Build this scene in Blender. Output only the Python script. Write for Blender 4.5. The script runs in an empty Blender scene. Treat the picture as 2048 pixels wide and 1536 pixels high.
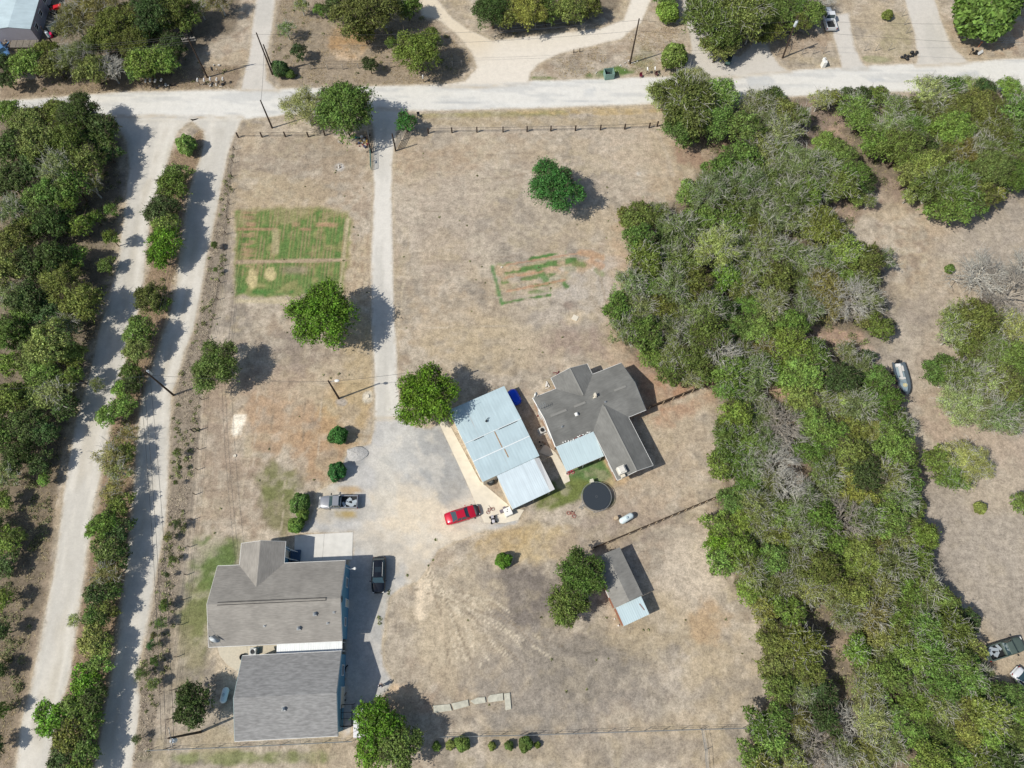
import bpy, bmesh, math, random
import numpy as np
from mathutils import Vector, Matrix
from mathutils.geometry import delaunay_2d_cdt

S = bpy.context.scene
COL = S.collection
# ------------------------------------------------------------------ camera
# survey frame: the drone hovers 100 m above the ground at the origin; a photo point (2048x1536) is turned
# into its real ground position with at(px, py, z)
CX, CY, F, H = 1024.0, 768.0, 1420.0, 100.0
_n = np.array([1010 - CX, -(1345 - CY), -F]); _n /= np.linalg.norm(_n); _up = -_n
_y = np.array([0, 1, 0.]) - _up * _up[1]; _y /= np.linalg.norm(_y); _x = np.cross(_y, _up)
RM = np.array([_x, _y, _up])
def at(px, py, z=0.0):
    d = RM @ np.array([px - CX, -(py - CY), -F]); t = (z - H) / d[2]
    return np.array([d[0] * t, d[1] * t])
def V3(px, py, z=0.0):
    g = at(px, py, z); return Vector((g[0], g[1], z))
def to_px(X, Y, Z=0.0):
    X = np.asarray(X, float); Y = np.asarray(Y, float); Zr = Z - H
    c = [RM[0, i] * X + RM[1, i] * Y + RM[2, i] * Zr for i in range(3)]
    return CX + F * c[0] / -c[2], CY - F * c[1] / -c[2]
cd = bpy.data.cameras.new('camera'); cam = bpy.data.objects.new('camera', cd); COL.objects.link(cam)
cd.sensor_width = 36; cd.lens = F / 2048 * 36; cd.clip_end = 3000; cd.clip_start = 1
M4 = Matrix([list(RM[0]) + [0], list(RM[1]) + [0], list(RM[2]) + [H], [0, 0, 0, 1]])
cam.matrix_world = M4
S.camera = cam
# ------------------------------------------------------------------ light
EL, AZ = math.radians(47.5), math.radians(22.5)      # shadows fall towards AZ
w = bpy.data.worlds.new('World'); S.world = w; w.use_nodes = True
nt = w.node_tree; bg = nt.nodes['Background']
sky = nt.nodes.new('ShaderNodeTexSky'); sky.sky_type = 'NISHITA'; sky.sun_disc = False
sky.sun_elevation = EL; sky.air_density = 1.0; sky.dust_density = 1.2; sky.ozone_density = 1.0
sd = Vector((-math.cos(AZ) * math.cos(EL), -math.sin(AZ) * math.cos(EL), math.sin(EL)))   # towards the sun
sky.sun_rotation = math.atan2(sd.x, sd.y)
nt.links.new(sky.outputs[0], bg.inputs[0]); bg.inputs[1].default_value = 0.11
sl = bpy.data.lights.new('sun', 'SUN'); sl.energy = 4.2; sl.angle = math.radians(0.55); sl.color = (1.0, 0.96, 0.9)
so = bpy.data.objects.new('sun', sl); COL.objects.link(so); so.rotation_euler = sd.to_track_quat('Z', 'Y').to_euler(); so.location = (0, 0, 60)
S.view_settings.view_transform = 'Standard'; S.view_settings.look = 'None'
S.view_settings.exposure = 0.0; S.view_settings.gamma = 1.0
S.render.resolution_x, S.render.resolution_y = 1024, 768
try:
    S.cycles.max_bounces = 4; S.cycles.diffuse_bounces = 2; S.cycles.glossy_bounces = 2; S.cycles.transmission_bounces = 2
    S.cycles.transparent_max_bounces = 4
except Exception: pass

# ------------------------------------------------------------------ helpers
def lin(c):
    c = np.asarray(c, float) / 255.0
    return np.where(c <= 0.04045, c / 12.92, ((c + 0.055) / 1.055) ** 2.4)
KL = np.array([1.10, 1.12, 1.17])      # radiance of a white flat surface in this light: survey colour -> base colour
def alb(c): return np.clip(lin(c) / KL, 0, 0.9)
MATS = {}
def mat(name, rgb, rough=0.7, metal=0.0, spec=0.3, noise=0.0, nscale=4.0, bump=0.0, srgb=True):
    if name in MATS: return MATS[name]
    m = bpy.data.materials.new(name); m.use_nodes = True; t = m.node_tree; b = t.nodes['Principled BSDF']
    c = list(alb(rgb)) + [1] if srgb else list(rgb) + [1]
    b.inputs['Base Color'].default_value = c; b.inputs['Roughness'].default_value = rough
    b.inputs['Metallic'].default_value = metal; b.inputs['Specular IOR Level'].default_value = spec
    if noise > 0:
        tc = t.nodes.new('ShaderNodeTexCoord'); n = t.nodes.new('ShaderNodeTexNoise'); n.inputs['Scale'].default_value = nscale
        n.inputs['Detail'].default_value = 5; t.links.new(tc.outputs['Object'], n.inputs['Vector'])
        r = t.nodes.new('ShaderNodeMapRange'); r.inputs[1].default_value = 0.3; r.inputs[2].default_value = 0.7
        r.inputs[3].default_value = 1 - noise; r.inputs[4].default_value = 1 + noise
        t.links.new(n.outputs[0], r.inputs[0])
        mx = t.nodes.new('ShaderNodeVectorMath'); mx.operation = 'SCALE'; mx.inputs[0].default_value = c[:3]
        t.links.new(r.outputs[0], mx.inputs['Scale']); t.links.new(mx.outputs[0], b.inputs['Base Color'])
        if bump > 0:
            bp = t.nodes.new('ShaderNodeBump'); bp.inputs['Strength'].default_value = bump; bp.inputs['Distance'].default_value = 0.05
            t.links.new(n.outputs[0], bp.inputs['Height']); t.links.new(bp.outputs[0], b.inputs['Normal'])
    MATS[name] = m; return m

def tag(o, label=None, cat=None, group=None, kind=None):
    if label: o['label'] = label
    if cat: o['category'] = cat
    if group: o['group'] = group
    if kind: o['kind'] = kind
    return o
def empty(name, loc, rz=0.0, label=None, cat=None, group=None):
    o = bpy.data.objects.new(name, None); COL.objects.link(o); o.empty_display_size = 0.3
    o.location = (loc[0], loc[1], loc[2] if len(loc) > 2 else 0); o.rotation_euler = (0, 0, rz)
    return tag(o, label, cat, group)
def copy_tree(o, parent=None):
    c = o.copy(); COL.objects.link(c); c.parent = parent
    for ch in [x for x in bpy.data.objects if x.parent == o]: copy_tree(ch, c)
    return c
def mesh_obj(name, me, m, parent=None):
    o = bpy.data.objects.new(name, me); COL.objects.link(o)
    if m is not None and not me.materials: me.materials.append(m)
    if parent: o.parent = parent
    return o

class MB:
    def __init__(s): s.v = []; s.f = []
    def add(s, vs, fs):
        k = len(s.v); s.v += [tuple(x) for x in vs]; s.f += [tuple(i + k for i in q) for q in fs]; return s
    def box(s, c, size, rz=0.0, rot=None, top=1.0):
        a, b, d = size[0] / 2, size[1] / 2, size[2] / 2
        P = [(-a, -b, -d), (a, -b, -d), (a, b, -d), (-a, b, -d), (-a * top, -b * top, d), (a * top, -b * top, d), (a * top, b * top, d), (-a * top, b * top, d)]
        R = rot if rot is not None else Matrix.Rotation(rz, 3, 'Z')
        return s.add([Vector(c) + R @ Vector(p) for p in P], [(0, 3, 2, 1), (4, 5, 6, 7), (0, 1, 5, 4), (1, 2, 6, 5), (2, 3, 7, 6), (3, 0, 4, 7)])
    def rbox(s, c, size, rz=0.0, r=0.1):      # box with rounded vertical corners and a chamfered top
        a, b = size[0] / 2, size[1] / 2; r = min(r, a * .9, b * .9); R = Matrix.Rotation(rz, 3, 'Z'); rings = []
        for z, ins in ((-size[2] / 2, 0), (size[2] / 2 - r * .5, 0), (size[2] / 2, r * .5)):
            ring = []
            for qx, qy, a0 in ((1, 1, 0), (-1, 1, 90), (-1, -1, 180), (1, -1, 270)):
                for t in (0, 30, 60, 90):
                    t2 = math.radians(a0 + t); ring.append(Vector(c) + R @ Vector((qx * (a - r) + (r - ins) * math.cos(t2), qy * (b - r) + (r - ins) * math.sin(t2), z)))
            rings.append(ring)
        return s.loft(rings)
    def loft(s, rings, cap=True):
        n = len(rings[0]); vs = [p for r in rings for p in r]; fs = []
        for i in range(len(rings) - 1):
            for j in range(n):
                fs.append((i * n + j, i * n + (j + 1) % n, (i + 1) * n + (j + 1) % n, (i + 1) * n + j))
        if cap: fs.append(tuple(range(n))[::-1]); fs.append(tuple(range((len(rings) - 1) * n, len(rings) * n)))
        return s.add(vs, fs)
    def tube(s, pts, rad, n=6, cap=True):
        pts = [Vector(p) for p in pts]; rings = []
        if not isinstance(rad, (list, tuple)): rad = [rad] * len(pts)
        for i, p in enumerate(pts):
            d = (pts[min(i + 1, len(pts) - 1)] - pts[max(i - 1, 0)]); d.normalize()
            u = d.cross(Vector((0, 0, 1)) if abs(d.z) < .9 else Vector((1, 0, 0))); u.normalize(); w_ = d.cross(u)
            rings.append([p + (u * math.cos(2 * math.pi * k / n) + w_ * math.sin(2 * math.pi * k / n)) * rad[i] for k in range(n)])
        return s.loft(rings, cap)
    def cyl(s, p0, p1, r, n=12, r2=None): return s.tube([p0, p1], [r, r if r2 is None else r2], n)
    def prism(s, pts, z0, z1):
        n = len(pts); vs = [(p[0], p[1], z0) for p in pts] + [(p[0], p[1], z1) for p in pts]
        return s.add(vs, [tuple(range(n))[::-1], tuple(range(n, 2 * n))] + [(i, (i + 1) % n, n + (i + 1) % n, n + i) for i in range(n)])
    def ball(s, c, r, sz=(1, 1, 1), n=8, m=6):
        vs = []; fs = []
        for i in range(1, m):
            t = math.pi * i / m
            for j in range(n):
                a = 2 * math.pi * j / n; vs.append((c[0] + r * sz[0] * math.sin(t) * math.cos(a), c[1] + r * sz[1] * math.sin(t) * math.sin(a), c[2] + r * sz[2] * math.cos(t)))
        for i in range(m - 2):
            for j in range(n): fs.append((i * n + j, (i + 1) * n + j, (i + 1) * n + (j + 1) % n, i * n + (j + 1) % n))
        k = len(vs); vs += [(c[0], c[1], c[2] + r * sz[2]), (c[0], c[1], c[2] - r * sz[2])]
        for j in range(n): fs.append((k, j, (j + 1) % n)); fs.append((k + 1, (m - 2) * n + (j + 1) % n, (m - 2) * n + j))
        return s.add(vs, fs)
    def torus(s, c, R, r, n=28, m=6, axis='Z', rz=0):
        rings = []
        for i in range(n):
            a = 2 * math.pi * i / n; ring = []
            for j in range(m):
                b = 2 * math.pi * j / m; x = (R + r * math.cos(b)) * math.cos(a); y = (R + r * math.cos(b)) * math.sin(a); z = r * math.sin(b)
                p = Vector((x, y, z)) if axis == 'Z' else Vector((x, z, y))
                ring.append(Vector(c) + Matrix.Rotation(rz, 3, 'Z') @ p)
            rings.append(ring)
        rings.append(rings[0]); return s.loft(rings, False)
    def build(s, name, m, parent=None, smooth=False, bevel=0.0, rec=True):
        me = bpy.data.meshes.new(name); me.from_pydata([tuple(v) for v in s.v], [], s.f); me.update()
        if rec:
            bm = bmesh.new(); bm.from_mesh(me); bmesh.ops.recalc_face_normals(bm, faces=bm.faces)
            if bevel > 0: bmesh.ops.bevel(bm, geom=[e for e in bm.edges if e.calc_length() > bevel * 3], offset=bevel, segments=2, affect='EDGES', clamp_overlap=True)
            bm.to_mesh(me); bm.free()
        if smooth: me.polygons.foreach_set('use_smooth', [True] * len(me.polygons))
        return mesh_obj(name, me, m, parent)
def np_mesh(name, V, Fq, m, parent=None, nv=4, smooth=False):
    me = bpy.data.meshes.new(name); V = np.asarray(V, np.float32); Fq = np.asarray(Fq, np.int32)
    me.vertices.add(len(V)); me.vertices.foreach_set('co', V.ravel()); me.loops.add(Fq.size); me.loops.foreach_set('vertex_index', Fq.ravel())
    me.polygons.add(len(Fq)); me.polygons.foreach_set('loop_start', np.arange(0, Fq.size, nv, dtype=np.int32)); me.polygons.foreach_set('loop_total', np.full(len(Fq), nv, np.int32))
    if smooth: me.polygons.foreach_set('use_smooth', np.ones(len(Fq), bool))
    me.update(calc_edges=True)
    return mesh_obj(name, me, m, parent)

# value noise on world coordinates
def vnoise(X, Y, seed):
    rng = np.random.RandomState(seed); T = rng.rand(256, 256)
    xi = np.floor(X).astype(int); yi = np.floor(Y).astype(int); fx = X - xi; fy = Y - yi
    fx = fx * fx * (3 - 2 * fx); fy = fy * fy * (3 - 2 * fy)
    g = lambda a, b: T[a & 255, b & 255]
    return (g(xi, yi) * (1 - fx) + g(xi + 1, yi) * fx) * (1 - fy) + (g(xi, yi + 1) * (1 - fx) + g(xi + 1, yi + 1) * fx) * fy
def fbm(X, Y, sc, seed, o=4):
    s = 0; a = 1; t = 0
    for i in range(o):
        s = s + a * vnoise(X / sc * 2 ** i + 17.3 * i, Y / sc * 2 ** i - 9.1 * i, seed + i); t += a; a *= .55
    return s / t
def sm(x, a, b):
    t = np.clip((x - a) / (b - a), 0, 1); return t * t * (3 - 2 * t)
def poly_sd(px, py, P):      # signed distance in survey px, positive inside
    P = np.asarray(P, float); d = np.full(px.shape, 1e9); ins = np.zeros(px.shape, bool)
    for i in range(len(P)):
        a = P[i]; b = P[(i + 1) % len(P)]; e = b - a
        wx, wy = px - a[0], py - a[1]; t = np.clip((wx * e[0] + wy * e[1]) / (e @ e + 1e-9), 0, 1)
        d = np.minimum(d, np.hypot(wx - t * e[0], wy - t * e[1]))
        c = ((a[1] > py) != (b[1] > py)); 
        with np.errstate(divide='ignore', invalid='ignore'):
            c &= px < (b[0] - a[0]) * (py - a[1]) / (b[1] - a[1] + 1e-12) + a[0]
        ins ^= c
    return np.where(ins, d, -d)

# ------------------------------------------------------------------ the ground and its roads
ROADS = {
 'main_road': [(-260, 222), (-150, 215), (0, 203), (100, 196), (250, 184), (475, 179), (552, 178), (912, 168), (1024, 163), (1349, 153), (1573, 141), (1723, 132), (1936, 123), (2048, 117), (2300, 106), (2300, 163), (2048, 177), (1761, 185), (1536, 194), (1299, 208), (1024, 217), (824, 222), (574, 228), (480, 240), (290, 241), (200, 238), (0, 227), (-260, 240)],
 'north_lane': [(481, 180), (500, 110), (505, 50), (512, 0), (516, -60), (556, -60), (551, 0), (543, 60), (531, 120), (532, 160), (556, 180)],
 'outer_gravel_lane': [(228, 236), (256, 285), (258, 340), (255, 384), (248, 440), (240, 500), (228, 560), (212, 620), (195, 680), (176, 760), (150, 850), (128, 990), (108, 1150), (88, 1250), (65, 1360), (45, 1440), (32, 1536), (22, 1640), (85, 1640), (95, 1540), (118, 1430), (142, 1340), (152, 1250), (165, 1170), (175, 1090), (188, 1010), (200, 950), (215, 880), (225, 810), (245, 745), (268, 650), (285, 580), (292, 510), (300, 430), (318, 384), (330, 345), (342, 300), (356, 262), (372, 248), (400, 236)],
 'inner_gravel_lane': [(380, 238), (408, 262), (410, 290), (400, 320), (388, 350), (375, 400), (362, 500), (352, 580), (338, 640), (316, 700), (300, 750), (285, 800), (275, 870), (270, 960), (262, 1050), (252, 1150), (243, 1200), (235, 1290), (218, 1380), (205, 1450), (190, 1536), (182, 1640), (252, 1640), (262, 1536), (274, 1460), (280, 1400), (274, 1360), (278, 1320), (292, 1270), (304, 1200), (314, 1130), (330, 1050), (336, 960), (338, 860), (341, 790), (352, 760), (370, 700), (385, 660), (400, 590), (412, 520), (428, 440), (440, 384), (455, 310), (466, 275), (484, 236)],
 'driveway': [(735, 221), (745, 250), (748, 300), (749, 384), (745, 480), (742, 560), (744, 640), (748, 700), (750, 760), (749, 845), (806, 845), (798, 800), (795, 770), (792, 700), (788, 640), (785, 560), (783, 384), (783, 330), (788, 290), (796, 250), (812, 221)],
 'gravel_yard': [(749, 840), (744, 890), (725, 895), (700, 900), (688, 930), (690, 962), (660, 970), (636, 985), (630, 1015), (620, 1040), (598, 1066), (706, 1064), (705, 1112), (696, 1130), (693, 1200), (690, 1290), (688, 1400), (684, 1480), (700, 1470), (706, 1440), (735, 1420), (768, 1388), (786, 1362), (768, 1330), (762, 1290), (766, 1240), (778, 1195), (800, 1175), (835, 1160), (858, 1130), (875, 1098), (915, 1080), (960, 1064), (1000, 1056), (1036, 1046), (1040, 1030), (1008, 1042), (968, 1044), (950, 1000), (937, 973), (908, 908), (879, 849), (862, 856), (830, 856), (806, 838)],
 'caliche_drive': [(880, 172), (930, 162), (955, 135), (945, 105), (915, 70), (880, 40), (845, 30), (838, 0), (836, -60), (872, -60), (873, 0), (905, 38), (940, 62), (985, 82), (1020, 78), (1100, 68), (1200, 58), (1248, 40), (1262, 0), (1268, -60), (1318, -60), (1302, 0), (1282, 45), (1240, 78), (1180, 92), (1120, 108), (1080, 125), (1060, 145), (1056, 168)],
 'concrete_drive': [(1372, 156), (1368, 140), (1384, 100), (1376, 60), (1366, 20), (1362, -60), (1388, -60), (1392, 20), (1404, 60), (1420, 90), (1440, 108), (1480, 112), (1512, 80), (1534, 84), (1545, 112), (1560, 130), (1580, 143)],
 'side_driveway': [(1684, 138), (1680, 120), (1668, 70), (1664, 30), (1700, 25), (1702, 60), (1712, 100), (1722, 122), (1733, 135)],
 'north_east_lane': [(1832, 130), (1836, 115), (1828, 60), (1812, 10), (1795, -60), (1850, -60), (1868, 0), (1885, 50), (1905, 95), (1940, 125)],
}
TAN, GRY, STRAW, RED, GRN = (180, 167, 147), (153, 143, 129), (188, 172, 138), (176, 150, 122), (100, 126, 78)
ROADC, CRM, GRV, LITTER = (222, 220, 213), (220, 206, 182), (173, 173, 171), (124, 112, 94)
# ellipse patches: x, y, rx, ry, rotation, colour, opacity, softness
EL_P = [
 (1010, 1190, 115, 66, 0, (130, 121, 112), .95, .5), (1110, 1370, 200, 90, 0, (154, 145, 133), .75, .6), (1190, 1330, 100, 66, 0, (136, 128, 116), .6, .6), (980, 1330, 80, 60, 0, (156, 146, 132), .5, .7), (1040, 1440, 120, 20, 0, (150, 142, 130), .6, .7), (1200, 1500, 200, 30, 0, (158, 148, 134), .5, .8), (560, 700, 60, 40, 0, (146, 136, 124), .5, .8), (500, 460, 20, 20, 0, (150, 150, 110), .2, .8), (1130, 1100, 60, 30, 20, (156, 142, 128), .5, .8), (1260, 1010, 80, 30, -20, (160, 146, 132), .5, .8),
 (1385, 1150, 70, 85, 0, (203, 188, 166), .75, .6), (905, 1230, 90, 110, 20, (193, 177, 150), .7, .6), (850, 1185, 22, 50, 10, (222, 204, 176), .9, .4),
 (1320, 1250, 90, 60, 0, (184, 166, 133), .5, .7), (1440, 1340, 80, 110, 0, (190, 172, 142), .5, .7), (1420, 1240, 40, 40, 0, (180, 148, 108), .5, .8),
 (1080, 1090, 70, 38, -15, (196, 174, 132), .75, .6), (1000, 1085, 60, 26, -15, (186, 160, 112), .6, .6), (1230, 1060, 120, 40, -20, (160, 145, 130), .55, .6),
 (1320, 960, 90, 60, -20, (190, 170, 142), .5, .6), (1370, 880, 60, 60, 0, (186, 168, 142), .5, .7), (1245, 880, 30, 60, -25, (190, 164, 134), .4, .6),
 (1330, 780, 75, 35, -22, (178, 142, 114), .8, .5), (1275, 735, 60, 26, -22, (172, 142, 120), .6, .5), (1235, 620, 22, 160, 0, (194, 168, 140), .6, .7), (1370, 820, 60, 20, -22, (176, 136, 106), .5, .7),
 (1000, 400, 150, 110, 0, (176, 163, 146), .4, .8), (880, 450, 80, 160, 0, (186, 170, 150), .4, .8), (1120, 620, 110, 70, 0, (192, 180, 164), .5, .8), (1180, 560, 60, 50, 0, (186, 178, 168), .5, .7),
 (900, 650, 90, 70, 0, (190, 170, 140), .45, .7), (980, 690, 130, 50, 0, (188, 170, 138), .5, .7), (1120, 700, 80, 40, 0, (182, 164, 144), .4, .8), (1150, 680, 60, 30, 0, (150, 130, 118), .5, .8), (1240, 300, 90, 80, 0, (196, 180, 158), .5, .8),
 (1040, 300, 160, 22, 0, (182, 164, 136), .4, .8), (860, 320, 80, 26, 0, (172, 148, 120), .4, .8), (590, 320, 110, 36, 0, (160, 146, 128), .6, .7), (560, 380, 110, 30, 0, (184, 166, 134), .5, .7), (680, 340, 60, 50, 0, (166, 148, 124), .4, .8),
 (520, 800, 90, 80, 0, (176, 156, 136), .5, .8), (570, 850, 80, 60, 20, (184, 150, 112), .5, .8), (700, 820, 50, 60, 10, (188, 160, 112), .6, .7), (430, 860, 24, 90, 0, (158, 140, 122), .5, .7), (480, 930, 60, 18, 0, (176, 150, 128), .5, .7), (600, 780, 50, 24, 0, (192, 172, 144), .5, .6), (540, 760, 60, 22, 0, (166, 146, 126), .5, .7), (640, 905, 60, 60, 0, (180, 146, 110), .5, .7), (620, 700, 90, 40, 0, (150, 136, 124), .4, .8), (716, 720, 30, 110, 0, (186, 166, 128), .6, .7),
 (500, 990, 70, 70, 0, (150, 132, 112), .5, .8), (450, 980, 40, 120, 0, (164, 148, 128), .4, .8), (560, 960, 40, 36, 0, (116, 124, 78), .55, .8), (556, 1010, 30, 50, 0, (116, 122, 76), .5, .8), (430, 1130, 44, 60, 0, (104, 122, 76), .8, .7), (400, 1200, 34, 80, 10, (104, 118, 68), .6, .8), (470, 1095, 30, 26, 0, (100, 118, 66), .5, .8), (385, 1280, 24, 90, 5, (120, 122, 80), .5, .8),
 (500, 1515, 160, 14, 0, (122, 130, 84), .7, .7), (350, 1330, 40, 60, 0, (168, 154, 126), .4, .8), (410, 1480, 60, 20, 0, (176, 160, 130), .5, .8), (460, 1320, 36, 40, 0, (204, 186, 158), .7, .5),
 (1190, 948, 66, 34, -22, (98, 124, 76), .95, .45), (1120, 985, 56, 24, -18, (112, 122, 70), .85, .6), (1208, 1000, 20, 12, 0, (104, 116, 66), .5, .8), (1232, 925, 20, 34, -25, (208, 180, 136), .8, .5), (1232, 962, 34, 12, -25, (196, 168, 128), .6, .6),
 (1085, 224, 52, 5, 0, (94, 122, 64), .9, .5), (1010, 228, 120, 6, 0, (146, 142, 92), .7, .6), (900, 231, 80, 5, 0, (160, 152, 96), .6, .6), (1215, 148, 46, 12, -8, (96, 122, 66), .85, .6), (1085, 157, 30, 5, 0, (90, 118, 62), .9, .5), (1752, 119, 26, 7, 5, (92, 122, 66), .9, .5), (1290, 115, 26, 26, 0, (120, 130, 84), .5, .8),
 (1000, 243, 380, 12, 0, (176, 158, 124), .5, .8), (1180, 222, 160, 7, 0, (188, 164, 116), .7, .6), (1130, 100, 90, 30, 0, (168, 150, 126), .5, .8), (1310, 60, 40, 60, 0, (176, 158, 134), .5, .8),
 (690, 107, 28, 12, 0, (206, 182, 152), .7, .7), (690, 80, 40, 24, 0, (178, 142, 96), .7, .7), (590, 60, 60, 60, 0, (146, 134, 114), .5, .8), (900, 130, 50, 20, 0, (150, 136, 112), .5, .8),
 (1770, 60, 50, 80, 0, (190, 174, 146), .6, .8), (1800, 70, 30, 40, 0, (156, 148, 112), .5, .8), (1950, 80, 60, 40, 20, (174, 154, 126), .6, .8), (2010, 60, 60, 30, 0, (184, 146, 112), .5, .8), (1600, 90, 70, 30, 0, (164, 142, 118), .6, .8), (1640, 120, 60, 14, 0, (184, 170, 138), .5, .8),
 (1640, 250, 60, 44, 0, (150, 130, 116), .9, .5), (1670, 275, 30, 24, 0, (178, 152, 130), .7, .6), (1600, 260, 30, 30, 0, (120, 108, 100), .6, .7), (1400, 300, 60, 26, 0, (160, 134, 112), .8, .6), (1770, 380, 30, 30, 0, (160, 140, 124), .7, .6),
 (1630, 1060, 0.1, 0.1, 0, TAN, 0, 1), (1590, 780, 44, 26, 0, (186, 156, 132), .9, .5), (1690, 690, 60, 26, 15, (176, 148, 128), .85, .5), (1590, 950, 30, 40, 0, (176, 150, 130), .8, .6), (1700, 1300, 34, 22, 0, (176, 154, 132), .7, .6), (1790, 1300, 30, 20, 0, (170, 150, 128), .6, .6), (1800, 1480, 40, 20, -20, (176, 158, 134), .6, .6),
 (1700, 410, 60, 30, 0, (172, 148, 128), .8, .6), (1890, 440, 50, 30, 0, (190, 170, 144), .7, .6), (2000, 470, 90, 60, 0, (170, 158, 144), .5, .8), (1830, 630, 50, 60, 0, (150, 140, 128), .5, .8), (1850, 640, 14, 14, 0, (110, 102, 96), .6, .8), (1970, 880, 90, 40, 20, (190, 166, 142), .6, .7), (1880, 830, 40, 40, 0, (176, 148, 124), .6, .7), (1980, 1100, 90, 100, 0, (170, 160, 146), .5, .8), (2000, 980, 60, 40, 0, (194, 176, 150), .6, .7), (1880, 1020, 50, 60, 0, (156, 144, 130), .5, .8),
 (1350, 440, 0.1, .1, 0, TAN, 0, 1), (820, 250, 20, 22, 0, (130, 120, 108), .6, .7), (1150, 636, 16, 16, 0, (200, 182, 152), .6, .8), (1140, 612, 14, 9, 0, (140, 122, 108), .6, .8),
 (477, 850, 18, 28, 8, (206, 186, 158), .7, .5), (470, 912, 9, 9, 0, (196, 180, 160), .7, .4), (679, 335, 13, 9, 0, (188, 184, 178), .9, .4), (736, 795, 11, 12, 0, (206, 198, 180), .8, .5), (684, 805, 10, 8, 0, (176, 168, 158), .7, .5), (1003, 535, 9, 8, 0, (204, 184, 166), .9, .4), (1278, 347, 5, 4, 0, (206, 200, 188), .8, .5),
 (640, 1385, 0.1, .1, 0, TAN, 0, 1), (790, 1385, 36, 18, 0, (214, 186, 152), .85, .5), (830, 1400, 60, 30, 0, (170, 146, 122), .5, .8),
]
EL_Y = [      # on top of the gravel yard
 (850, 1015, 95, 66, 0, CRM, 1, .5), (830, 1080, 90, 60, 0, CRM, 1, .5), (930, 1060, 70, 22, -20, CRM, 1, .5), (640, 1000, 30, 40, 0, (214, 198, 168), .8, .6), (760, 1080, 60, 26, 0, (200, 192, 178), .7, .6), (830, 960, 60, 30, 10, (202, 194, 180), .6, .7),
 (862, 905, 66, 56, 0, (172, 172, 170), .95, .5), (905, 975, 36, 36, -25, (160, 160, 158), .85, .6), (890, 880, 34, 40, 20, (158, 158, 157), .7, .6), (835, 870, 26, 26, 0, (178, 178, 176), .6, .6), (800, 890, 40, 50, 0, (204, 202, 196), .7, .6), (712, 912, 24, 20, 0, (158, 158, 156), .8, .4), (705, 1025, 60, 16, 0, (176, 172, 164), .7, .6), (770, 960, 18, 60, 0, (196, 193, 184), .6, .7),
 (730, 1250, 40, 130, 0, (182, 180, 175), .9, .4), (765, 1170, 24, 60, 0, (188, 184, 172), .7, .6), (700, 980, 24, 8, 0, (190, 158, 108), .8, .5), (690, 1029, 20, 8, 0, (176, 154, 96), .9, .5),
 (845, 1160, 30, 40, 0, (216, 198, 168), .9, .5), (690, 1475, 14, 20, 0, (204, 184, 158), .8, .6),
]
FOREST = [[(-200, 232), (120, 235), (225, 250), (245, 330), (240, 440), (228, 540), (200, 640), (170, 760), (140, 860), (118, 960), (105, 1100), (70, 1250), (40, 1400), (0, 1536), (-40, 1640), (-300, 1640)],
 [(1330, 260), (1450, 200), (1600, 190), (2048, 190), (2400, 200), (2400, 420), (2040, 380), (1960, 430), (1880, 440), (1820, 390), (1740, 380), (1700, 480), (1770, 500), (1770, 600), (1790, 660), (1740, 720), (1780, 760), (1800, 850), (1840, 960), (1860, 1050), (1880, 1180), (1960, 1280), (2000, 1350), (2400, 1400), (2400, 1700), (1500, 1700), (1490, 1480), (1540, 1380), (1510, 1220), (1420, 1130), (1430, 1000), (1460, 960), (1440, 880), (1430, 760), (1330, 770), (1240, 690), (1220, 600), (1260, 520), (1250, 430), (1340, 400), (1430, 320)],
 [(-200, -60), (100, -60), (480, -60), (480, 60), (380, 130), (200, 160), (40, 160), (-200, 190)], [(960, -60), (1250, -60), (1235, 20), (1150, 60), (1000, 70), (960, 40)], [(1395, -60), (1660, -60), (1640, 40), (1560, 80), (1500, 70), (1450, 120), (1420, 100)]]
GREEN_PLOTS = [[(472, 424), (500, 420), (600, 416), (696, 424), (702, 440), (696, 520), (684, 585), (560, 592), (472, 590)]]

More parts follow.
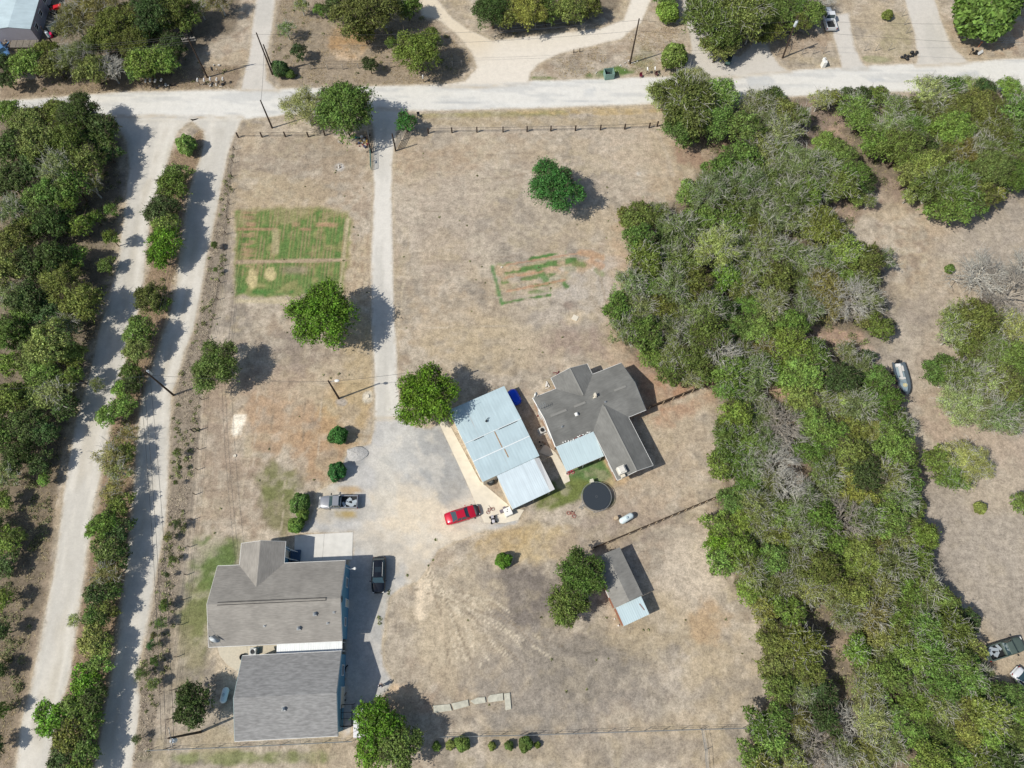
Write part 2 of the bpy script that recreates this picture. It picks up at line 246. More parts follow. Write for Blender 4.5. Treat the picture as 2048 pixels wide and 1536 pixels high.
def ground_color(X, Y):
    px, py = to_px(X, Y); n = X.size
    a, b, c2 = fbm(X, Y, 14, 3), fbm(X, Y, 4.5, 21), fbm(X, Y, 1.4, 40, 3)
    col = np.tile(lin(TAN), (n, 1)); rough = np.ones(n)
    def blend(mask, c, op=1.0, r=None):
        nonlocal col, rough
        m = np.clip(mask * op, 0, 1)[:, None]; col = col * (1 - m) + lin(c) * m
        if r is not None: rough = rough * (1 - m[:, 0]) + r * m[:, 0]
    blend(sm(a * .55 + b * .45, .45, .58), GRY, 1.0); blend(sm(b, .54, .64), STRAW, .55); blend(sm(fbm(X + 40, Y, 6, 201, 5), .53, .62), (198, 184, 162), .5); blend(sm(fbm(X, Y + 70, 3.2, 211, 4), .56, .66), (140, 130, 116), .45); blend(sm(1 - a, .48, .62) * sm(c2, .35, .65), RED, .45)
    blend(sm(c2, .54, .70), (146, 131, 115), .4); blend(sm(fbm(X, Y, 1.9, 140, 4), .54, .66), (206, 192, 172), .45); blend(sm(fbm(X, Y, 8, 150, 4), .54, .66), (186, 164, 128), .35)
    # scrub verges
    for P, c, op in (([(440, 300), (470, 280), (462, 400), (455, 520), (430, 640), (405, 720), (400, 860), (384, 1000), (365, 1150), (350, 1250), (345, 1340), (318, 1420), (300, 1536), (255, 1536), (275, 1380), (300, 1220), (330, 1050), (338, 860), (355, 760), (395, 640), (415, 520), (440, 384)], (146, 134, 118), .9),
                     ([(340, 300), (412, 250), (405, 320), (375, 400), (352, 560), (318, 690), (285, 800), (265, 1000), (240, 1230), (190, 1536), (90, 1536), (150, 1280), (195, 1000), (235, 780), (285, 580), (315, 384)], (150, 128, 104), 1),
                     ([(560, -60), (838, -60), (850, 35), (900, 70), (945, 120), (915, 168), (560, 178), (540, 120)], (152, 136, 114), .8),
                     ([(0, 160), (480, 130), (478, 178), (250, 184), (0, 200)], (146, 128, 106), .9), ([(-300, 900), (125, 860), (100, 1160), (30, 1536), (-300, 1640)], (150, 132, 110), .8)):
        blend(sm(poly_sd(px, py, P) + (b - .5) * 18, -4, 6), c, op)
    for P in FOREST: blend(sm(poly_sd(px, py, P) + (b - .5) * 40, -8, 14), LITTER, .85)
    nn = (b - .5) * 1.5 + (c2 - .5) * 1.3; tex = .6 + .55 * sm(c2, .35, .62)
    for x, y, rx, ry, rot, c, op, so_ in EL_P:
        if op == 0: continue
        m = (np.abs(px - x) < max(rx, ry) * 2) & (np.abs(py - y) < max(rx, ry) * 2); t = math.radians(rot); q = np.zeros(n)
        dx, dy = px[m] - x, py[m] - y; u = (dx * math.cos(t) + dy * math.sin(t)) / rx; v = (-dx * math.sin(t) + dy * math.cos(t)) / ry
        q[m] = sm(1 + so_ * .5 - np.hypot(u, v) + nn[m] * so_, 0, so_); blend(q * tex, c, op * 1.05)
    blend(sm(poly_sd(px, py, [(467, 829), (491, 829), (489, 848), (484, 858), (482, 871), (466, 871), (464, 862)]) + (c2 - .5) * 5, -1.5, 1.5), (240, 230, 210), 1.0)
    # watered plots with mower stripes and bare red soil
    rows = .5 + .5 * np.sin((px + (py - 500) * .10) * 2 * math.pi / 7.5); st = .35 * rows + .65 * fbm(X * 1.2, Y * .3, 1.0, 77, 3); s2 = fbm(X, Y, 2.4, 91, 3); s3 = fbm(X * .4, Y * 2.4, 1.0, 65, 2)
    for P in GREEN_PLOTS:
        pd = poly_sd(px, py, P) + (c2 - .5) * 14; blend(sm(pd, -9, 0), (176, 160, 116), .6); g = sm(pd, -4, 6); blend(g * 0 + 0, TAN, 0)
        blend(g, (86, 122, 62), .92); blend(g * sm(st, .42, .62), (150, 146, 98), .42); blend(g * sm(py, 575, 583), (84, 126, 66), .8); blend(g * sm(478 - px + 8, 0, 6), (96, 124, 70), .7); blend(g * sm(s2, .54, .66), (164, 150, 108), .5); blend(g * (1 - sm(py, 548, 556)) * sm(st, .55, .7), (168, 140, 102), .5)
        blend(g * sm(456 - py, 0, 10) * sm(b, .4, .6), (164, 150, 112), .6); blend(g * sm(520 - px, 0, 20) * sm(px, 478, 488) * sm(s3, .4, .55) * (1 - sm(py, 520, 560)), (178, 142, 108), .6)
        blend(g * sm(6 - np.abs(py - 449 + (b - .5) * 8), 0, 4) * sm(fbm(X, Y, 3, 7, 2), .36, .5), (184, 146, 112), .8)
        blend(g * sm(4 - np.abs(py - 458 + (b - .5) * 8), 0, 3) * sm(fbm(X, Y, 3, 9, 2), .4, .55), (180, 142, 108), .7)
        blend(g * sm(5 - np.abs(py - (524 - (px - 480) * .02)), 0, 3), (178, 156, 128), .95); blend(g * sm(5 - np.abs(py - 540) , -8, 3) * sm(px, 550, 580) * sm(625 - px, 0, 20), (156, 140, 118), .7)
        blend(g * sm(9 - np.abs(px - 551), 0, 4) * sm(py, 455, 462) * sm(512 - py, 0, 8), (172, 162, 122), .85)
        for ax, ay, ra, rb in ((504, 560, 11, 22), (542, 550, 12, 12)): blend(g * sm(1.2 - np.hypot((px - ax) / ra, (py - ay) / rb) + nn * .5, 0, .4), (200, 184, 132), .9)
        blend(sm(poly_sd(px, py, [(692, 436), (700, 436), (694, 480), (690, 520), (684, 560), (678, 600), (674, 600), (682, 540), (688, 470)]) + (c2 - .5) * 4, -2, 2), (196, 180, 146), .8)
        blend(sm(7 - np.abs(py - 602) + (b - .5) * 5, 0, 4) * sm(px, 464, 474) * sm(620 - px, 0, 20), (196, 182, 146), .8)
    # second plot: beds slanted, a green hook on its left side
    def seg(x0, y0, x1, y1, wd, c, op, br=0.0, seed=5):
        e = np.array([x1 - x0, y1 - y0], float); L2 = e @ e; t = np.clip(((px - x0) * e[0] + (py - y0) * e[1]) / L2, 0, 1)
        d = np.hypot(px - x0 - t * e[0], py - y0 - t * e[1]); m = sm(wd - d + (c2 - .5) * wd * 1.2, 0, max(wd * .6, 1.2))
        if br: m = m * sm(fbm(X, Y, 1.6, seed, 2), br - .08, br + .08)
        blend(m, c, op)
    seg(1000, 545, 1170, 525, 20, (146, 148, 104), .45, .38, 28); seg(1005, 580, 1130, 560, 18, (150, 148, 108), .4, .42, 38); seg(1000, 545, 1180, 530, 16, (194, 160, 126), .6, .5, 8); seg(1010, 575, 1120, 560, 22, (190, 166, 132), .5, .4, 18)
    seg(984, 534, 1004, 606, 5.5, (92, 130, 82), .85); seg(1004, 607, 1100, 590, 4, (82, 124, 66), .9, .40, 6)
    seg(1000, 530, 1130, 504, 4, (84, 126, 68), .95, .42, 7); seg(1012, 545, 1150, 518, 7, (86, 126, 68), .9, .44, 9); seg(1075, 535, 1090, 558, 9, (96, 132, 80), .85); seg(1005, 565, 1110, 548, 5, (92, 126, 70), .8, .48, 11)
    seg(1070, 572, 1110, 566, 5, (86, 124, 68), .8, .45, 12); seg(1128, 566, 1134, 572, 6, (84, 122, 66), .9); seg(1150, 525, 1168, 530, 8, (112, 130, 78), .8); seg(1060, 585, 1100, 580, 6, (92, 126, 70), .7, .45, 15); seg(1190, 540, 1205, 548, 7, (120, 136, 86), .6, .45, 13)
    seg(1012, 530, 1160, 506, 2.4, (188, 148, 118), .85); seg(1160, 506, 1205, 515, 9, (186, 146, 108), .7); seg(1180, 522, 1202, 532, 8, (190, 146, 108), .6); seg(1010, 556, 1085, 543, 2.2, (190, 146, 112), .8); seg(1012, 583, 1130, 560, 3, (186, 144, 110), .8)
    # paths, ruts and worn lines
    for L in ([(785, 250), (1000, 262), (1315, 258)], [(1312, 262), (1335, 310), (1345, 350)], [(1438, 770), (1448, 880), (1468, 985)], [(400, 730), (402, 860), (392, 1000), (372, 1160)], [(500, 1295), (470, 1340), (470, 1370)], [(1490, 1010), (1510, 1200), (1530, 1390)]):
        for i in range(len(L) - 1): seg(*L[i], *L[i + 1], 6, (186, 172, 152), .6)
    for i, x0 in enumerate((700, 707, 715, 722, 729, 736)): seg(x0, 470, x0 + 3, 575, 1.3, (150, 128, 104) if i % 2 else (198, 180, 146), .6)
    for i, (x0, y0, x1, y1) in enumerate(((420, 900, 425, 1080), (500, 900, 470, 1060), (1195, 530, 1220, 640), (900, 260, 930, 300), (880, 1130, 1000, 1270), (900, 1120, 1030, 1250), (860, 1150, 900, 1330), (820, 470, 790, 700), (815, 470, 822, 560), (900, 1300, 940, 1170), (1000, 360, 1080, 340))): seg(x0, y0, x1, y1, 2.5, (200, 184, 156) if i % 2 else (160, 142, 118), .45)
    for i in range(16):      # arcs worn by turning mowers and trucks
        t0 = i / 15; pts = [(845 + 14 * math.sin(i * 7), 1130 + 8 * i * .4), (880 + 120 * t0, 1220 + 20 * math.sin(i * 3)), (900 + 230 * t0, 1330 - 30 * t0 + 12 * math.sin(i * 5))]
        for q in range(2): seg(*pts[q], *pts[q + 1], 2.0, (212, 198, 172) if i % 3 else (140, 126, 106), .75, .42, 40 + i)
    for i in range(14): yy = 320 + i * 26; seg(800, yy, 1040, yy - 14 + 9 * math.sin(i * 2), 1.6, (200, 186, 164) if i % 2 else (148, 134, 116), .6, .46, 60 + i)
    for i in range(9): xx = 1250 + i * 26; seg(xx, 850 + 10 * i, xx + 30, 990 + 4 * i, 1.6, (202, 186, 160) if i % 2 else (150, 132, 112), .6, .46, 80 + i)
    for i in range(8): xx = 420 + i * 32; seg(xx, 780, xx - 18, 1080, 1.6, (198, 182, 158) if i % 2 else (142, 128, 108), .65, .44, 95 + i)
    for P, c in (([(1700, 700), (1840, 600), (1870, 480), (2048, 400), (2300, 400), (2300, 1250), (1990, 1290), (1900, 1160), (1860, 1010), (1830, 850), (1790, 750)], (176, 164, 148)),): blend(sm(poly_sd(px, py, P) + (b - .5) * 30, -10, 10), c, .45)
    # roads
    side = (b - .5) * 7 + (c2 - .5) * 5
    for k, P in ROADS.items():
        if k in ('gravel_yard',): continue
        d = poly_sd(px, py, P)
        c = {'main_road': ROADC, 'caliche_drive': (226, 218, 204), 'driveway': (219, 215, 206), 'outer_gravel_lane': (216, 211, 200), 'inner_gravel_lane': (214, 209, 198)}.get(k, (208, 203, 194))
        blend(sm(d + side, -9, -1), (188, 172, 146), .7); blend(sm(d + side * .5, -2.5, 2.5), c, 1.0, .22)
        if 'gravel_lane' in k: blend(sm(d, 16, 24) * sm(fbm(X, Y * .4, 2.2, 37, 3), .35, .6), (196, 189, 174), .7); blend(sm(5 - np.abs(d - 12), 0, 4), (226, 222, 212), .5); blend(sm(8 - np.abs(d - 5), 0, 5) * sm(fbm(X, Y, 3, 33), .4, .6), (196, 190, 176), .4)
        if k == 'driveway': blend(sm(4 - np.abs(d - 21 + side * .3), 0, 3), (196, 192, 182), .5)
        if 'lane' in k or k == 'driveway': blend(sm(d, 2, 6) * sm(fbm(X * 1.2, Y * .25, 2.5, 31, 3), .45, .65), (192, 189, 181), .55)
    d = poly_sd(px, py, ROADS['caliche_drive']); blend(sm(d, -1, 2) * sm(140 - py, 0, 60) * sm(1010 - px, 0, 60), (222, 206, 178), .8)
    d = poly_sd(px, py, ROADS['gravel_yard']); g = sm(d + side * .7, -3, 3)
    blend(sm(d + side, -10, -2), (196, 178, 148), .7); blend(g, (193, 191, 187), 1.0, .45)
    for x, y, rx, ry, rot, c, op, so_ in EL_Y:
        t = math.radians(rot); dx, dy = px - x, py - y; u = (dx * math.cos(t) + dy * math.sin(t)) / rx; v = (-dx * math.sin(t) + dy * math.cos(t)) / ry
        blend(g * sm(1 + so_ * .5 - np.hypot(u, v) + nn * so_, 0, so_), c, op)
    blend(g * sm(fbm(X, Y, 5, 55), .5, .62), (170, 170, 168), .35); blend(g * sm(fbm(X, Y, 1.6, 58, 3), .54, .66), (218, 212, 200), .4)
    m = poly_sd(px, py, ROADS['main_road']); mr = sm(m, 0, 4)
    blend(mr * sm(fbm(X * .25, Y * 1.6, 2.0, 61, 4), .5, .62), (192, 193, 191), .55); blend(mr * sm(fbm(X * .3, Y * 2, 1.2, 71, 3), .6, .7), (224, 223, 217), .5)
    for x, y, rx, ry in ((1177, 187, 14, 12), (1520, 160, 26, 11), (1940, 146, 18, 9), (1755, 160, 20, 4), (1925, 150, 8, 10)): blend(mr * sm(1.1 - np.hypot((px - x) / rx, (py - y) / ry) + nn * .9, 0, .5) * tex, (190, 193, 194), .6)
    seg(300, 236, 560, 222, 1.2, (184, 184, 182), .6); seg(850, 206, 1300, 201, 1.2, (182, 184, 184), .7); seg(1400, 160, 1500, 155, 1.4, (160, 158, 154), .6, .45)
    lum = (col @ [.3, .55, .15])[:, None]; wgt = np.clip((col[:, 0:1] - col[:, 1:2]) / (lum + .01) * 6, 0, 1) * .12; col = col * (1 - wgt) + lum * wgt * np.array([1.0, 1.0, .985])
    return np.clip(col / KL, 0, .85), rough

def ground_material():
    m = bpy.data.materials.new('ground_cover'); m.use_nodes = True; t = m.node_tree; L = t.links; N = t.nodes; b = N['Principled BSDF']
    b.inputs['Roughness'].default_value = .95; b.inputs['Specular IOR Level'].default_value = .1
    at_ = N.new('ShaderNodeVertexColor'); at_.layer_name = 'soil'; g = N.new('ShaderNodeNewGeometry')
    def noise(sc, det, rough=.6):
        n = N.new('ShaderNodeTexNoise'); n.inputs['Scale'].default_value = sc; n.inputs['Detail'].default_value = det; n.inputs['Roughness'].default_value = rough
        L.new(g.outputs['Position'], n.inputs['Vector']); return n.outputs[0]
    def rng(v, a, b_, c, d):
        r = N.new('ShaderNodeMapRange'); L.new(v, r.inputs[0]); [setattr(r.inputs[i + 1], 'default_value', x) for i, x in enumerate((a, b_, c, d))]; return r.outputs[0]
    def math_(op, a, b_):
        q = N.new('ShaderNodeMath'); q.operation = op
        for i, x in enumerate((a, b_)):
            if isinstance(x, (int, float)): q.inputs[i].default_value = x
            else: L.new(x, q.inputs[i])
        return q.outputs[0]
    n1, n2, n3 = noise(3.2, 4, .8), noise(1.0, 5, .75), noise(7, 3, .7)
    s = math_('ADD', math_('MULTIPLY', rng(n1, .36, .64, -.5, .5), .34), math_('ADD', math_('MULTIPLY', rng(n2, .36, .64, -.5, .5), .40), math_('MULTIPLY', rng(n3, .36, .64, -.5, .5), .22)))
    s = math_('ADD', 1.0, math_('MULTIPLY', s, math_('MULTIPLY', at_.outputs['Alpha'], 1.15)))
    v = N.new('ShaderNodeVectorMath'); v.operation = 'SCALE'; L.new(at_.outputs['Color'], v.inputs[0]); L.new(s, v.inputs['Scale'])
    L.new(v.outputs[0], b.inputs['Base Color'])
    bp = N.new('ShaderNodeBump'); bp.inputs['Distance'].default_value = .12; L.new(math_('MULTIPLY', at_.outputs['Alpha'], .55), bp.inputs['Strength']); L.new(n1, bp.inputs['Height']); L.new(bp.outputs[0], b.inputs['Normal'])
    return m
GM = ground_material()
def paint(me, X, Y):
    c, r = ground_color(X, Y); ca = me.color_attributes.new('soil', 'FLOAT_COLOR', 'POINT')
    ca.data.foreach_set('color', np.concatenate([c, r[:, None]], 1).astype(np.float32).ravel())
inx = np.arange(-108, 118.01, .27); iny = np.arange(-13, 140.01, .27)
xs = np.concatenate([[-900, -500, -300, -200, -150, -125], inx, [130, 160, 220, 320, 500, 900]]); ys = np.concatenate([[-600, -300, -120, -60, -30], iny, [150, 180, 250, 400, 700, 1200]])
XX, YY = np.meshgrid(xs, ys); nx, ny = len(xs), len(ys); i0 = (np.arange(ny - 1)[:, None] * nx + np.arange(nx - 1)).ravel()
ground = np_mesh('ground', np.stack([XX.ravel(), YY.ravel(), np.zeros(nx * ny)], 1), np.stack([i0, i0 + 1, i0 + nx + 1, i0 + nx], 1), GM)
tag(ground, 'dry mown grass and bare tan soil of the yards and pastures', 'ground', kind='structure'); paint(ground.data, XX.ravel(), YY.ravel())
def sheet(name, P, label, z, step=.45, jit=.18, seed=1):
    rs = random.Random(seed); W = [Vector(at(*p)) for p in P]; out = []
    for i in range(len(W)):
        a, b = W[i], W[(i + 1) % len(W)]; n = max(1, int((b - a).length / .6)); nrm = Vector((-(b - a).y, (b - a).x)); nrm.normalize()
        for k in range(n): out.append(a.lerp(b, k / n) + nrm * rs.uniform(-jit, jit) * (1 if k else 0))
    xs_ = [p.x for p in out]; ys_ = [p.y for p in out]
    gx, gy = np.meshgrid(np.arange(min(xs_), max(xs_), step), np.arange(min(ys_), max(ys_), step)); gx, gy = gx.ravel(), gy.ravel()
    sd_ = poly_sd(gx, gy, [tuple(p) for p in out]); k = sd_ > step * .4
    pts = out + [Vector((x, y)) for x, y in zip(gx[k], gy[k])]; n = len(out)
    v, e, f, *_ = delaunay_2d_cdt(pts, [], [list(range(n))], 1, 1e-5)
    me = bpy.data.meshes.new(name); me.from_pydata([(p.x, p.y, z) for p in v], [], f); me.update()
    bm = bmesh.new(); bm.from_mesh(me); [fc.normal_flip() for fc in bm.faces if fc.normal.z < 0]; bm.to_mesh(me); bm.free()
    o = mesh_obj(name, me, GM); tag(o, label, 'road', kind='structure'); paint(me, np.array([p.x for p in v]), np.array([p.y for p in v])); return o
RL = {'main_road': 'pale worn paved road crossing the top of the view', 'north_lane': 'pale gravel lane running up from the road past the utility poles', 'outer_gravel_lane': 'wide white gravel lane beside the woods on the left', 'inner_gravel_lane': 'white gravel lane between the hedge strip and the fenced yard',
      'driveway': 'straight pale driveway from the gate down to the yard', 'gravel_yard': 'grey and cream gravel parking yard between the houses', 'caliche_drive': 'cream caliche track forking at the top of the view', 'concrete_drive': 'narrow concrete drive beside the round bush and green bins', 'side_driveway': 'short pale drive under the white pickup', 'north_east_lane': 'broad pale lane leaving the road near the trash bags'}
for i, (k, P) in enumerate(ROADS.items()): sheet(k, P, RL[k], .004 + .004 * (i > 0) + .004 * (k == 'gravel_yard'), seed=i)
# ------------------------------------------------------------------ trees
def leaf_material(name, rough=.6, var=.6, transl=.22):
    m = bpy.data.materials.new(name); m.use_nodes = True; t = m.node_tree; L = t.links; N = t.nodes; b = N['Principled BSDF']; out = N['Material Output']
    oi = N.new('ShaderNodeObjectInfo'); g = N.new('ShaderNodeNewGeometry')
    r = N.new('ShaderNodeMapRange'); L.new(g.outputs['Random Per Island'], r.inputs[0]); r.inputs[3].default_value = 1 - var; r.inputs[4].default_value = 1 + var
    n = N.new('ShaderNodeTexNoise'); n.inputs['Scale'].default_value = .9; n.inputs['Detail'].default_value = 2; L.new(g.outputs['Position'], n.inputs['Vector'])
    r2 = N.new('ShaderNodeMapRange'); L.new(n.outputs[0], r2.inputs[0]); r2.inputs[1].default_value = .35; r2.inputs[2].default_value = .65; r2.inputs[3].default_value = .75; r2.inputs[4].default_value = 1.3
    mm = N.new('ShaderNodeMath'); mm.operation = 'MULTIPLY'; L.new(r.outputs[0], mm.inputs[0]); L.new(r2.outputs[0], mm.inputs[1])
    v = N.new('ShaderNodeVectorMath'); v.operation = 'SCALE'; L.new(oi.outputs['Color'], v.inputs[0]); L.new(mm.outputs[0], v.inputs['Scale'])
    h = N.new('ShaderNodeHueSaturation'); r3 = N.new('ShaderNodeMapRange'); L.new(n.outputs[0], r3.inputs[0]); r3.inputs[1].default_value = .3; r3.inputs[2].default_value = .7; r3.inputs[3].default_value = .485; r3.inputs[4].default_value = .508
    L.new(r3.outputs[0], h.inputs['Hue']); L.new(v.outputs[0], h.inputs['Color'])
    L.new(h.outputs[0], b.inputs['Base Color']); b.inputs['Roughness'].default_value = rough; b.inputs['Specular IOR Level'].default_value = .25
    tr = N.new('ShaderNodeBsdfTranslucent'); L.new(h.outputs[0], tr.inputs[0]); ms = N.new('ShaderNodeMixShader'); ms.inputs[0].default_value = transl
    L.new(b.outputs[0], ms.inputs[1]); L.new(tr.outputs[0], ms.inputs[2]); L.new(ms.outputs[0], out.inputs[0]); return m
LEAF = leaf_material('foliage')
BARK = mat('bark', (104, 92, 80), .95, noise=.3, nscale=3)
PALEBARK = mat('pale_weathered_bark', (198, 196, 186), .9, noise=.25, nscale=3)
GREYBARK = mat('grey_dead_wood', (172, 165, 154), .9, noise=.3, nscale=3)

def np_tubes(segs, n=3):     # segs: list of (p0, p1, r0, r1)
    if not segs: return np.zeros((0, 3)), np.zeros((0, 4), int)
    p0 = np.array([s[0] for s in segs]); p1 = np.array([s[1] for s in segs]); r0 = np.array([s[2] for s in segs]); r1 = np.array([s[3] for s in segs])
    d = p1 - p0; d /= np.linalg.norm(d, axis=1)[:, None] + 1e-9; ref = np.where(np.abs(d[:, 2:3]) < .9, [[0, 0, 1.]], [[1., 0, 0]])
    u = np.cross(d, ref); u /= np.linalg.norm(u, axis=1)[:, None]; w_ = np.cross(d, u); k = len(segs); V = np.zeros((k, 2 * n, 3))
    for j in range(n):
        o = u * math.cos(2 * math.pi * j / n) + w_ * math.sin(2 * math.pi * j / n); V[:, j] = p0 + o * r0[:, None]; V[:, n + j] = p1 + o * r1[:, None]
    Fq = [[j, (j + 1) % n, n + (j + 1) % n, n + j] for j in range(n)]; Fq = (np.array(Fq)[None] + (np.arange(k) * 2 * n)[:, None, None]).reshape(-1, 4)
    return V.reshape(-1, 3), Fq
def limb(rs, a, b, r0, r1, k=4, wob=.12):
    a = np.array(a, float); b = np.array(b, float); L = np.linalg.norm(b - a); pts = [a]
    for i in range(1, k): pts.append(a + (b - a) * i / k + rs.normal(0, wob * L / k, 3) + [0, 0, .06 * L * math.sin(math.pi * i / k)])
    pts.append(b); return [(pts[i], pts[i + 1], r0 + (r1 - r0) * i / k, r0 + (r1 - r0) * (i + 1) / k) for i in range(k)], pts
def make_tree(r, seed, style):
    """style: dense, airy, dead, bush. crown radius r, origin at the foot; returns meshes (trunk, crown)"""
    rs = np.random.RandomState(seed); zc = .72 * r + 1.0 if style != 'bush' else .85 * r; vr = .62 * r if style != 'bush' else .85 * r
    ph = rs.rand(5) * 6.28; am = rs.uniform(.06, .16, 5)
    def rad(a): return r * (1 + sum(am[i] * math.sin((i + 2) * a + ph[i]) for i in range(5)) * .9)
    N = int({'dense': 20, 'airy': 17, 'dead': 13, 'bush': 9}[style] * max(r, 1) ** 1.15 / 2.2) + 6; cl = []
    for i in range(N):
        a = 2.399963 * i + rs.uniform(-.4, .4); q = math.sqrt((i + .5) / N) * rs.uniform(.85, 1.06); q = min(q, 1)
        R = rad(a) * .84 * q; z = zc + vr * (math.sqrt(max(0, 1 - q * q * .92)) * rs.uniform(.55, 1.0) - .25 * rs.rand()) * .95
        cl.append((R * math.cos(a), R * math.sin(a), z))
    segs = []; fork = np.array([0, 0, zc * .38]); tr = .045 * r + .05
    base = []
    if style != 'bush':
        nl = int(rs.randint(4, 7)); s_, _ = limb(rs, (0, 0, -.05), fork, tr * 1.3, tr, 3, .05); segs += s_; mains = []
        for i in range(nl):
            a = 6.28 * i / nl + rs.uniform(-.4, .4); e = np.array([.42 * r * math.cos(a), .42 * r * math.sin(a), zc + vr * rs.uniform(-.1, .3)])
            s_, pts = limb(rs, fork, e, tr * .75, tr * .4, 4); segs += s_; mains.append(pts)
        for c in cl:
            c = np.array(c); best = min((np.linalg.norm(p - c), j, i) for j, m_ in enumerate(mains) for i, p in enumerate(m_[1:]))
            p = mains[best[1]][best[2] + 1]; s_, pts = limb(rs, p, c * [1.1, 1.1, 1] if style == 'dead' else c, tr * (.55 if style == 'dead' else .34), .02 + .005 * r, 4, .35 if style == 'dead' else .2); segs += s_
            nt_ = {'dense': 3, 'airy': 3, 'dead': 9}[style]
            for k in range(nt_):
                q = pts[rs.randint(2, 5)]; out = q - np.array([0, 0, zc * .6]); out /= np.linalg.norm(out); dv = out + rs.normal(0, .5, 3); dv[2] = abs(dv[2]) * .7; dv /= np.linalg.norm(dv); ln = rs.uniform(.4, .85) * r ** .7
                e = q + dv * ln; s2, p2 = limb(rs, q, e, .03 if style != 'dead' else .04, .012, 2, .3); segs += s2
                if style in ('dead', 'airy'):
                    for z_ in range(2 if style == 'dead' else 1):
                        dv2 = dv + rs.normal(0, .6, 3); e2 = p2[1] + dv2 / np.linalg.norm(dv2) * ln * .7; segs.append((p2[1], e2, .022, .008))
    else:
        for c in cl[:7]: s_, _ = limb(rs, (0, 0, 0), np.array(c) * .9, .05, .02, 2); segs += s_
    V, Fq = np_tubes(segs, 4 if r > 3 and style != 'dead' else 3)
    tr_me = np_mesh('trunk', V, Fq, None); tm = tr_me.data; bpy.data.objects.remove(tr_me)
    if style == 'dead': return tm, None, r, zc
    per = {'dense': 235, 'airy': 215, 'bush': 190}[style]; P = []; S_ = []
    for c in cl:
        cr = r * rs.uniform(.15, .34) * (1.15 if r < 2 else 1); k = int(per * (cr / .9) ** 1.6 * rs.uniform(.7, 1.2)) + 25
        u = rs.normal(0, 1, (k, 3)); u /= np.linalg.norm(u, axis=1)[:, None]; u[:, 2] = np.where(u[:, 2] < -.25, -u[:, 2] * .6, u[:, 2])
        rr = cr * rs.uniform(.45, 1.08, k)[:, None]
        P.append(np.array(c) + u * rr * [1, 1, .75]); S_.append(u)
    P = np.concatenate(P); U = np.concatenate(S_)
    if style != 'bush':      # stray outer leaves
        k = int({'dense': 330, 'airy': 330}[style] * r); a = rs.rand(k) * 6.28; q = np.sqrt(rs.rand(k)); R = np.array([rad(x) for x in a]) * q
        P2 = np.stack([R * np.cos(a), R * np.sin(a), zc + vr * (np.sqrt(1 - q * q * .95) * .75 - .2) * rs.uniform(.7, 1.1, k)], 1); P = np.concatenate([P, P2]); U = np.concatenate([U, rs.normal(0, 1, (k, 3))])
    else:        # dense rounded mass from near the ground up
        k = int(2700 * r * r + 200); u = rs.normal(0, 1, (k, 3)); u /= np.linalg.norm(u, axis=1)[:, None]; u[:, 2] = np.where(u[:, 2] < -.5, -u[:, 2], u[:, 2])
        az = np.arctan2(u[:, 1], u[:, 0]); lump = np.array([rad(x) for x in az]) / r * (1 + .1 * np.sin(az * 7 + u[:, 2] * 9 + seed) + rs.normal(0, .05, k))
        P = u * (r * .95 * (.55 + .45 * lump) * rs.uniform(.82, 1.0, k))[:, None] * [1, 1, .88] + [0, 0, zc]; U = u
    if style in ('dense', 'airy'):       # leafy sprays that break the outline
        ns = int((34 if style == 'dense' else 26) * r); u = rs.normal(0, 1, (ns, 3)); u[:, 2] = np.abs(u[:, 2]) * .7 - .15; u /= np.linalg.norm(u, axis=1)[:, None]; az = np.arctan2(u[:, 1], u[:, 0]); rr = np.array([rad(x) for x in az])
        b0 = np.stack([u[:, 0] * rr * .82, u[:, 1] * rr * .82, zc + u[:, 2] * vr * .9], 1); dv = u + rs.normal(0, .35, (ns, 3)); ln = rs.uniform(.12, .34, (ns, 1)) * r ** .8
        for q in range(11): P = np.concatenate([P, b0 + dv * ln * (q / 10.0) + rs.normal(0, .055 + .006 * (10 - q), (ns, 3))]); U = np.concatenate([U, u])
    k = len(P); nrm = U * .6 + rs.normal(0, .55, (k, 3)) + [0, 0, .45]; nrm /= np.linalg.norm(nrm, axis=1)[:, None]
    tg = np.cross(nrm, rs.normal(0, 1, (k, 3))); tg /= np.linalg.norm(tg, axis=1)[:, None] + 1e-9; bt = np.cross(nrm, tg)
    sz = rs.uniform(.075, .175, k)[:, None] * (.85 if style == 'bush' or r < 2 else 1) * (1.0 if style == 'dense' else .9); asp = (rs.uniform(.4, .75, k) if style != 'airy' else rs.uniform(.22, .45, k))[:, None]
    A = P - tg * sz; B_ = P + bt * sz * asp; C_ = P + tg * sz * 1.1 + nrm * sz * .25; D_ = P - bt * sz * asp
    V = np.stack([A, B_, C_, D_], 1).reshape(-1, 3); Fq = np.arange(4 * k).reshape(-1, 4)
    cr_ = np_mesh('crown', V, Fq, None); cm = cr_.data; bpy.data.objects.remove(cr_); return tm, cm, r, zc
VAR = {}
for st, rads in (('dense', (1.6, 2.8, 4.2)), ('airy', (1.8, 2.8, 4.0)), ('dead', (2.2, 3.4)), ('bush', (.7, 1.3))):
    for r in rads:
        for k in range(3 if st in ('dense', 'airy') and r > 2 else 2): VAR.setdefault(st, []).append(make_tree(r, hash((st == 'dense', st == 'airy', st == 'dead', int(r * 10), k)) % 99991, st))
for st in VAR:
    for tm, cm, *_ in VAR[st]:
        if cm: cm.materials.append(LEAF)
        tm.materials.append(BARK)
TONE = {'o': (106, 118, 58), 'g': (100, 124, 58), 'b': (117, 142, 66), 'y': (130, 140, 72), 'p': (152, 164, 98), 'd': (150, 140, 128), 'k': (76, 96, 50), 'n': (128, 128, 74), 'L': (100, 138, 44), 'r': (66, 112, 54), 's': (122, 136, 80)}
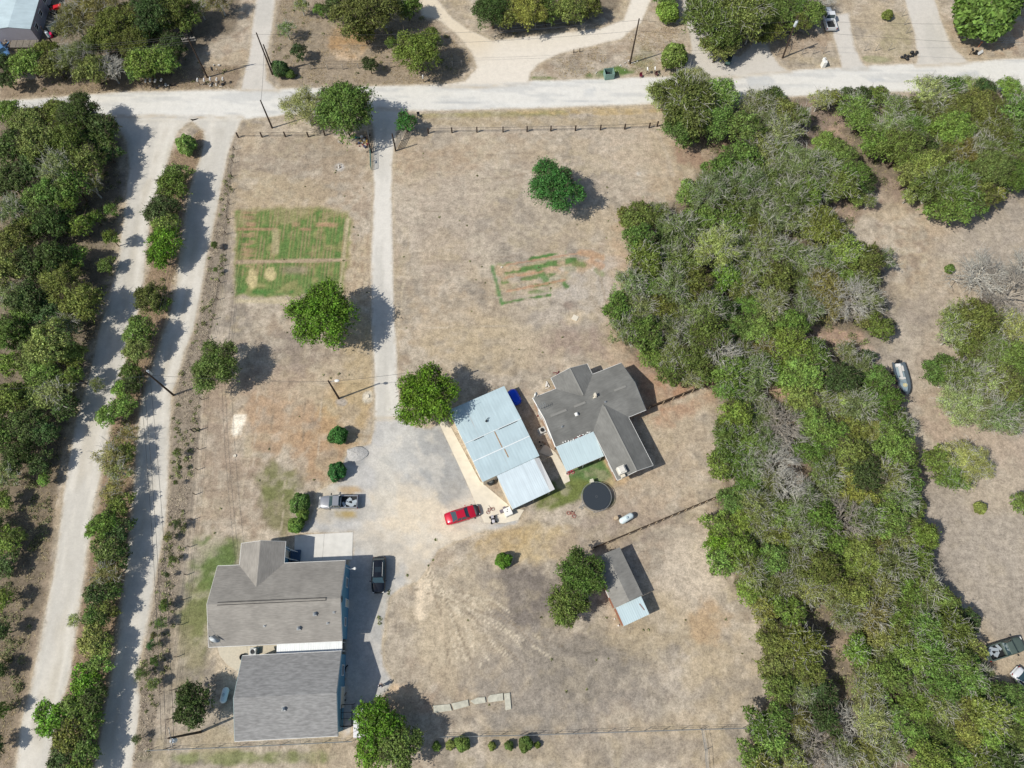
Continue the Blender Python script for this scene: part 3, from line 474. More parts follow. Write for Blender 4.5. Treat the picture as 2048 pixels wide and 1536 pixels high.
WORD = {'o': 'olive green', 'g': 'mid green', 'b': 'bright green', 'y': 'yellow green', 'p': 'pale airy green', 'd': 'leafless grey', 'k': 'dark green', 'n': 'brownish green', 'L': 'vivid green', 'r': 'deep rich green', 's': 'grey green'}
STY = {'o': 'dense', 'g': 'dense', 'b': 'dense', 'y': 'dense', 'p': 'airy', 'd': 'dead', 'k': 'dense', 'n': 'airy', 'L': 'dense', 'r': 'dense', 's': 'airy'}
trs = random.Random(4)
def tree(x, y, rp, kind, label=None, group=None, style=None, cat='tree', name=None, zk=1.0, flat=1.0):
    """x, y, rp: crown centre and radius surveyed in photo px"""
    st = style or STY[kind]; r = 2.0
    for _ in range(4):
        zc = (.72 * r + 1.0 if st != 'bush' else .85 * r) * zk
        r = float(np.hypot(*(at(x + rp * .7, y - rp * .7, zc) - at(x, y, zc))))
    g = at(x, y, zc); o_ = [v for v in VAR[st]]; o_.sort(key=lambda v: abs(math.log(v[2] / r)) + trs.uniform(0, .35)); tm, cm, vr, vz = o_[0]
    s = r / vr; nm = name or {'dead': 'dead_tree', 'bush': 'round_shrub', 'airy': 'mesquite_tree', 'dense': 'oak_tree'}[st]
    root = empty(nm, (g[0], g[1], 0), trs.uniform(0, 6.28), label, cat, group); root.scale = (s, s, zc / vz * (1 if flat == 1 else flat))
    t = bpy.data.objects.new('trunk' if st != 'bush' else 'stems', tm); COL.objects.link(t); t.parent = root
    pale = kind in 'psnd' or (x > 1180 and kind != 'r' and trs.random() < .3)
    if pale: t.material_slots[0].link = 'OBJECT'; t.material_slots[0].material = GREYBARK if kind == 'd' and trs.random() < .3 else PALEBARK
    if cm:
        c = bpy.data.objects.new('crown', cm); COL.objects.link(c); c.parent = root
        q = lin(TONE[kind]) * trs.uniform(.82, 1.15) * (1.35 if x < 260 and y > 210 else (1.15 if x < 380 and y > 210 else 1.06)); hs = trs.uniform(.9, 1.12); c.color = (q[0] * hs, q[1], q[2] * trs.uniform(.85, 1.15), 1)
    return root
# --- yard and roadside trees, each with its own words
YARD = [
 (648, 632, 67, 'L', 'large vivid green shade tree whose shadow crosses the straight driveway'), (435, 731, 50, 'g', 'round mid green tree by itself near the utility pole at the left fence line'),
 (1110, 378, 47, 'r', 'deep green lone tree in the open field below the wire and post fence'), (852, 795, 62, 'L', 'broad leafy tree leaning over the corner of the blue tin barn'),
 (388, 1408, 46, 'k', 'dark evergreen tree beside the white propane tank near the lowest grey roof'), (690, 222, 56, 'g', 'dense green roadside tree left of the driveway entrance with junk under it'),
 (612, 218, 42, 'p', 'pale thin-leaved tree just left of the dense tree at the driveway entrance'), (812, 245, 19, 'r', 'small bright bushy tree beside the right gate wing'),
 (1160, 1152, 50, 'g', 'spreading green tree shading the left side of the small shed roof'), (1134, 1206, 42, 'g', 'lower green crown below the tree at the small shed'),
 (756, 1448, 52, 'L', 'vivid green tree at the bottom covering the white trailer'), (796, 1492, 50, 'g', 'mid green tree right of the one over the white trailer'), (744, 1504, 36, 'L', 'lowest vivid green crown below the white trailer'),
 (838, 106, 42, 'b', 'bushy bright tree on the point between the caliche track and the road'), (862, 70, 15, 'g', 'narrow small tree top behind the bushy tree by the caliche track'),
 (725, 28, 50, 'o', 'big olive tree at the top edge between the gravel lane and the caliche track'), (766, 22, 34, 'n', 'brownish thin tree right of the big olive tree at the top edge'), (730, 66, 20, 'y', 'small yellow green tree under the big olive tree at the top edge'),
 (598, 103, 15, 'k', 'small dark tree standing alone near the double utility poles'), (603, 12, 14, 's', 'slim grey green tree at the top edge right of the gravel lane'), (672, 18, 22, 'k', 'dark narrow tree left of the big olive tree at the top edge'), (815, 14, 24, 'g', 'green tree at the top edge left of the caliche track'),
 (782, 86, 11, 'g', 'little sapling left of the bushy tree by the caliche track'), (740, 130, 14, 'k', 'low dark shrub tree along the wire fence below the sandy spot'), (573, 60, 16, 's', 'scrubby grey green sapling right of the gravel lane poles'), (640, 20, 12, 'g', 'thin small tree at the top edge near the gravel lane'),
 (1370, 205, 52, 'o', 'huge olive oak over the road edge at the corner of the thicket'), (1322, 190, 28, 'p', 'pale airy limbs reaching over the road at the thicket corner'), (1390, 165, 28, 'p', 'pale airy crown topping the huge oak at the road edge'), (1432, 196, 36, 'b', 'bright green crown at the right of the huge roadside oak'), (1362, 252, 34, 'g', 'green crown below the huge roadside oak at the fence end'), (1420, 245, 36, 'b', 'bright crown low on the right of the roadside oak'), (1372, 274, 20, 'g', 'small low crown beneath the roadside oak by the fence end'),
]
for x, y, r, k, lb in YARD: tree(x, y, r, k, lb)
for x, y, r, k, lb in [(676, 871, 20, 'r', 'upper of the two clipped round shrubs left of the gravel pile'), (674, 943, 20, 'r', 'lower of the two clipped round shrubs left of the gravel pile'), (1348, 113, 22, 'b', 'round bright shrub left of the concrete drive'), (1336, 26, 18, 'b', 'leafy shrub near the top edge left of the concrete drive'),
                     (1007, 1121, 17, 'L', 'spiky bright shrub alone on the dark patch of ground'), (600, 1006, 22, 'g', 'upper bush of the clump in front of the silver pickup'), (606, 1028, 14, 'b', 'middle bush of the clump in front of the silver pickup'), (592, 1050, 18, 'b', 'lowest bush of the clump near the concrete patio'),
                     (925, 1487, 17, 'g', 'largest dotted round shrub along the bottom wire fence'), (901, 1490, 11, 'y', 'small shrub touching the left of the largest dotted shrub'), (873, 1493, 10, 'b', 'small bright shrub right of the big bottom tree'), (984, 1492, 9, 'y', 'little yellow green shrub midway along the bottom fence'), (1018, 1491, 10, 'g', 'small shrub just left of the twin bottom shrubs'), (1051, 1488, 16, 'g', 'round green shrub at the right end of the bottom row'), (1075, 1490, 7, 'b', 'tiny shrub touching the right end shrub'),
                     (373, 290, 20, 'b', 'green bush on the grassy point between the two gravel lanes'), (560, 138, 16, 'k', 'dark bush at the foot of the double utility poles'), (580, 148, 9, 'g', 'small bush right of the double utility poles'), (1775, 30, 8, 'y', 'tiny yellowish bush in the dry lot at the top right'),
                     (1974, 22, 46, 'g', 'large smooth green bush mass in the fenced top right lot'), (1938, 44, 20, 'n', 'brownish bush at the left of the large smooth bush mass'), (1960, 1016, 11, 'y', 'small bush with a shadow in the right clearing'), (1899, 538, 8, 'g', 'tiny green bush left of the fallen grey tree')]:
    tree(x, y, r, k, lb, style='bush', cat='shrub')
# --- woods: crowns surveyed one by one (x y r kind)
HEDGE = """345 375 30 g;325 420 32 k;352 350 24 g;330 482 32 L;322 512 28 L;335 455 28 b;300 597 30 o;322 612 18 g;282 662 32 b;276 698 28 y;262 742 22 g;246 778 20 b;266 768 22 k;250 812 24 g;216 832 24 b;260 868 20 n;222 914 32 n;238 942 28 s;252 905 22 o;228 980 26 n;240 1010 26 o;214 1050 32 g;238 1062 28 k;188 1056 18 b;216 1104 32 o;240 1110 24 k;214 1148 30 n;196 1188 30 k;222 1180 24 g;190 1232 26 g;212 1218 24 o;186 1282 32 y;206 1290 26 y;150 1240 15 p;196 1330 26 b;172 1366 34 L;188 1392 32 k;105 1438 38 L;148 1416 32 g;178 1440 32 g;140 1476 38 o;172 1496 34 g;126 1516 32 k;158 1535 32 g"""
WLEFT = """160 235 36 k;110 228 28 o;60 248 34 o;18 225 24 g;192 272 36 k;140 288 36 o;84 290 36 o;26 298 34 k;172 328 34 o;208 258 26 k;216 306 20 k;62 342 36 k;122 342 34 s;20 366 34 k;150 372 30 g;105 388 30 g;182 372 20 n;26 424 30 s;74 408 30 g;132 402 26 b;62 456 34 o;104 446 32 k;30 486 34 o;160 452 22 b;190 436 13 g;222 420 12 g;20 538 34 o;64 526 34 k;106 518 32 k;142 520 26 g;222 475 13 g;212 530 15 g;22 590 34 s;60 598 34 k;124 570 40 o;166 604 36 o;100 622 34 k;135 650 30 s;52 632 30 b;22 664 32 g;60 680 28 k;104 688 40 y;146 712 26 y;70 722 34 o;20 728 24 b;86 752 32 g;150 752 18 g;196 770 14 s;20 800 36 o;74 796 38 y;114 786 30 s;130 816 26 k;52 850 36 k;10 870 34 g;88 866 28 k;38 912 32 k;80 926 22 k;14 950 28 s;4 1000 20 b;88 960 12 b;14 1084 28 g;36 1070 16 g;8 1132 26 k;8 1198 18 b;4 1262 18 k;-12 1340 22 k;2 1420 16 g;-10 1490 20 k;-20 1050 24 k"""
TOPL = """190 20 42 n;232 58 42 o;270 86 34 o;304 30 42 k;344 26 36 o;290 128 34 b;326 122 30 b;324 66 22 y;56 128 32 b;92 106 24 y;110 132 28 o;150 118 34 s;184 140 32 y;176 138 24 d;222 142 26 d;150 46 38 n;345 92 26 k;372 40 26 g;440 6 22 n;8 130 22 k;14 160 18 k;280 140 24 g;190 90 26 o;400 18 18 s;262 30 26 o"""
TOPR = """985 24 32 k;1018 28 28 o;1055 24 32 y;1092 24 24 g;1140 20 28 y;1178 14 20 o;1424 46 46 o;1400 22 28 k;1436 96 26 y;1478 30 46 o;1526 58 30 o;1546 22 36 g;1500 64 22 n;1582 16 28 g;1590 44 20 o;1622 28 20 b;1452 70 28 g;1450 8 30 k;1330 0 18 g;1640 4 16 d;2030 -10 22 g"""
WRIGHT = """1512 212 28 s;1545 200 22 k;1566 228 28 o;1524 248 32 s;1488 258 28 g;1562 268 30 s;1600 232 18 s;1640 202 17 p;1665 194 13 y;1696 190 14 k;1724 190 14 k;1752 190 16 g;1712 218 28 b;1722 244 24 b;1790 218 26 s;1858 186 28 p;1898 182 24 g;1940 182 28 p;1964 186 20 k;2018 176 18 b;2036 200 14 s;1840 226 30 o;1872 216 24 s;1912 226 32 o;1952 214 30 y;1990 232 30 o;2032 230 30 g;1780 262 30 s;1820 258 32 g;1862 272 32 b;1902 264 32 b;1946 262 30 s;1992 266 32 o;2036 270 30 g;1762 292 30 g;1802 300 32 o;1842 302 30 k;1882 306 30 o;1922 300 30 n;1964 306 32 s;2002 306 30 o;2042 312 30 o;1852 340 32 y;1820 352 24 y;1902 340 32 o;1942 346 32 g;1982 340 30 o;2020 350 30 g;1872 374 34 o;1912 380 34 g;1896 412 34 g;1928 408 28 g;1956 392 26 o;1988 384 18 y;2032 336 24 o;1836 376 12 g;1818 392 12 y
1650 288 20 b;1680 312 26 g;1642 332 28 s;1704 350 26 g;1680 370 30 o;1640 380 30 s;1722 362 24 k;1716 398 14 b;1740 404 10 s;1562 310 32 s;1602 332 34 s;1520 300 32 s;1482 318 32 g;1562 352 34 s;1530 372 32 o;1490 370 34 s;1448 342 30 g;1420 388 36 s;1384 388 26 b;1460 400 32 o;1512 410 32 s;1572 400 34 s;1612 390 28 g;1586 442 32 s;1546 440 32 s;1640 456 38 o;1622 440 24 k;1502 450 32 o;1456 448 32 g;1412 440 32 g;1282 436 32 o;1314 430 24 s;1258 438 20 o;1362 462 34 s;1322 472 32 k;1280 480 28 g;1398 478 28 k;1432 500 40 p;1482 500 30 s;1532 492 30 s;1290 520 32 o;1332 520 32 s;1370 530 34 o;1562 512 32 s;1602 522 32 s;1652 522 32 s;1692 506 28 b;1730 520 30 o;1760 518 22 s;1512 540 30 s;1482 570 28 s;1450 558 28 b;1262 568 32 s;1300 570 32 g;1346 574 34 s;1390 570 32 o;1240 618 30 g;1282 620 34 s;1322 622 34 o;1366 620 34 s;1410 620 34 s;1446 622 24 k;1552 560 32 o;1602 564 34 s;1650 572 34 n;1690 560 24 b;1724 560 26 s;1502 612 32 g;1542 608 30 s;1654 612 32 n;1700 602 36 d;1732 600 26 s;1690 620 24 d;1612 622 30 s;1726 640 16 y;1760 656 22 o;1580 650 28 g;1252 662 30 s;1292 668 34 g;1332 662 34 s;1376 668 34 s;1420 672 34 o;1470 656 30 g;1516 662 30 b;1312 706 32 g;1352 712 34 s;1396 716 34 o;1440 712 30 d;1484 712 30 s;1530 700 28 n;1582 696 36 b;1620 712 34 g;1602 744 36 b;1562 738 34 b;1512 746 34 s;1462 744 32 b;1340 746 24 g;1376 752 26 s;1410 744 22 g;1642 756 32 s;1682 760 32 k;1718 742 30 s;1752 764 28 g;1690 704 20 s;1734 712 12 k
1460 782 28 g;1500 792 30 s;1528 822 26 s;1602 800 32 y;1642 812 34 s;1684 800 38 p;1720 812 34 s;1760 800 32 g;1782 826 24 k;1470 832 32 b;1510 842 30 s;1562 850 32 d;1580 888 36 d;1622 848 30 b;1660 872 32 b;1700 860 34 o;1742 860 32 y;1780 862 30 g;1806 852 22 s;1452 872 26 g;1490 880 32 b;1530 888 28 s;1622 902 32 g;1660 920 32 s;1700 912 32 y;1740 900 32 s;1790 900 34 b;1814 908 20 b;1462 922 32 g;1502 930 32 s;1440 936 24 b;1552 930 26 d;1650 952 32 s;1690 950 34 y;1730 952 34 k;1776 950 34 s;1812 952 26 g;1500 970 32 g;1542 962 26 s;1574 978 30 d;1606 1000 30 s;1642 990 32 s;1682 990 34 n;1720 990 34 y;1760 1000 34 g;1800 1000 30 s;1826 1010 22 g;1470 1002 30 g;1512 1010 32 s;1552 1022 32 g;1592 1030 34 s;1642 1040 34 g;1692 1040 32 d;1730 1040 34 s;1776 1040 34 b;1814 1050 30 y;1440 1052 28 b;1480 1050 32 b;1440 1092 30 L;1480 1100 32 b;1520 1062 32 s;1562 1080 34 o;1612 1080 34 s;1662 1090 34 g;1712 1090 34 y;1762 1090 34 n;1806 1080 30 s;1846 1070 24 b;1442 1124 26 b;1500 1142 32 s;1542 1120 32 b;1592 1132 34 s;1642 1136 34 o;1692 1140 34 b;1742 1136 34 y;1790 1130 34 s;1832 1120 28 g
1502 1182 28 b;1534 1190 28 g;1562 1170 32 s;1612 1180 34 p;1662 1182 30 s;1712 1190 34 y;1762 1180 34 n;1812 1180 34 g;1852 1170 28 s;1530 1222 28 y;1580 1222 30 b;1690 1230 32 s;1742 1230 34 n;1790 1232 34 g;1840 1220 34 s;1884 1210 30 b;1556 1282 38 o;1600 1290 40 o;1562 1332 40 o;1610 1332 36 o;1714 1302 26 b;1760 1270 30 y;1800 1272 32 o;1852 1260 34 g;1900 1258 34 o;1932 1240 24 k;1930 1290 28 y;1770 1312 26 s;1822 1310 34 b;1870 1312 34 g;1908 1322 30 b;1556 1370 32 g;1600 1380 32 s;1644 1390 30 k;1730 1370 32 s;1740 1334 22 y;1782 1352 32 b;1832 1360 34 s;1880 1362 34 g;1930 1352 34 b;1956 1340 22 s;1982 1392 32 g;1690 1442 30 d;1652 1440 26 k;1742 1440 38 p;1786 1430 30 b;1832 1412 34 b;1880 1410 34 s;1930 1412 34 o;1980 1430 34 y;2020 1400 28 g;2044 1436 28 b;1522 1450 30 g;1552 1436 28 g;1592 1440 28 n;1550 1490 34 b;1600 1488 28 n;1636 1502 36 d;1684 1500 30 s;1502 1512 26 b;1524 1534 28 y;1732 1502 30 n;1780 1490 32 s;1832 1470 30 b;1880 1470 34 g;1930 1470 34 y;1980 1482 34 b;2030 1480 32 o;1862 1520 34 b;1912 1520 34 b;1960 1526 34 o;2010 1530 34 k;1744 1534 30 s;1668 1536 28 d;1590 1534 28 p"""
RCLUST = """1912 642 32 s;1950 638 34 o;1992 652 34 s;2032 662 34 p;1902 674 22 p;1940 690 30 o;1982 700 34 s;2022 712 34 g;2044 742 32 g;1880 742 28 g;1894 764 22 s;1922 752 32 s;1962 762 34 p;2002 772 34 o;2040 790 32 g;1922 812 38 p;1962 820 38 s;1992 832 34 s;2020 846 22 s;1888 932 34 g;1930 924 40 p;1906 950 28 g;2046 1008 20 g"""
TW = {'tree_list': None}
def place(txt, where, group, bands=None, rk=1.04):
    for e in txt.replace('\n', ';').split(';'):
        x, y, r, k = e.split(); x, y, r = float(x), float(y), float(r)
        size = 'small' if r < 22 else ('medium' if r < 33 else 'large'); bw = ''
        if bands:
            for lim, wd in bands:
                if y < lim: bw = ' ' + wd; break
        tree(x, y, r * rk, k, zk=trs.uniform(.72, 1.3) * (1.15 if rk == 1.15 and x > 90 else 1) if rk != 1.04 or x > 1200 else 1, label='%s %s %s%s' % (size, WORD[k], where, bw), group=group)
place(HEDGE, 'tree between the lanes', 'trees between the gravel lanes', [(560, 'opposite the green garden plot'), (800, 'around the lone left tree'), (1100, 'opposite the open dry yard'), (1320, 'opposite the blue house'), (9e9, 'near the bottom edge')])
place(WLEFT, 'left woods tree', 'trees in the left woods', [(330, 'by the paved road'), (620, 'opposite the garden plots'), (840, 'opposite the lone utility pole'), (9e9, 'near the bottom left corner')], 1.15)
place(TOPL, 'tree right of the old trailer', 'trees in the top left lot')
place(TOPR, 'top edge tree by the drives', 'trees along the top edge')
place(WRIGHT, 'right thicket tree', 'trees in the right thicket', [(300, 'by the paved road'), (430, 'level with the lone field tree'), (560, 'level with the second plot'), (680, 'above the boat'), (790, 'level with the boat'), (930, 'level with the brick house'), (1060, 'level with the trampoline'), (1200, 'level with the small shed'), (1350, 'near the old green pickup'), (9e9, 'in the bottom right corner')])
place(RCLUST, 'tree right of the clearing', 'trees right of the boat clearing', [(720, 'below the fallen grey tree'), (870, 'level with the boat'), (9e9, 'lower on the right')])
for i, (x, y, r) in enumerate([(1962, 556, 44), (2018, 588, 52), (2050, 540, 34)]): tree(x, y, r, 'd', ['fallen grey bare tree, left part of the brush pile on the right edge', 'largest grey bare tree of the brush pile on the right edge', 'upper bare grey tree at the right edge'][i], zk=.55)
VERGE = """429 490 9 g;428 540 11 b;402 575 8 g;456 380 6 g;462 352 5 g;360 905 11 g;356 935 9 g;354 965 11 g;360 1000 8 s;352 1050 10 k;340 1075 9 n;344 1118 13 g;332 1150 12 g;346 1180 10 b;326 1212 12 g;322 1246 13 g;312 1270 10 n;298 1290 24 r;312 1322 18 g;286 1344 18 g;302 1368 12 s;278 1478 12 g;290 1400 8 s;352 860 9 n;352 820 7 s;1000 170 4 g"""
for i, e in enumerate(VERGE.split(';')[:-1]):
    x, y, r, k = e.split()
    if float(r) < 9 or (i % 5 == 3 and float(r) < 12): continue
    tree(float(x) + 5 * math.sin(i * 2.3), float(y), float(r) * (.8 + .35 * math.sin(i * 5.1)), k, '%s %s verge bush%s' % ('small' if float(r) < 10 else 'sizable', WORD[k], ' near the striped garden plot' if float(y) < 700 else (' beside the open dry yard' if float(y) < 1100 else ' left of the blue house')), 'weedy bushes on the lane verge', style='airy' if i % 2 else 'dense', cat='bush', name='weedy_bush', zk=.8)
# --- dry weeds: tufts nobody could count, one object per area
def tufts(name, label, polys, n, hgt, rgb, seed, clump=.5):
    rs = np.random.RandomState(seed); P = []
    for poly in polys:
        W = np.array([at(*p) for p in poly]); A = .5 * abs(np.dot(W[:, 0], np.roll(W[:, 1], 1)) - np.dot(W[:, 1], np.roll(W[:, 0], 1)))
        k = int(A * n * 2); q = np.stack([rs.uniform(W[:, 0].min(), W[:, 0].max(), k * 3), rs.uniform(W[:, 1].min(), W[:, 1].max(), k * 3)], 1)
        q = q[poly_sd(q[:, 0], q[:, 1], W) > .2]; q = q[fbm(q[:, 0], q[:, 1], 2.2, seed + 5, 3) > clump]
        for kk, R in ROADS.items(): px, py = to_px(q[:, 0], q[:, 1]); q = q[poly_sd(px, py, R) < -2]
        P.append(q[:int(A * n)])
    P = np.concatenate(P); k = len(P); nb = 4; V = np.zeros((k, nb, 3, 3)); h = hgt * rs.uniform(.5, 1.3, k)
    for j in range(nb):
        a = rs.rand(k) * 6.28; ln = rs.uniform(.3, 1, k) * h; sp = .02 + .025 * rs.rand(k); base = np.stack([P[:, 0], P[:, 1], np.zeros(k)], 1)
        V[:, j, 0] = base + np.stack([-np.sin(a) * sp, np.cos(a) * sp, 0 * a], 1); V[:, j, 1] = base - np.stack([-np.sin(a) * sp, np.cos(a) * sp, 0 * a], 1); V[:, j, 2] = base + np.stack([np.cos(a) * ln, np.sin(a) * ln, h * rs.uniform(.15, .6, k)], 1)
    m = LEAF.copy(); m.name = name + '_blades'; o = np_mesh(name, V.reshape(-1, 3), np.arange(k * nb * 3).reshape(-1, 3), LEAF, nv=3); q = lin(rgb) / KL; o.color = (*q, 1); tag(o, label, 'weeds', kind='stuff')
VG = [(440, 290), (470, 290), (462, 400), (452, 520), (428, 640), (405, 720), (398, 860), (380, 1000), (362, 1150), (348, 1250), (340, 1340), (318, 1420), (300, 1536), (258, 1536), (275, 1380), (300, 1220), (330, 1050), (338, 860), (355, 760), (395, 640), (415, 520), (440, 384)]
tufts('dry_brush', 'grey brown dead weeds on the verge beside the inner gravel lane', [VG], 12, .36, (186, 174, 154), 3, .42)
tufts('leaf_litter_brush', 'low dry undergrowth and twigs on the forest floor', FOREST[:2], 2.2, .55, (176, 166, 130), 8, .42)
tufts('straw_grass', 'rough straw coloured grass between the lanes and along the road edge', [[(340, 300), (412, 250), (405, 320), (375, 400), (352, 560), (318, 690), (285, 800), (265, 1000), (240, 1230), (190, 1536), (90, 1536), (150, 1280), (195, 1000), (235, 780), (285, 580), (315, 384)], [(560, 0), (838, 0), (850, 35), (900, 70), (945, 120), (915, 168), (560, 178), (540, 120)], [(130, 870), (100, 1160), (60, 1330), (20, 1536), (-60, 1536), (-60, 900)], [(0, 160), (480, 130), (478, 178), (250, 184), (0, 200)], [(1290, 60), (1370, 40), (1350, 150), (1080, 158), (1100, 115)]], 9, .22, (182, 166, 132), 12, .46)

def scrub(name, label, polys, dens, rr, rgb, seed, clump=.45, off_road=True):
    """low leafy mounds merging into one another"""
    rs = np.random.RandomState(seed); out = []
    for poly in polys:
        W = np.array([at(*p) for p in poly]); A = .5 * abs(np.dot(W[:, 0], np.roll(W[:, 1], 1)) - np.dot(W[:, 1], np.roll(W[:, 0], 1))); k = int(A * dens * 3)
        q = np.stack([rs.uniform(W[:, 0].min(), W[:, 0].max(), k), rs.uniform(W[:, 1].min(), W[:, 1].max(), k)], 1); q = q[poly_sd(q[:, 0], q[:, 1], W) > .1]; q = q[fbm(q[:, 0], q[:, 1], 3, seed + 5, 3) > clump]
        for kk, R_ in (ROADS.items() if off_road else ()): px, py = to_px(q[:, 0], q[:, 1]); q = q[poly_sd(px, py, R_) < -5]
        for x, y in q[:int(A * dens)]:
            r = rs.uniform(*rr); n = int(90 * r * r) + 14; u = rs.normal(0, 1, (n, 3)); u /= np.linalg.norm(u, axis=1)[:, None]; u[:, 2] = np.abs(u[:, 2]); out.append(np.array([x, y, 0]) + u * r * rs.uniform(.5, 1.1, (n, 1)) * [1, 1, .8])
    P = np.concatenate(out); k = len(P); nrm = rs.normal(0, .6, (k, 3)) + [0, 0, .6]; nrm /= np.linalg.norm(nrm, axis=1)[:, None]; tg = np.cross(nrm, rs.normal(0, 1, (k, 3))); tg /= np.linalg.norm(tg, axis=1)[:, None]; bt = np.cross(nrm, tg)
    sz = rs.uniform(.07, .16, (k, 1)); V = np.stack([P - tg * sz, P + bt * sz * .5, P + tg * sz, P - bt * sz * .5], 1).reshape(-1, 3); o = np_mesh(name, V, np.arange(4 * k).reshape(-1, 4), LEAF); o.color = (*lin(rgb), 1); tag(o, label, 'undergrowth', kind='stuff')
HS = [(345, 330), (365, 330), (352, 420), (345, 520), (325, 600), (300, 680), (275, 770), (262, 860), (255, 950), (240, 1060), (232, 1160), (222, 1260), (205, 1370), (180, 1470), (165, 1536), (110, 1536), (135, 1440), (168, 1340), (182, 1240), (195, 1120), (205, 1020), (218, 930), (232, 830), (250, 740), (275, 650), (296, 570), (305, 480), (318, 400)]
scrub('hedge_undergrowth', 'low green undergrowth filling the strip between the two gravel lanes', [HS], .55, (.35, 1.0), (112, 124, 66), 5, .38)
scrub('verge_weeds', 'thin grey green weeds along the verge right of the inner lane', [VG], .75, (.12, .5), (136, 142, 92), 6, .40)
scrub('thicket_undergrowth', 'grey green undergrowth between the trunks of the woods', FOREST[:2] + [[(140, 860), (118, 960), (105, 1100), (70, 1250), (40, 1400), (0, 1536), (-60, 1536), (-60, 860)]], .16, (.3, .9), (118, 126, 80), 7, .45)
scrub('lot_undergrowth', 'patchy low brush in the lots north of the paved road', [[(560, 0), (838, 0), (850, 35), (900, 70), (945, 120), (915, 160), (560, 170), (540, 120)], [(150, 130), (480, 110), (475, 172), (250, 178), (60, 190)], [(960, -20), (1235, 0), (1150, 60), (1000, 75)]], .10, (.15, .5), (128, 130, 84), 9, .5)

scrub('alley_weeds', 'grey green weed patches along the right edge of the gravel alley', [[(754, 1232), (766, 1228), (764, 1262), (768, 1290), (758, 1296), (752, 1270)], [(766, 1180), (782, 1176), (778, 1212), (766, 1222)], [(764, 1300), (772, 1302), (778, 1328), (768, 1326)]], 1.0, (.15, .35), (140, 146, 96), 15, .30, False)

scrub('dirt_weeds', 'sparse weed tufts on the cream dirt below the gravel yard', [[(795, 1085), (890, 1075), (880, 1130), (850, 1165), (800, 1150)], [(1000, 1062), (1060, 1050), (960, 1080), (880, 1100)]], .16, (.08, .26), (126, 134, 82), 19, .40, False)
scrub('yard_weeds', 'scattered low weeds in the dry yards and pasture', [[(480, 290), (740, 290), (740, 840), (640, 980), (410, 1100), (400, 700)], [(800, 280), (1320, 270), (1230, 500), (1210, 690), (1080, 730), (800, 700)], [(780, 1190), (900, 1110), (1180, 1090), (1460, 1000), (1500, 1440), (830, 1460), (790, 1340)], [(1850, 470), (2040, 430), (2040, 600), (1850, 620), (1830, 760), (1860, 900), (1990, 880), (2040, 1200), (1960, 1240), (1880, 1080)]], .018, (.06, .2), (136, 138, 96), 29, .46)
# ------------------------------------------------------------------ building materials
def roof_mat(name, rgb, along='x', streak=.12, scale=(1.1, 4.5), blotch=.12, rust=0.0, ribs=0.0, metal=0.0, rough=.85, rib_amp=.04):
    m = bpy.data.materials.new(name); m.use_nodes = True; t = m.node_tree; L = t.links; N = t.nodes; b = N['Principled BSDF']; tc = N.new('ShaderNodeTexCoord')
    mp = N.new('ShaderNodeMapping'); mp.inputs['Scale'].default_value = (scale[0], scale[1], 1) if along == 'x' else (scale[1], scale[0], 1); L.new(tc.outputs['Object'], mp.inputs[0])
    n = N.new('ShaderNodeTexNoise'); n.inputs['Scale'].default_value = 1.6; n.inputs['Detail'].default_value = 4; L.new(mp.outputs[0], n.inputs['Vector'])
    n2 = N.new('ShaderNodeTexNoise'); n2.inputs['Scale'].default_value = .45; n2.inputs['Detail'].default_value = 5; L.new(tc.outputs['Object'], n2.inputs['Vector'])
    def rg(v, lo, hi, a=.32, b_=.68):
        r = N.new('ShaderNodeMapRange'); L.new(v, r.inputs[0]); r.inputs[1].default_value = a; r.inputs[2].default_value = b_; r.inputs[3].default_value = lo; r.inputs[4].default_value = hi; return r.outputs[0]
    mu = N.new('ShaderNodeMath'); mu.operation = 'MULTIPLY'; L.new(rg(n.outputs[0], 1 - streak, 1 + streak), mu.inputs[0]); L.new(rg(n2.outputs[0], 1 - blotch, 1 + blotch), mu.inputs[1])
    c = alb(rgb); v = N.new('ShaderNodeVectorMath'); v.operation = 'SCALE'; v.inputs[0].default_value = list(c); L.new(mu.outputs[0], v.inputs['Scale']); out = v.outputs[0]
    if rust > 0:
        mp2 = N.new('ShaderNodeMapping'); mp2.inputs['Scale'].default_value = (1.2, .14, 1) if along == 'x' else (.14, 1.2, 1); L.new(tc.outputs['Object'], mp2.inputs[0])
        n3 = N.new('ShaderNodeTexNoise'); n3.inputs['Scale'].default_value = 1.3; n3.inputs['Detail'].default_value = 6; L.new(mp2.outputs[0], n3.inputs['Vector'])
        mx = N.new('ShaderNodeMix'); mx.data_type = 'RGBA'; L.new(rg(n3.outputs[0], 0, rust, .66, .78), mx.inputs[0]); L.new(out, mx.inputs[6]); mx.inputs[7].default_value = (*alb((160, 120, 90)), 1); out = mx.outputs[2]
    L.new(out, b.inputs['Base Color']); b.inputs['Roughness'].default_value = rough; b.inputs['Metallic'].default_value = metal; b.inputs['Specular IOR Level'].default_value = .3
    if ribs > 0:
        wv = N.new('ShaderNodeTexWave'); wv.bands_direction = 'X' if along == 'x' else 'Y'; wv.inputs['Scale'].default_value = 1 / ribs / 3.1416; L.new(tc.outputs['Object'], wv.inputs['Vector'])
        bp = N.new('ShaderNodeBump'); bp.inputs['Strength'].default_value = .8; bp.inputs['Distance'].default_value = rib_amp; L.new(wv.outputs[0], bp.inputs['Height']); L.new(bp.outputs[0], b.inputs['Normal'])
    return m
R_A = roof_mat('weathered_shingles', (150, 146, 139), 'x', .13, (.8, 5), .13)
R_B = roof_mat('laminated_grey_shingles', (143, 143, 142), 'x', .22, (.8, 3.4), .05)
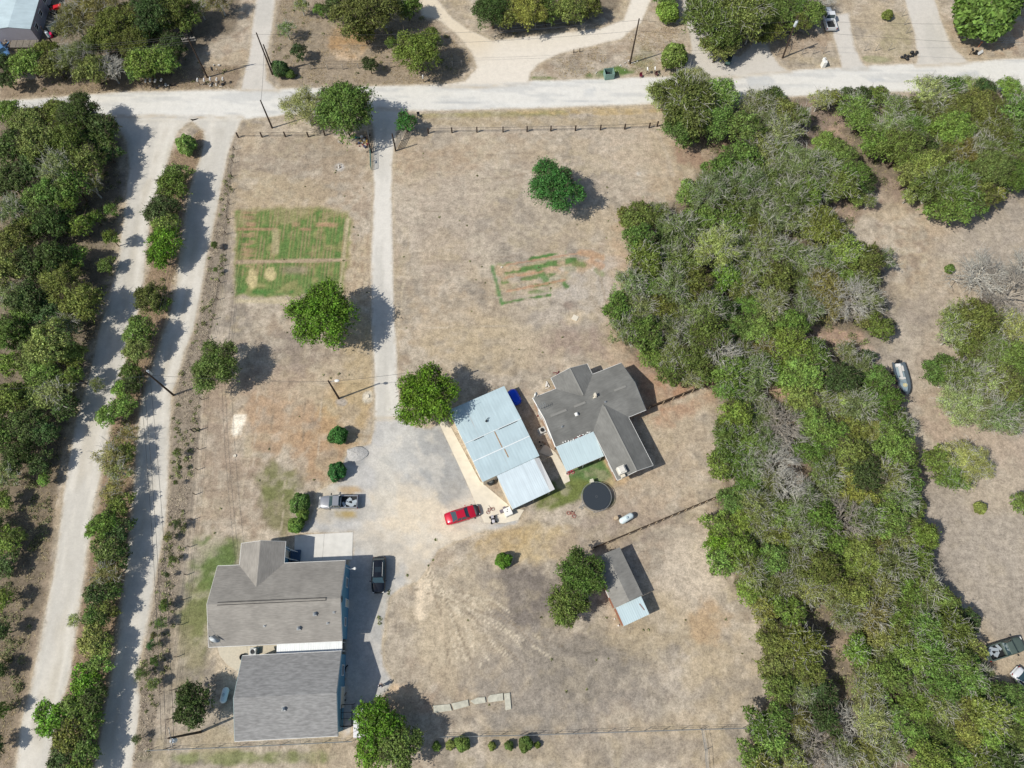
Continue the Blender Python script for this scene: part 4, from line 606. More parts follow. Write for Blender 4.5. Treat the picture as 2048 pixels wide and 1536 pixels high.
R_C = roof_mat('dark_grey_shingles', (124, 124, 120), 'x', .10, (.8, 4), .18)
R_D = roof_mat('faded_shed_shingles', (146, 144, 138), 'x', .10, (1, 3), .12)
T_BLUE = roof_mat('pale_blue_tin', (188, 208, 214), 'x', .05, (1.6, .25), .06, rust=.3, ribs=.45, rough=.5, rib_amp=.006)
T_WHITE = roof_mat('bright_white_tin', (236, 241, 242), 'x', .06, (1.8, .2), .03, ribs=.3, rough=.45, rib_amp=.010)
T_PATIO = roof_mat('pale_patio_tin', (196, 215, 219), 'x', .05, (2.4, .2), .03, ribs=.3, rough=.45, rib_amp=.012)
WALL_BLUE = mat('blue_siding', (96, 148, 178), .7, noise=.06, nscale=2)
WALL_TAN = mat('tan_brick', (176, 150, 128), .85, noise=.18, nscale=7)
WALL_RED = mat('brick_red', (150, 104, 84), .85, noise=.2, nscale=6)
WALL_GREY = mat('grey_metal_siding', (130, 134, 142), .6, noise=.08, nscale=2)
WHITE = mat('white_trim', (236, 236, 232), .5); OFFW = mat('cream_paint', (224, 216, 198), .6); GLASS = mat('window_glass', (40, 50, 58), .08, spec=.6); DARK = mat('dark_rubber', (36, 36, 38), .7)
BLACK = mat('black_metal', (40, 42, 44), .5); STEEL = mat('galvanised_steel', (176, 180, 182), .4, .6); CONC = mat('pale_concrete', (220, 218, 211), .9, noise=.07, nscale=1.2); CONC2 = mat('cream_slab_concrete', (226, 217, 198), .9, noise=.08, nscale=1.1)
WOODD = mat('dark_weathered_wood', (98, 84, 72), .9, noise=.2, nscale=4); WOODL = mat('pale_wood', (190, 172, 146), .9, noise=.2, nscale=4); POLE = mat('creosote_wood', (74, 62, 54), .9, noise=.25, nscale=3); WIRE = mat('cable', (70, 70, 72), .6)
TEAL = mat('teal_painted_pipe', (110, 142, 130), .5); GREENB = mat('green_plastic', (62, 92, 84), .5)

def gable(mb, x0, x1, y0, y1, ze, zr, axis='x', th=.14):
    """pitched roof slab; the ridge runs along the axis"""
    if axis == 'x': E = [(x0, y0), (x1, y0), (x0, (y0 + y1) / 2), (x1, (y0 + y1) / 2), (x0, y1), (x1, y1)]
    else: E = [(x0, y0), (x0, y1), ((x0 + x1) / 2, y0), ((x0 + x1) / 2, y1), (x1, y0), (x1, y1)]
    zz = [ze, ze, zr, zr, ze, ze]; vs = [(p[0], p[1], z) for p, z in zip(E, zz)] + [(p[0], p[1], z - th) for p, z in zip(E, zz)]
    mb.add(vs, [(0, 1, 3, 2), (2, 3, 5, 4), (6, 8, 9, 7), (8, 10, 11, 9), (0, 6, 7, 1), (4, 5, 11, 10), (0, 2, 8, 6), (2, 4, 10, 8), (1, 7, 9, 3), (3, 9, 11, 5)])
def gable_wall(mb, x0, x1, y0, y1, ze, zr, axis='x', inset=.35, gi=.08, th=.17):
    """solid walled volume that meets the underside of the gable above it"""
    if axis == 'x': w_ = (y1 - y0) / 2; s = (zr - ze) / w_; a, b, c, d = x0 + gi, x1 - gi, y0 + inset, y1 - inset; m = (y0 + y1) / 2; zi = ze + s * inset - th
    else: w_ = (x1 - x0) / 2; s = (zr - ze) / w_; a, b, c, d = y0 + gi, y1 - gi, x0 + inset, x1 - inset; m = (x0 + x1) / 2; zi = ze + s * inset - th
    prof = [(c, 0), (d, 0), (d, zi), (m, zr - th), (c, zi)]; P = [(a, p[0], p[1]) for p in prof] + [(b, p[0], p[1]) for p in prof]
    if axis == 'y': P = [(p[1], p[0], p[2]) for p in P]
    mb.add(P, [(0, 1, 2, 3, 4), (9, 8, 7, 6, 5)] + [(i, 5 + i, 5 + (i + 1) % 5, (i + 1) % 5) for i in range(5)])
def shed_roof(mb, x0, x1, y0, y1, z00, z1, th=.08):      # z00 at y0, z1 at y1
    vs = [(x0, y0, z00), (x1, y0, z00), (x1, y1, z1), (x0, y1, z1)]; mb.add(vs + [(a, b, c - th) for a, b, c in vs], [(0, 1, 2, 3), (7, 6, 5, 4), (0, 4, 5, 1), (1, 5, 6, 2), (2, 6, 7, 3), (3, 7, 4, 0)])
def window(root, c, w_, h, nrm, label=None, name='window'):
    """nrm: 'x' or 'y' direction of the facade with sign, e.g. '+x'"""
    s = 1 if nrm[0] == '+' else -1; ax = nrm[1]; fr = MB(); t = .06
    def bb(mb, cc, w0, h0, off, th_):
        if ax == 'x': mb.box((cc[0] + s * off, cc[1], cc[2]), (th_, w0, h0))
        else: mb.box((cc[0], cc[1] + s * off, cc[2]), (w0, th_, h0))
    def sh(du, dz): return (c[0], c[1] + du, c[2] + dz) if ax == 'x' else (c[0] + du, c[1], c[2] + dz)
    bb(fr, sh(0, h / 2), w_ + .16, .08, .03, .08); bb(fr, sh(0, -h / 2), w_ + .16, .08, .03, .08); bb(fr, sh(-w_ / 2, 0), .08, h - .1, .03, .08); bb(fr, sh(w_ / 2, 0), .08, h - .1, .03, .08)
    if name == 'window': bb(fr, sh(0, 0), w_ - .1, .04, .028, .05)
    f = fr.build(name, WHITE, root); g = MB(); bb(g, c, w_ - .06, h - .06, .01, .03)
    p = g.build('pane' if name == 'window' else 'door_leaf', GLASS if name == 'window' else OFFW, f)
    if name != 'window': k = MB(); cc = sh(w_ * .36, -.05); k.ball((cc[0] + (s * .06 if ax == 'x' else 0), cc[1] + (s * .06 if ax == 'y' else 0), cc[2]), .045); k.build('handle', STEEL, f)
def fascia(root, segs, z, m=WHITE, name='fascia', h=.16, t=.05):
    for (xa, ya), (xb, yb) in segs:
        mb = MB(); L_ = math.hypot(xb - xa, yb - ya); mb.box(((xa + xb) / 2, (ya + yb) / 2, z), (L_ + .02, t, h), math.atan2(yb - ya, xb - xa)); mb.build(name, m, root)
def vent(root, x, y, z, big=False, m=None):
    mb = MB(); 
    if big: mb.box((x, y, z + .05), (.5, .5, .1)); mb.cyl((x, y, z + .05), (x, y, z + .35), .12, 8); mb.cyl((x, y, z + .35), (x, y, z + .5), .22, 10, .05)
    else: mb.box((x, y, z + .02), (.3, .3, .05)); mb.cyl((x, y, z), (x, y, z + .38), .05, 8)
    return mb.build('roof_vent', m or STEEL, root)

# ------------------------------------------------------------------ A: blue house
rA = empty('blue_house', (-29.43, 8.50, 0), math.radians(2.3), 'big blue sided house with weathered brown grey shingle roof and front wing', 'house')
X0, X1, Y0, Y1 = -8.42, 8.42, -5.04, 5.04
mb = MB(); gable(mb, X0, X1, Y0, Y1, 3.5, 5.6); roofA = mb.build('roof', R_A, rA)
wx0, wx1 = -5.55, .30
mb = MB(); gable(mb, wx0, wx1, 2.0, 7.88, 3.52, 4.80, 'y'); mb.build('wing_roof', roof_mat('wing_shingles', (150, 146, 139), 'y', .13, (.8, 5), .10), rA)
mb = MB(); gable_wall(mb, X0, X1, Y0, Y1, 3.5, 5.6); mb.build('wall', WALL_BLUE, rA)
mb = MB(); gable_wall(mb, wx0, wx1, 4.4, 7.88, 3.52, 4.80, 'y', gi=.3); mb.build('wing_wall', WALL_BLUE, rA)
fascia(rA, [((X0, Y1 + .03), (wx0 - .02, Y1 + .03)), ((wx1 + .02, Y1 + .03), (X1, Y1 + .03)), ((X0, Y0 - .03), (X1, Y0 - .03)), ((wx1 + .03, 5.1), (wx1 + .03, 7.9)), ((wx0 - .03, 5.1), (wx0 - .03, 7.9))], 3.42, name='gutter')
mb = MB()
for xx in (X0 - .03, X1 + .03):
    for y_, s_ in ((Y0, 1), (Y1, -1)): mb.tube([(xx, y_, 3.42), (xx, 0, 5.52)], .05, 4)
for s_ in (wx0, wx1): mb.tube([(s_, 7.91, 3.44), ((wx0 + wx1) / 2, 7.91, 4.72)], .05, 4)
mb.build('barge_board', WHITE, rA)
mb = MB()
for k, yy in ((.16, .18), (-.16, -.16)): mb.tube([(X0 + 1.3, yy, 5.6 - .4 * abs(yy) + .05), (6.6, yy, 5.6 - .4 * abs(yy) + .05)], .035, 4)
mb.box((6.6, 0, 5.6), (.06, .36, .08)); mb.build('ridge_vent', BLACK, rA)
for x, y, bg_ in ((5.15, -1.7, 1), (3.05, -3.3, 1), (-1.3, -2.85, 0), (7.55, -1.6, 0), (6.7, -2.85, 0)): vent(rA, x, y, 5.6 - .4167 * abs(y) + .0, bg_)
mb = MB(); mb.cyl((X1 + .0, 0, 4.6), (X1 + .06 - .12, 0, 4.6), .42, 14); mb.build('gable_vent', BLACK, rA)
for c, w_, h_, n_ in (((-6.9, 4.69, 1.7), 1.4, 1.2, '+y'), ((3.0, 4.69, 1.7), 1.6, 1.2, '+y'), ((6.3, 4.69, 1.7), 1.2, 1.2, '+y'), ((8.34, 2.4, 1.7), 1.2, 1.2, '+x'), ((8.34, -2.6, 1.7), 1.0, 1.0, '+x'), ((-8.34, 2, 1.7), 1.4, 1.2, '-x'), ((-8.34, -2.5, 1.7), 1.2, 1.2, '-x'), ((-2.6, 7.58, 1.7), 2, 1.3, '+y')): window(rA, c, w_, h_, n_)
window(rA, (8.34, -.2, 1.05), .95, 2.05, '+x', name='door'); window(rA, (-.05, 6.6, 1.05), .95, 2.05, '+x', name='door')
mb = MB(); mb.tube([(8.45, 4.2, 2.9), (9.0, 3.95, 3.1), (9.5, 4.0, 3.05)], .06, 6); mb.ball((9.6, 4.02, 3.02), .2, (1, 1, .6)); mb.build('yard_lamp', WHITE, rA)
mb = MB(); mb.tube([(.2, 7.2, 2.9), (1.3, 6.9, .1)], .05); mb.tube([(.2, 5.9, 2.9), (1.4, 5.7, .1)], .05); mb.tube([(.25, 7.1, 1.0), (1.2, 6.9, 1.0)], .04); mb.tube([(.25, 5.9, 1.0), (1.2, 5.75, 1.0)], .04); mb.build('entry_rail', WHITE, rA)
mb = MB(); mb.box((.85, 6.5, .25), (1.3, 1.5, .5)); mb.build('entry_step', mat('blue_deck', (70, 92, 118), .8), rA)
# satellite dish on its corner
rD = empty('satellite_dish', (-37.2, 3.6, 3.6), 0, 'grey satellite dish on the lower left corner of the blue house roof', 'dish')
mb = MB(); R_ = Matrix.Rotation(math.radians(52), 3, Vector((-.7, .7, 0))); rings = []
for q in (1, .8, .5, .2, .02): rings.append([R_ @ Vector((.72 * q * math.cos(a), .5 * q * math.sin(a), .16 * q * q)) + Vector((.5, .35, .85)) for a in np.linspace(0, 6.283, 17)[:-1]])
mb.loft(rings, True); mb.build('reflector', mat('dish_grey', (204, 212, 216), .4), rD, smooth=True)
mb = MB(); mb.tube([(0, 0, 0), (.1, .1, .6), (.4, .3, .8)], .05); mb.tube([(.5, .35, .7), (-.1, .75, .9)], .03); mb.box((-.12, .76, .92), (.14, .14, .14)); mb.build('mast', BLACK, rD)
# ------------------------------------------------------------------ B: lower grey roofed building
rB = empty('grey_roof_workshop', (-26.80, -2.50, 0), math.radians(2.4), 'blue building with streaky grey shingle roof at the bottom left', 'building')
BX0, BX1, BY0, BY1 = -6.22, 6.22, -4.85, 4.85
mb = MB(); gable(mb, BX0, BX1, BY0, BY1, 3.5, 5.3); mb.build('roof', R_B, rB)
mb = MB(); gable_wall(mb, BX0, BX1, BY0, BY1, 3.5, 5.3, gi=.12); mb.build('wall', WALL_BLUE, rB)
fascia(rB, [((BX0, BY1 + .03), (BX1, BY1 + .03)), ((BX0, BY0 - .03), (BX1, BY0 - .03))], 3.42, name='gutter')
mb = MB(); [mb.tube([(xx, y_, 3.42), (xx, 0, 5.22)], .05, 4) for xx in (BX0 - .03, BX1 + .03) for y_ in (BY0, BY1)]; mb.build('barge_board', mat('pale_teal_trim', (176, 196, 198), .6), rB)
vent(rB, -.2, -1.5, 4.75, True)
for c, w_, h_, n_ in (((6.11, 2.6, 1.7), 1.2, 1.2, '+x'), ((-6.11, 1.6, 1.7), 1.2, 1.2, '-x'), ((-2.5, -4.53, 1.7), 1.2, 1.1, '-y'), ((2.5, -4.53, 1.7), 1.2, 1.1, '-y')): window(rB, c, w_, h_, n_)
window(rB, (6.11, -.6, 1.15), 2.4, 2.3, '+x', name='door')
# white breezeway cover between them
rW = empty('breezeway_cover', (-25.1, 3.07, 0), math.radians(2.3), 'long narrow white metal cover between the two grey roofed buildings', 'canopy')
mb = MB(); shed_roof(mb, -4.15, 4.2, -.68, .66, 2.62, 2.78); mb.build('roof', T_WHITE, rW)
mb = MB(); [mb.box((x, y, 1.28), (.09, .09, 2.54)) for x in (-4.0, 0, 4.0) for y in (-.55, .52)]; mb.build('post', WHITE, rW)
# ------------------------------------------------------------------ barn
O = at(965, 964, 2.6); th = math.radians(25.2)
rT = empty('tin_barn', (O[0], O[1], 0), th, 'long pale blue tin roofed barn beside the gravel yard', 'barn')
# local frame: x along the short side, y along the long side
u = np.array([math.cos(th), math.sin(th)]); v = np.array([-math.sin(th), math.cos(th)])
def loc(px, py, z): d = at(px, py, z) - O; return float(d @ u), float(d @ v)
bw, bl = loc(1079, 912, 2.6)[0], (loc(890, 823.6, 2.6)[1] + loc(1010.5, 771, 2.6)[1]) / 2
def lean_roof(mb, P, th_=.08):      # quad roof with measured corners (x,y,z)
    n = len(P); mb.add(P + [(a, b, c - th_) for a, b, c in P], [tuple(range(n)), tuple(range(2 * n - 1, n - 1, -1))] + [(i, n + i, n + (i + 1) % n, (i + 1) % n) for i in range(n)])
yr = bl * .52
mb = MB(); lean_roof(mb, [(0, 0, 2.6), (bw, 0, 2.6), (bw, yr, 3.0), (0, yr, 3.0)]); lean_roof(mb, [(-.02, yr - .15, 3.04), (bw + .02, yr - .15, 3.04), (bw + .02, bl, 2.62), (-.02, bl, 2.62)]); mb.build('roof', T_BLUE, rT)
mb = MB(); P = [(.15, .12), (bw - .15, .12), (bw - .15, bl - .15), (.15, bl - .15)]
mb.add([(x, y, 0) for x, y in P] + [(P[0][0], .12, 2.5), (P[1][0], .12, 2.5), (P[1][0], yr, 2.88), (P[0][0], yr, 2.88), (P[2][0], P[2][1], 2.5), (P[3][0], P[3][1], 2.5)], [(0, 1, 5, 4), (1, 2, 8, 6, 5), (2, 3, 9, 8), (3, 0, 4, 7, 9)]); mb.build('wall', OFFW, rT)
mb = MB(); mb.box((bw / 2, yr - .13, 3.055), (bw, .08, .03)); mb.box((bw / 2, yr * .52, 2.82), (bw, .12, .02)); [mb.box((x, bl * .3, 2.83 if x < 5 else 2.83), (.05, bl * .5, .03)) for x in ()]; mb.build('ridge_cap', T_WHITE, rT)
mb = MB(); rs_ = random.Random(3)
for x0, x1_ in ((1.4, 2.9), (5.3, 8.2)): mb.box(((x0 + x1_) / 2, yr - .24, 3.02), (x1_ - x0, .07, .05))
mb.tube([(4.2, bl * .66, 2.9), (4.2, bl * .66, 3.2)], .14, 8); mb.tube([(4.0, bl * .66, 3.15), (4.7, bl * .69, 3.1)], .05, 5); mb.build('seam_tar', BLACK, rT)
mb = MB()
for x_, yy, ln in ((4.6, yr * .75, yr * .42), (4.8, yr * .38, yr * .22)): mb.box((x_, yy, 2.6 + .4 * yy / yr + .02), (.15, ln, .012), rot=Matrix.Rotation(math.atan2(.4, yr), 3, 'X'))
mb.build('rust_stain', mat('rust', (170, 140, 108), .9, noise=.3, nscale=5), rT)
for k in range(3): window(rT, (.15, 2 + 3.2 * k, 1.3), 1.6, 1.9, '-x', name='door')
S2 = [loc(*p, 2.35) for p in ((993, 950), (1077, 916), (1111, 977), (1025, 1019))]
rS = empty('tin_lean_to', (O[0], O[1], 0), th, 'brighter white tin lean-to at the lower end of the blue barn', 'shed')
ax0, ax1, ay0 = (S2[0][0] + S2[3][0]) / 2, (S2[1][0] + S2[2][0]) / 2, (S2[2][1] + S2[3][1]) / 2
mb = MB(); lean_roof(mb, [(ax0, ay0, 2.25), (ax1 - .75, ay0, 2.25), (ax1 - .75, -.02, 2.52), (ax0, -.02, 2.52)]); mb.build('roof', roof_mat('lean_to_tin', (212, 226, 232), 'x', .07, (1.6, .16), .05, ribs=.3, rough=.4, rib_amp=.010), rS)
mb = MB(); lean_roof(mb, [(ax1 - .75, ay0, 2.28), (ax1, ay0 + .05, 2.1), (ax1 + .02, -.1, 2.2), (ax1 - .75, -.02, 2.55)]); mb.build('side_panel', WHITE, rS)
mb = MB(); [mb.box((x, y, 1.1), (.12, .12, 2.2)) for x in (ax0 + .15, (ax0 + ax1) / 2, ax1 - .9) for y in (ay0 + .15,)]; mb.build('post', STEEL, rS)
mb = MB(); mb.box((ax0 + .1, ay0 / 2 - .1, 1.05), (.08, -ay0 - .5, 2.1)); mb.box((ax1 - .7, ay0 / 2 - .1, 1.05), (.08, -ay0 - .5, 2.1)); mb.build('wall', OFFW, rS)
# ------------------------------------------------------------------ C: grey brick house
tC = math.radians(22.8); rC = empty('brick_house', (7.27, 29.80, 0), tC, 'L shaped brick house with dark grey shingles and metal patio roof in the middle', 'house')
mb = MB(); gable(mb, 0, 14.4, 0, 8.1, 2.9, 4.33); mb.build('roof', R_C, rC)
RCy = roof_mat('dark_grey_shingles_wing', (124, 124, 120), 'y', .10, (.8, 4), .18)
mb = MB(); gable(mb, 5.92, 11.52, -7.8, 2.9, 2.92, 3.97, 'y'); mb.build('rear_wing_roof', RCy, rC)
mb = MB(); gable(mb, 3.7, 9.6, 5.2, 9.95, 2.92, 3.98, 'y'); mb.build('front_wing_roof', RCy, rC)
mb = MB(); gable_wall(mb, 0, 14.4, 0, 8.1, 2.9, 4.33, gi=.12); mb.build('wall', WALL_TAN, rC)
mb = MB(); gable_wall(mb, 5.92, 11.52, -7.8, 1, 2.92, 3.97, 'y', gi=.45); mb.build('rear_wing_wall', WALL_TAN, rC)
mb = MB(); gable_wall(mb, 3.7, 9.6, 6, 9.95, 2.92, 3.98, 'y', gi=.4); mb.build('front_wing_wall', WALL_TAN, rC)
fascia(rC, [((-.03, .1), (-.03, 8.0))], 2.84, name='barge_board'); 
fascia(rC, [((0, -.03), (5.9, -.03)), ((11.55, -.03), (14.4, -.03)), ((0, 8.13), (3.68, 8.13)), ((9.62, 8.13), (14.4, 8.13)), ((5.89, -7.8), (5.89, -.1)), ((11.55, -7.8), (11.55, -.1)), ((3.67, 8.2), (3.67, 9.95)), ((9.63, 8.2), (9.63, 9.95))], 2.84, name='gutter')
mb = MB()
for s_ in (5.92, 11.52): mb.tube([(s_, -7.83, 2.84), (8.72, -7.83, 3.9)], .05, 4)
for s_ in (3.7, 9.6): mb.tube([(s_, 9.98, 2.84), (6.65, 9.98, 3.9)], .05, 4)
for yy in (0, 8.1): mb.tube([(-.06, yy, 2.88), (-.06, 4.05, 4.25)], .09, 4); mb.tube([(14.42, yy, 2.84), (14.42, 4.05, 4.25)], .04, 4)
mb.build('rake_trim', WHITE, rC)
mb = MB()
for a, b_ in ((.9, 3.4), (4.6, 6.4), (11.0, 12.9)): mb.box(((a + b_) / 2, 4.05, 4.36), (b_ - a, .34, .06))
mb.build('ridge_vent', mat('roof_ridge', (140, 139, 134), .9), rC)
mb = MB(); mb.box((8.73, -2.6, 3.99), (.2, 10.2, .03)); mb.box((6.65, 7.6, 4.0), (.2, 4.5, .03)); mb.build('ridge_shingle', mat('roof_ridge_light', (150, 149, 143), .9), rC)
for x, y, b_ in ((9.15, 3.1, 0), (1.9, 2.2, 0), (4.5, 3.0, 1)): vent(rC, x, y, 2.9 + .353 * min(y, 8.1 - y), b_, WHITE if b_ else STEEL)
mb = MB(); mb.box((8.1, 4.45, 4.45), (.24, .5, .9)); mb.box((7.95, 4.2, 4.3), (.5, .2, .5)); mb.build('flue', OFFW, rC)
for c, w_, h_, n_ in (((-.0 + .11, 2.4, 1.6), 1.2, 1.1, '-x'), ((.11, 5.7, 1.6), 1.2, 1.1, '-x'), ((12.4, 7.76, 1.6), 1.3, 1.1, '+y'), ((14.29, 4, 1.6), 1.3, 1.1, '+x'), ((11.18, -3.5, 1.6), 1.3, 1.1, '+x'), ((11.18, -6, 1.6), 1.1, 1.1, '+x'), ((8.7, -7.36, 1.6), 1.6, 1.1, '-y'), ((6.26, -5.4, 1.6), 1.2, 1.1, '-x'), ((6.6, 9.56, 1.6), 2.0, 1.2, '+y'), ((2.0, 7.76, 1.6), 1.3, 1.1, '+y')): window(rC, c, w_, h_, n_)
window(rC, (3.0, .34, 1.05), 1.6, 2.05, '-y', name='door'); window(rC, (10.6, 7.76, 1.05), .95, 2.05, '+y', name='door')
rP = empty('patio_cover', (7.27, 29.80, 0), tC, 'pale ribbed metal patio cover in the inner corner of the brick house', 'canopy')
mb = MB(); shed_roof(mb, -.05, 5.85, -3.8, -.05, 2.45, 3.02, .07); mb.build('roof', T_PATIO, rP)
mb = MB(); [mb.box((x, -3.6, 1.19), (.1, .1, 2.38)) for x in (.15, 2.8, 5.6)]; mb.box((2.9, -3.78, 2.36), (5.8, .06, .16)); mb.build('post', WHITE, rP)
mb = MB(); rs_ = random.Random(8)
for k in range(12): mb.box((1.2 + k * .38 + rs_.uniform(-.08, .08), .05 + rs_.uniform(-.12, .1), 3.10), (rs_.uniform(.15, .3), rs_.uniform(.08, .2), .07), rs_.uniform(-.6, .6))
mb.build('flashing_scraps', WHITE, rP)
mb = MB(); [mb.box((x_, .02, 3.12), (.5, .1, .08), .1) for x_ in (3.1, 3.9)]; mb.build('red_flashing', mat('dull_red', (128, 70, 68), .8), rP)
rs2 = random.Random(2)
def thing_at(name, px, py, z, rz, label, cat, group=None): g = at(px, py, z); return empty(name, (g[0], g[1], z if z > .6 else 0), rz, label, cat, group)
# roof cooler
rK = thing_at('evaporative_cooler', 1242, 942, 3.45, tC, 'boxy white evaporative cooler on the lower wing of the brick house roof', 'cooler')
mb = MB(); mb.rbox((0, 0, .42), (1.15, 1.1, .85), r=.06); mb.box((0, 0, .92), (.95, .9, .16), top=.8); mb.build('cabinet', mat('cooler_white', (226, 222, 212), .6), rK)
mb = MB(); mb.box((-.1, -.8, .3), (.6, .5, .45), top=.8); mb.build('duct', OFFW, rK); mb = MB(); [mb.box((.59, 0, .15 + k * .12), (.03, .8, .04)) for k in range(5)]; mb.build('louver', STEEL, rK)
rK2 = thing_at('satellite_dish', 1070, 793, 2.7, 1, 'white satellite dish on the left front corner of the brick house roof', 'dish')
mb = MB(); mb.loft([[Matrix.Rotation(1.0, 3, 'X') @ Vector((.42 * q * math.cos(a), .36 * q * math.sin(a), .1 * q * q)) + Vector((0, 0, .8)) for a in np.linspace(0, 6.283, 13)[:-1]] for q in (1, .6, .05)]); mb.build('reflector', WHITE, rK2, smooth=True); mb = MB(); mb.tube([(0, 0, 0), (0, 0, .8)], .04); mb.tube([(0, 0, .6), (.3, -.5, .75)], .02); mb.build('mast', STEEL, rK2)
rK3 = thing_at('tv_antenna', 1082, 818, 3.6, .5, 'small aerial on a mast at the left end of the brick house roof', 'antenna')
mb = MB(); mb.tube([(0, 0, -.2), (0, 0, 1.5)], .03); mb.build('mast', STEEL, rK3); mb = MB(); mb.tube([(-.7, 0, 1.4), (.7, 0, 1.4)], .03); [mb.tube([(x, -.35, 1.4), (x, .35, 1.4)], .02) for x in (-.6, -.3, 0, .3, .6)]; mb.build('boom', STEEL, rK3)
# ------------------------------------------------------------------ D: small shed + tin end
tD = math.radians(23); rDd = empty('small_shed', (14.47, 7.84, 0), tD, 'small faded shingle shed under the tree below the wooden fence', 'shed')
mb = MB(); gable(mb, -.05, 4.1, 0, 6.8, 2.5, 3.05, 'y'); mb.build('roof', R_D, rDd)
mb = MB(); gable_wall(mb, -.05, 4.1, 0, 6.8, 2.5, 3.05, 'y', inset=.15, gi=.1); mb.build('wall', WALL_RED, rDd); window(rDd, (3.95, 3.2, 1.4), 1, 1, '+x'); window(rDd, (.1, 2, 1.4), .9, .9, '-x')
rDt = empty('tin_awning', (14.47, 7.84, 0), tD, 'square white tin awning with a rust streak at the end of the small shed', 'canopy')
mb = MB(); shed_roof(mb, .1, 3.85, -2.52, -.03, 2.25, 2.42, .05); mb.build('roof', T_PATIO, rDt)
mb = MB(); [mb.box((x, -2.4, 1.09), (.09, .09, 2.18)) for x in (.3, 3.65)]; mb.build('post', WOODL, rDt); mb = MB(); mb.box((3.35, -1.3, 2.345), (.16, 1.0, .01), .25, rot=Matrix.Rotation(.25, 3, 'Z') @ Matrix.Rotation(.067, 3, 'X')); mb.build('rust_stain', mat('rust_dark', (150, 126, 120), .9, noise=.4, nscale=9), rDt)
mb = MB(); mb.box((.22, -1.25, 1.05), (.08, 2.3, 2.0)); mb.build('side_wall', WALL_RED, rDt)
# ------------------------------------------------------------------ top left trailer home
gT = at(60, 57, 3.0); rM = empty('trailer_home', (gT[0], gT[1], 0), math.radians(2), 'old trailer home with white tin roof and grey siding at the top left corner', 'trailer')
mb = MB(); gable(mb, -7.5, 0, 0, 14, 2.9, 3.4, 'y', .08); mb.build('roof', roof_mat('trailer_tin', (190, 208, 214), 'y', .05, (1.5, .3), .08, ribs=.4, rough=.5, rib_amp=.012), rM)
mb = MB(); gable_wall(mb, -7.5, 0, 0, 14, 2.9, 3.4, 'y', inset=.04, gi=.05, th=.1); mb.build('wall', roof_mat('trailer_siding', (158, 156, 166), 'y', .03, (1, 1), .05, ribs=.5, rough=.6), rM)
mb = MB(); [mb.box((-.3 - k * 1.2, -.9, .5), (.1, 1.7, .08)) for k in range(5)]; mb.box((-2.4, -.9, .45), (5, 1.8, .1)); mb.build('deck', mat('grey_deck', (128, 122, 112), .9, noise=.2), rM); [window(rM, (-.02, 2 + 3.4 * k, 1.7), 1.1, .9, '+x') for k in range(4)]
# ------------------------------------------------------------------ slabs
def slab(name, pts, z, m, label, cat='slab'):
    mb = MB(); mb.prism([tuple(at(*p)) for p in pts], .02, z); o = mb.build(name, m); return tag(o, label, 'pavement', kind='structure')
slab('patio_slab', [(590, 1070.5), (706, 1064.5), (704.5, 1119), (588, 1124)], .06, CONC, 'pale concrete patio beside the blue house')
mb = MB(); a0 = at(648, 1068); a1 = at(646, 1117); mb.box(((a0[0] + a1[0]) / 2, (a0[1] + a1[1]) / 2, .0615), (.035, 3.4, .006), .02); tag(mb.build('slab_joint', mat('joint', (150, 146, 138), .9)), 'saw cut joint across the pale patio slab', 'pavement', kind='structure')
slab('barn_apron', [(878, 846), (892, 836), (960, 962), (1024, 1016), (1048, 1020), (1036, 1040), (1010, 1046), (968, 1045), (937, 973)], .05, CONC2, 'cream concrete apron along the barn')
slab('house_walk', [(1090, 888), (1112, 906), (1136, 945), (1140, 962), (1128, 968), (1104, 915), (1078, 905)], .05, CONC2, 'short concrete walk between barn and brick house')
slab('side_patio', [(435, 1294), (470, 1293), (684, 1284), (684, 1304), (487, 1313), (478, 1345), (455, 1330), (440, 1312)], .05, mat('tan_slab', (206, 196, 176), .9, noise=.08), 'concrete passage between the two grey roofed buildings')
mb = MB(); mb.prism([tuple(at(*p)) for p in ((1112, 895), (1134, 944), (1200, 918), (1180, 870))], .02, .09); tag(mb.build('patio_floor', mat('patio_conc', (170, 150, 128), .9)), 'patio floor under the metal cover', 'pavement', kind='structure')
# ------------------------------------------------------------------ poles and wires
def pole(px, py, h, label, rz=0.0, arm=0, xf=False, lean=(0, 0), lamp=False, grp='wooden utility poles', braces=False):
    g = at(px, py); r = empty('utility_pole', (g[0], g[1], 0), rz, label, 'pole', grp)
    mb = MB(); mb.tube([(0, 0, -.1), (lean[0], lean[1], h)], [.17, .11], 8); mb.build('post', POLE, r)
    if arm:
        for k in range(arm): z = h - .35 - k * .5; mb = MB(); mb.box((lean[0], lean[1] + .12, z), (2.3, .1, .12)); [mb.cyl((x, .12 + lean[1], z + .06), (x, .12 + lean[1], z + .24), .05, 6) for x in (-1.05, -.5, .5, 1.05)]; mb.build('crossarm', GREYBARK, r)
    if xf:
        mb = MB(); mb.cyl((.35, -.1, h - 2.0), (.35, -.1, h - 1.05), .26, 12); mb.cyl((.35, -.1, h - 1.05), (.35, -.1, h - .95), .2, 10, .1); [mb.cyl((.35 + d, -.1, h - .98), (.35 + d, -.1, h - .72), .04, 6) for d in (-.12, .12)]; mb.build('transformer', mat('transformer_grey', (206, 214, 220), .4), r, smooth=False)
    if lamp:
        mb = MB(); mb.tube([(0, 0, h - .5), (.9, .1, h - .2)], .04); mb.build('lamp_arm', STEEL, r); mb = MB(); mb.ball((1.15, .12, h - .25), .3, (1.3, .8, .45)); mb.build('lamp_head', WHITE, r, smooth=True)
    return r, Vector((g[0] + lean[0], g[1] + lean[1], h))
pl = {}
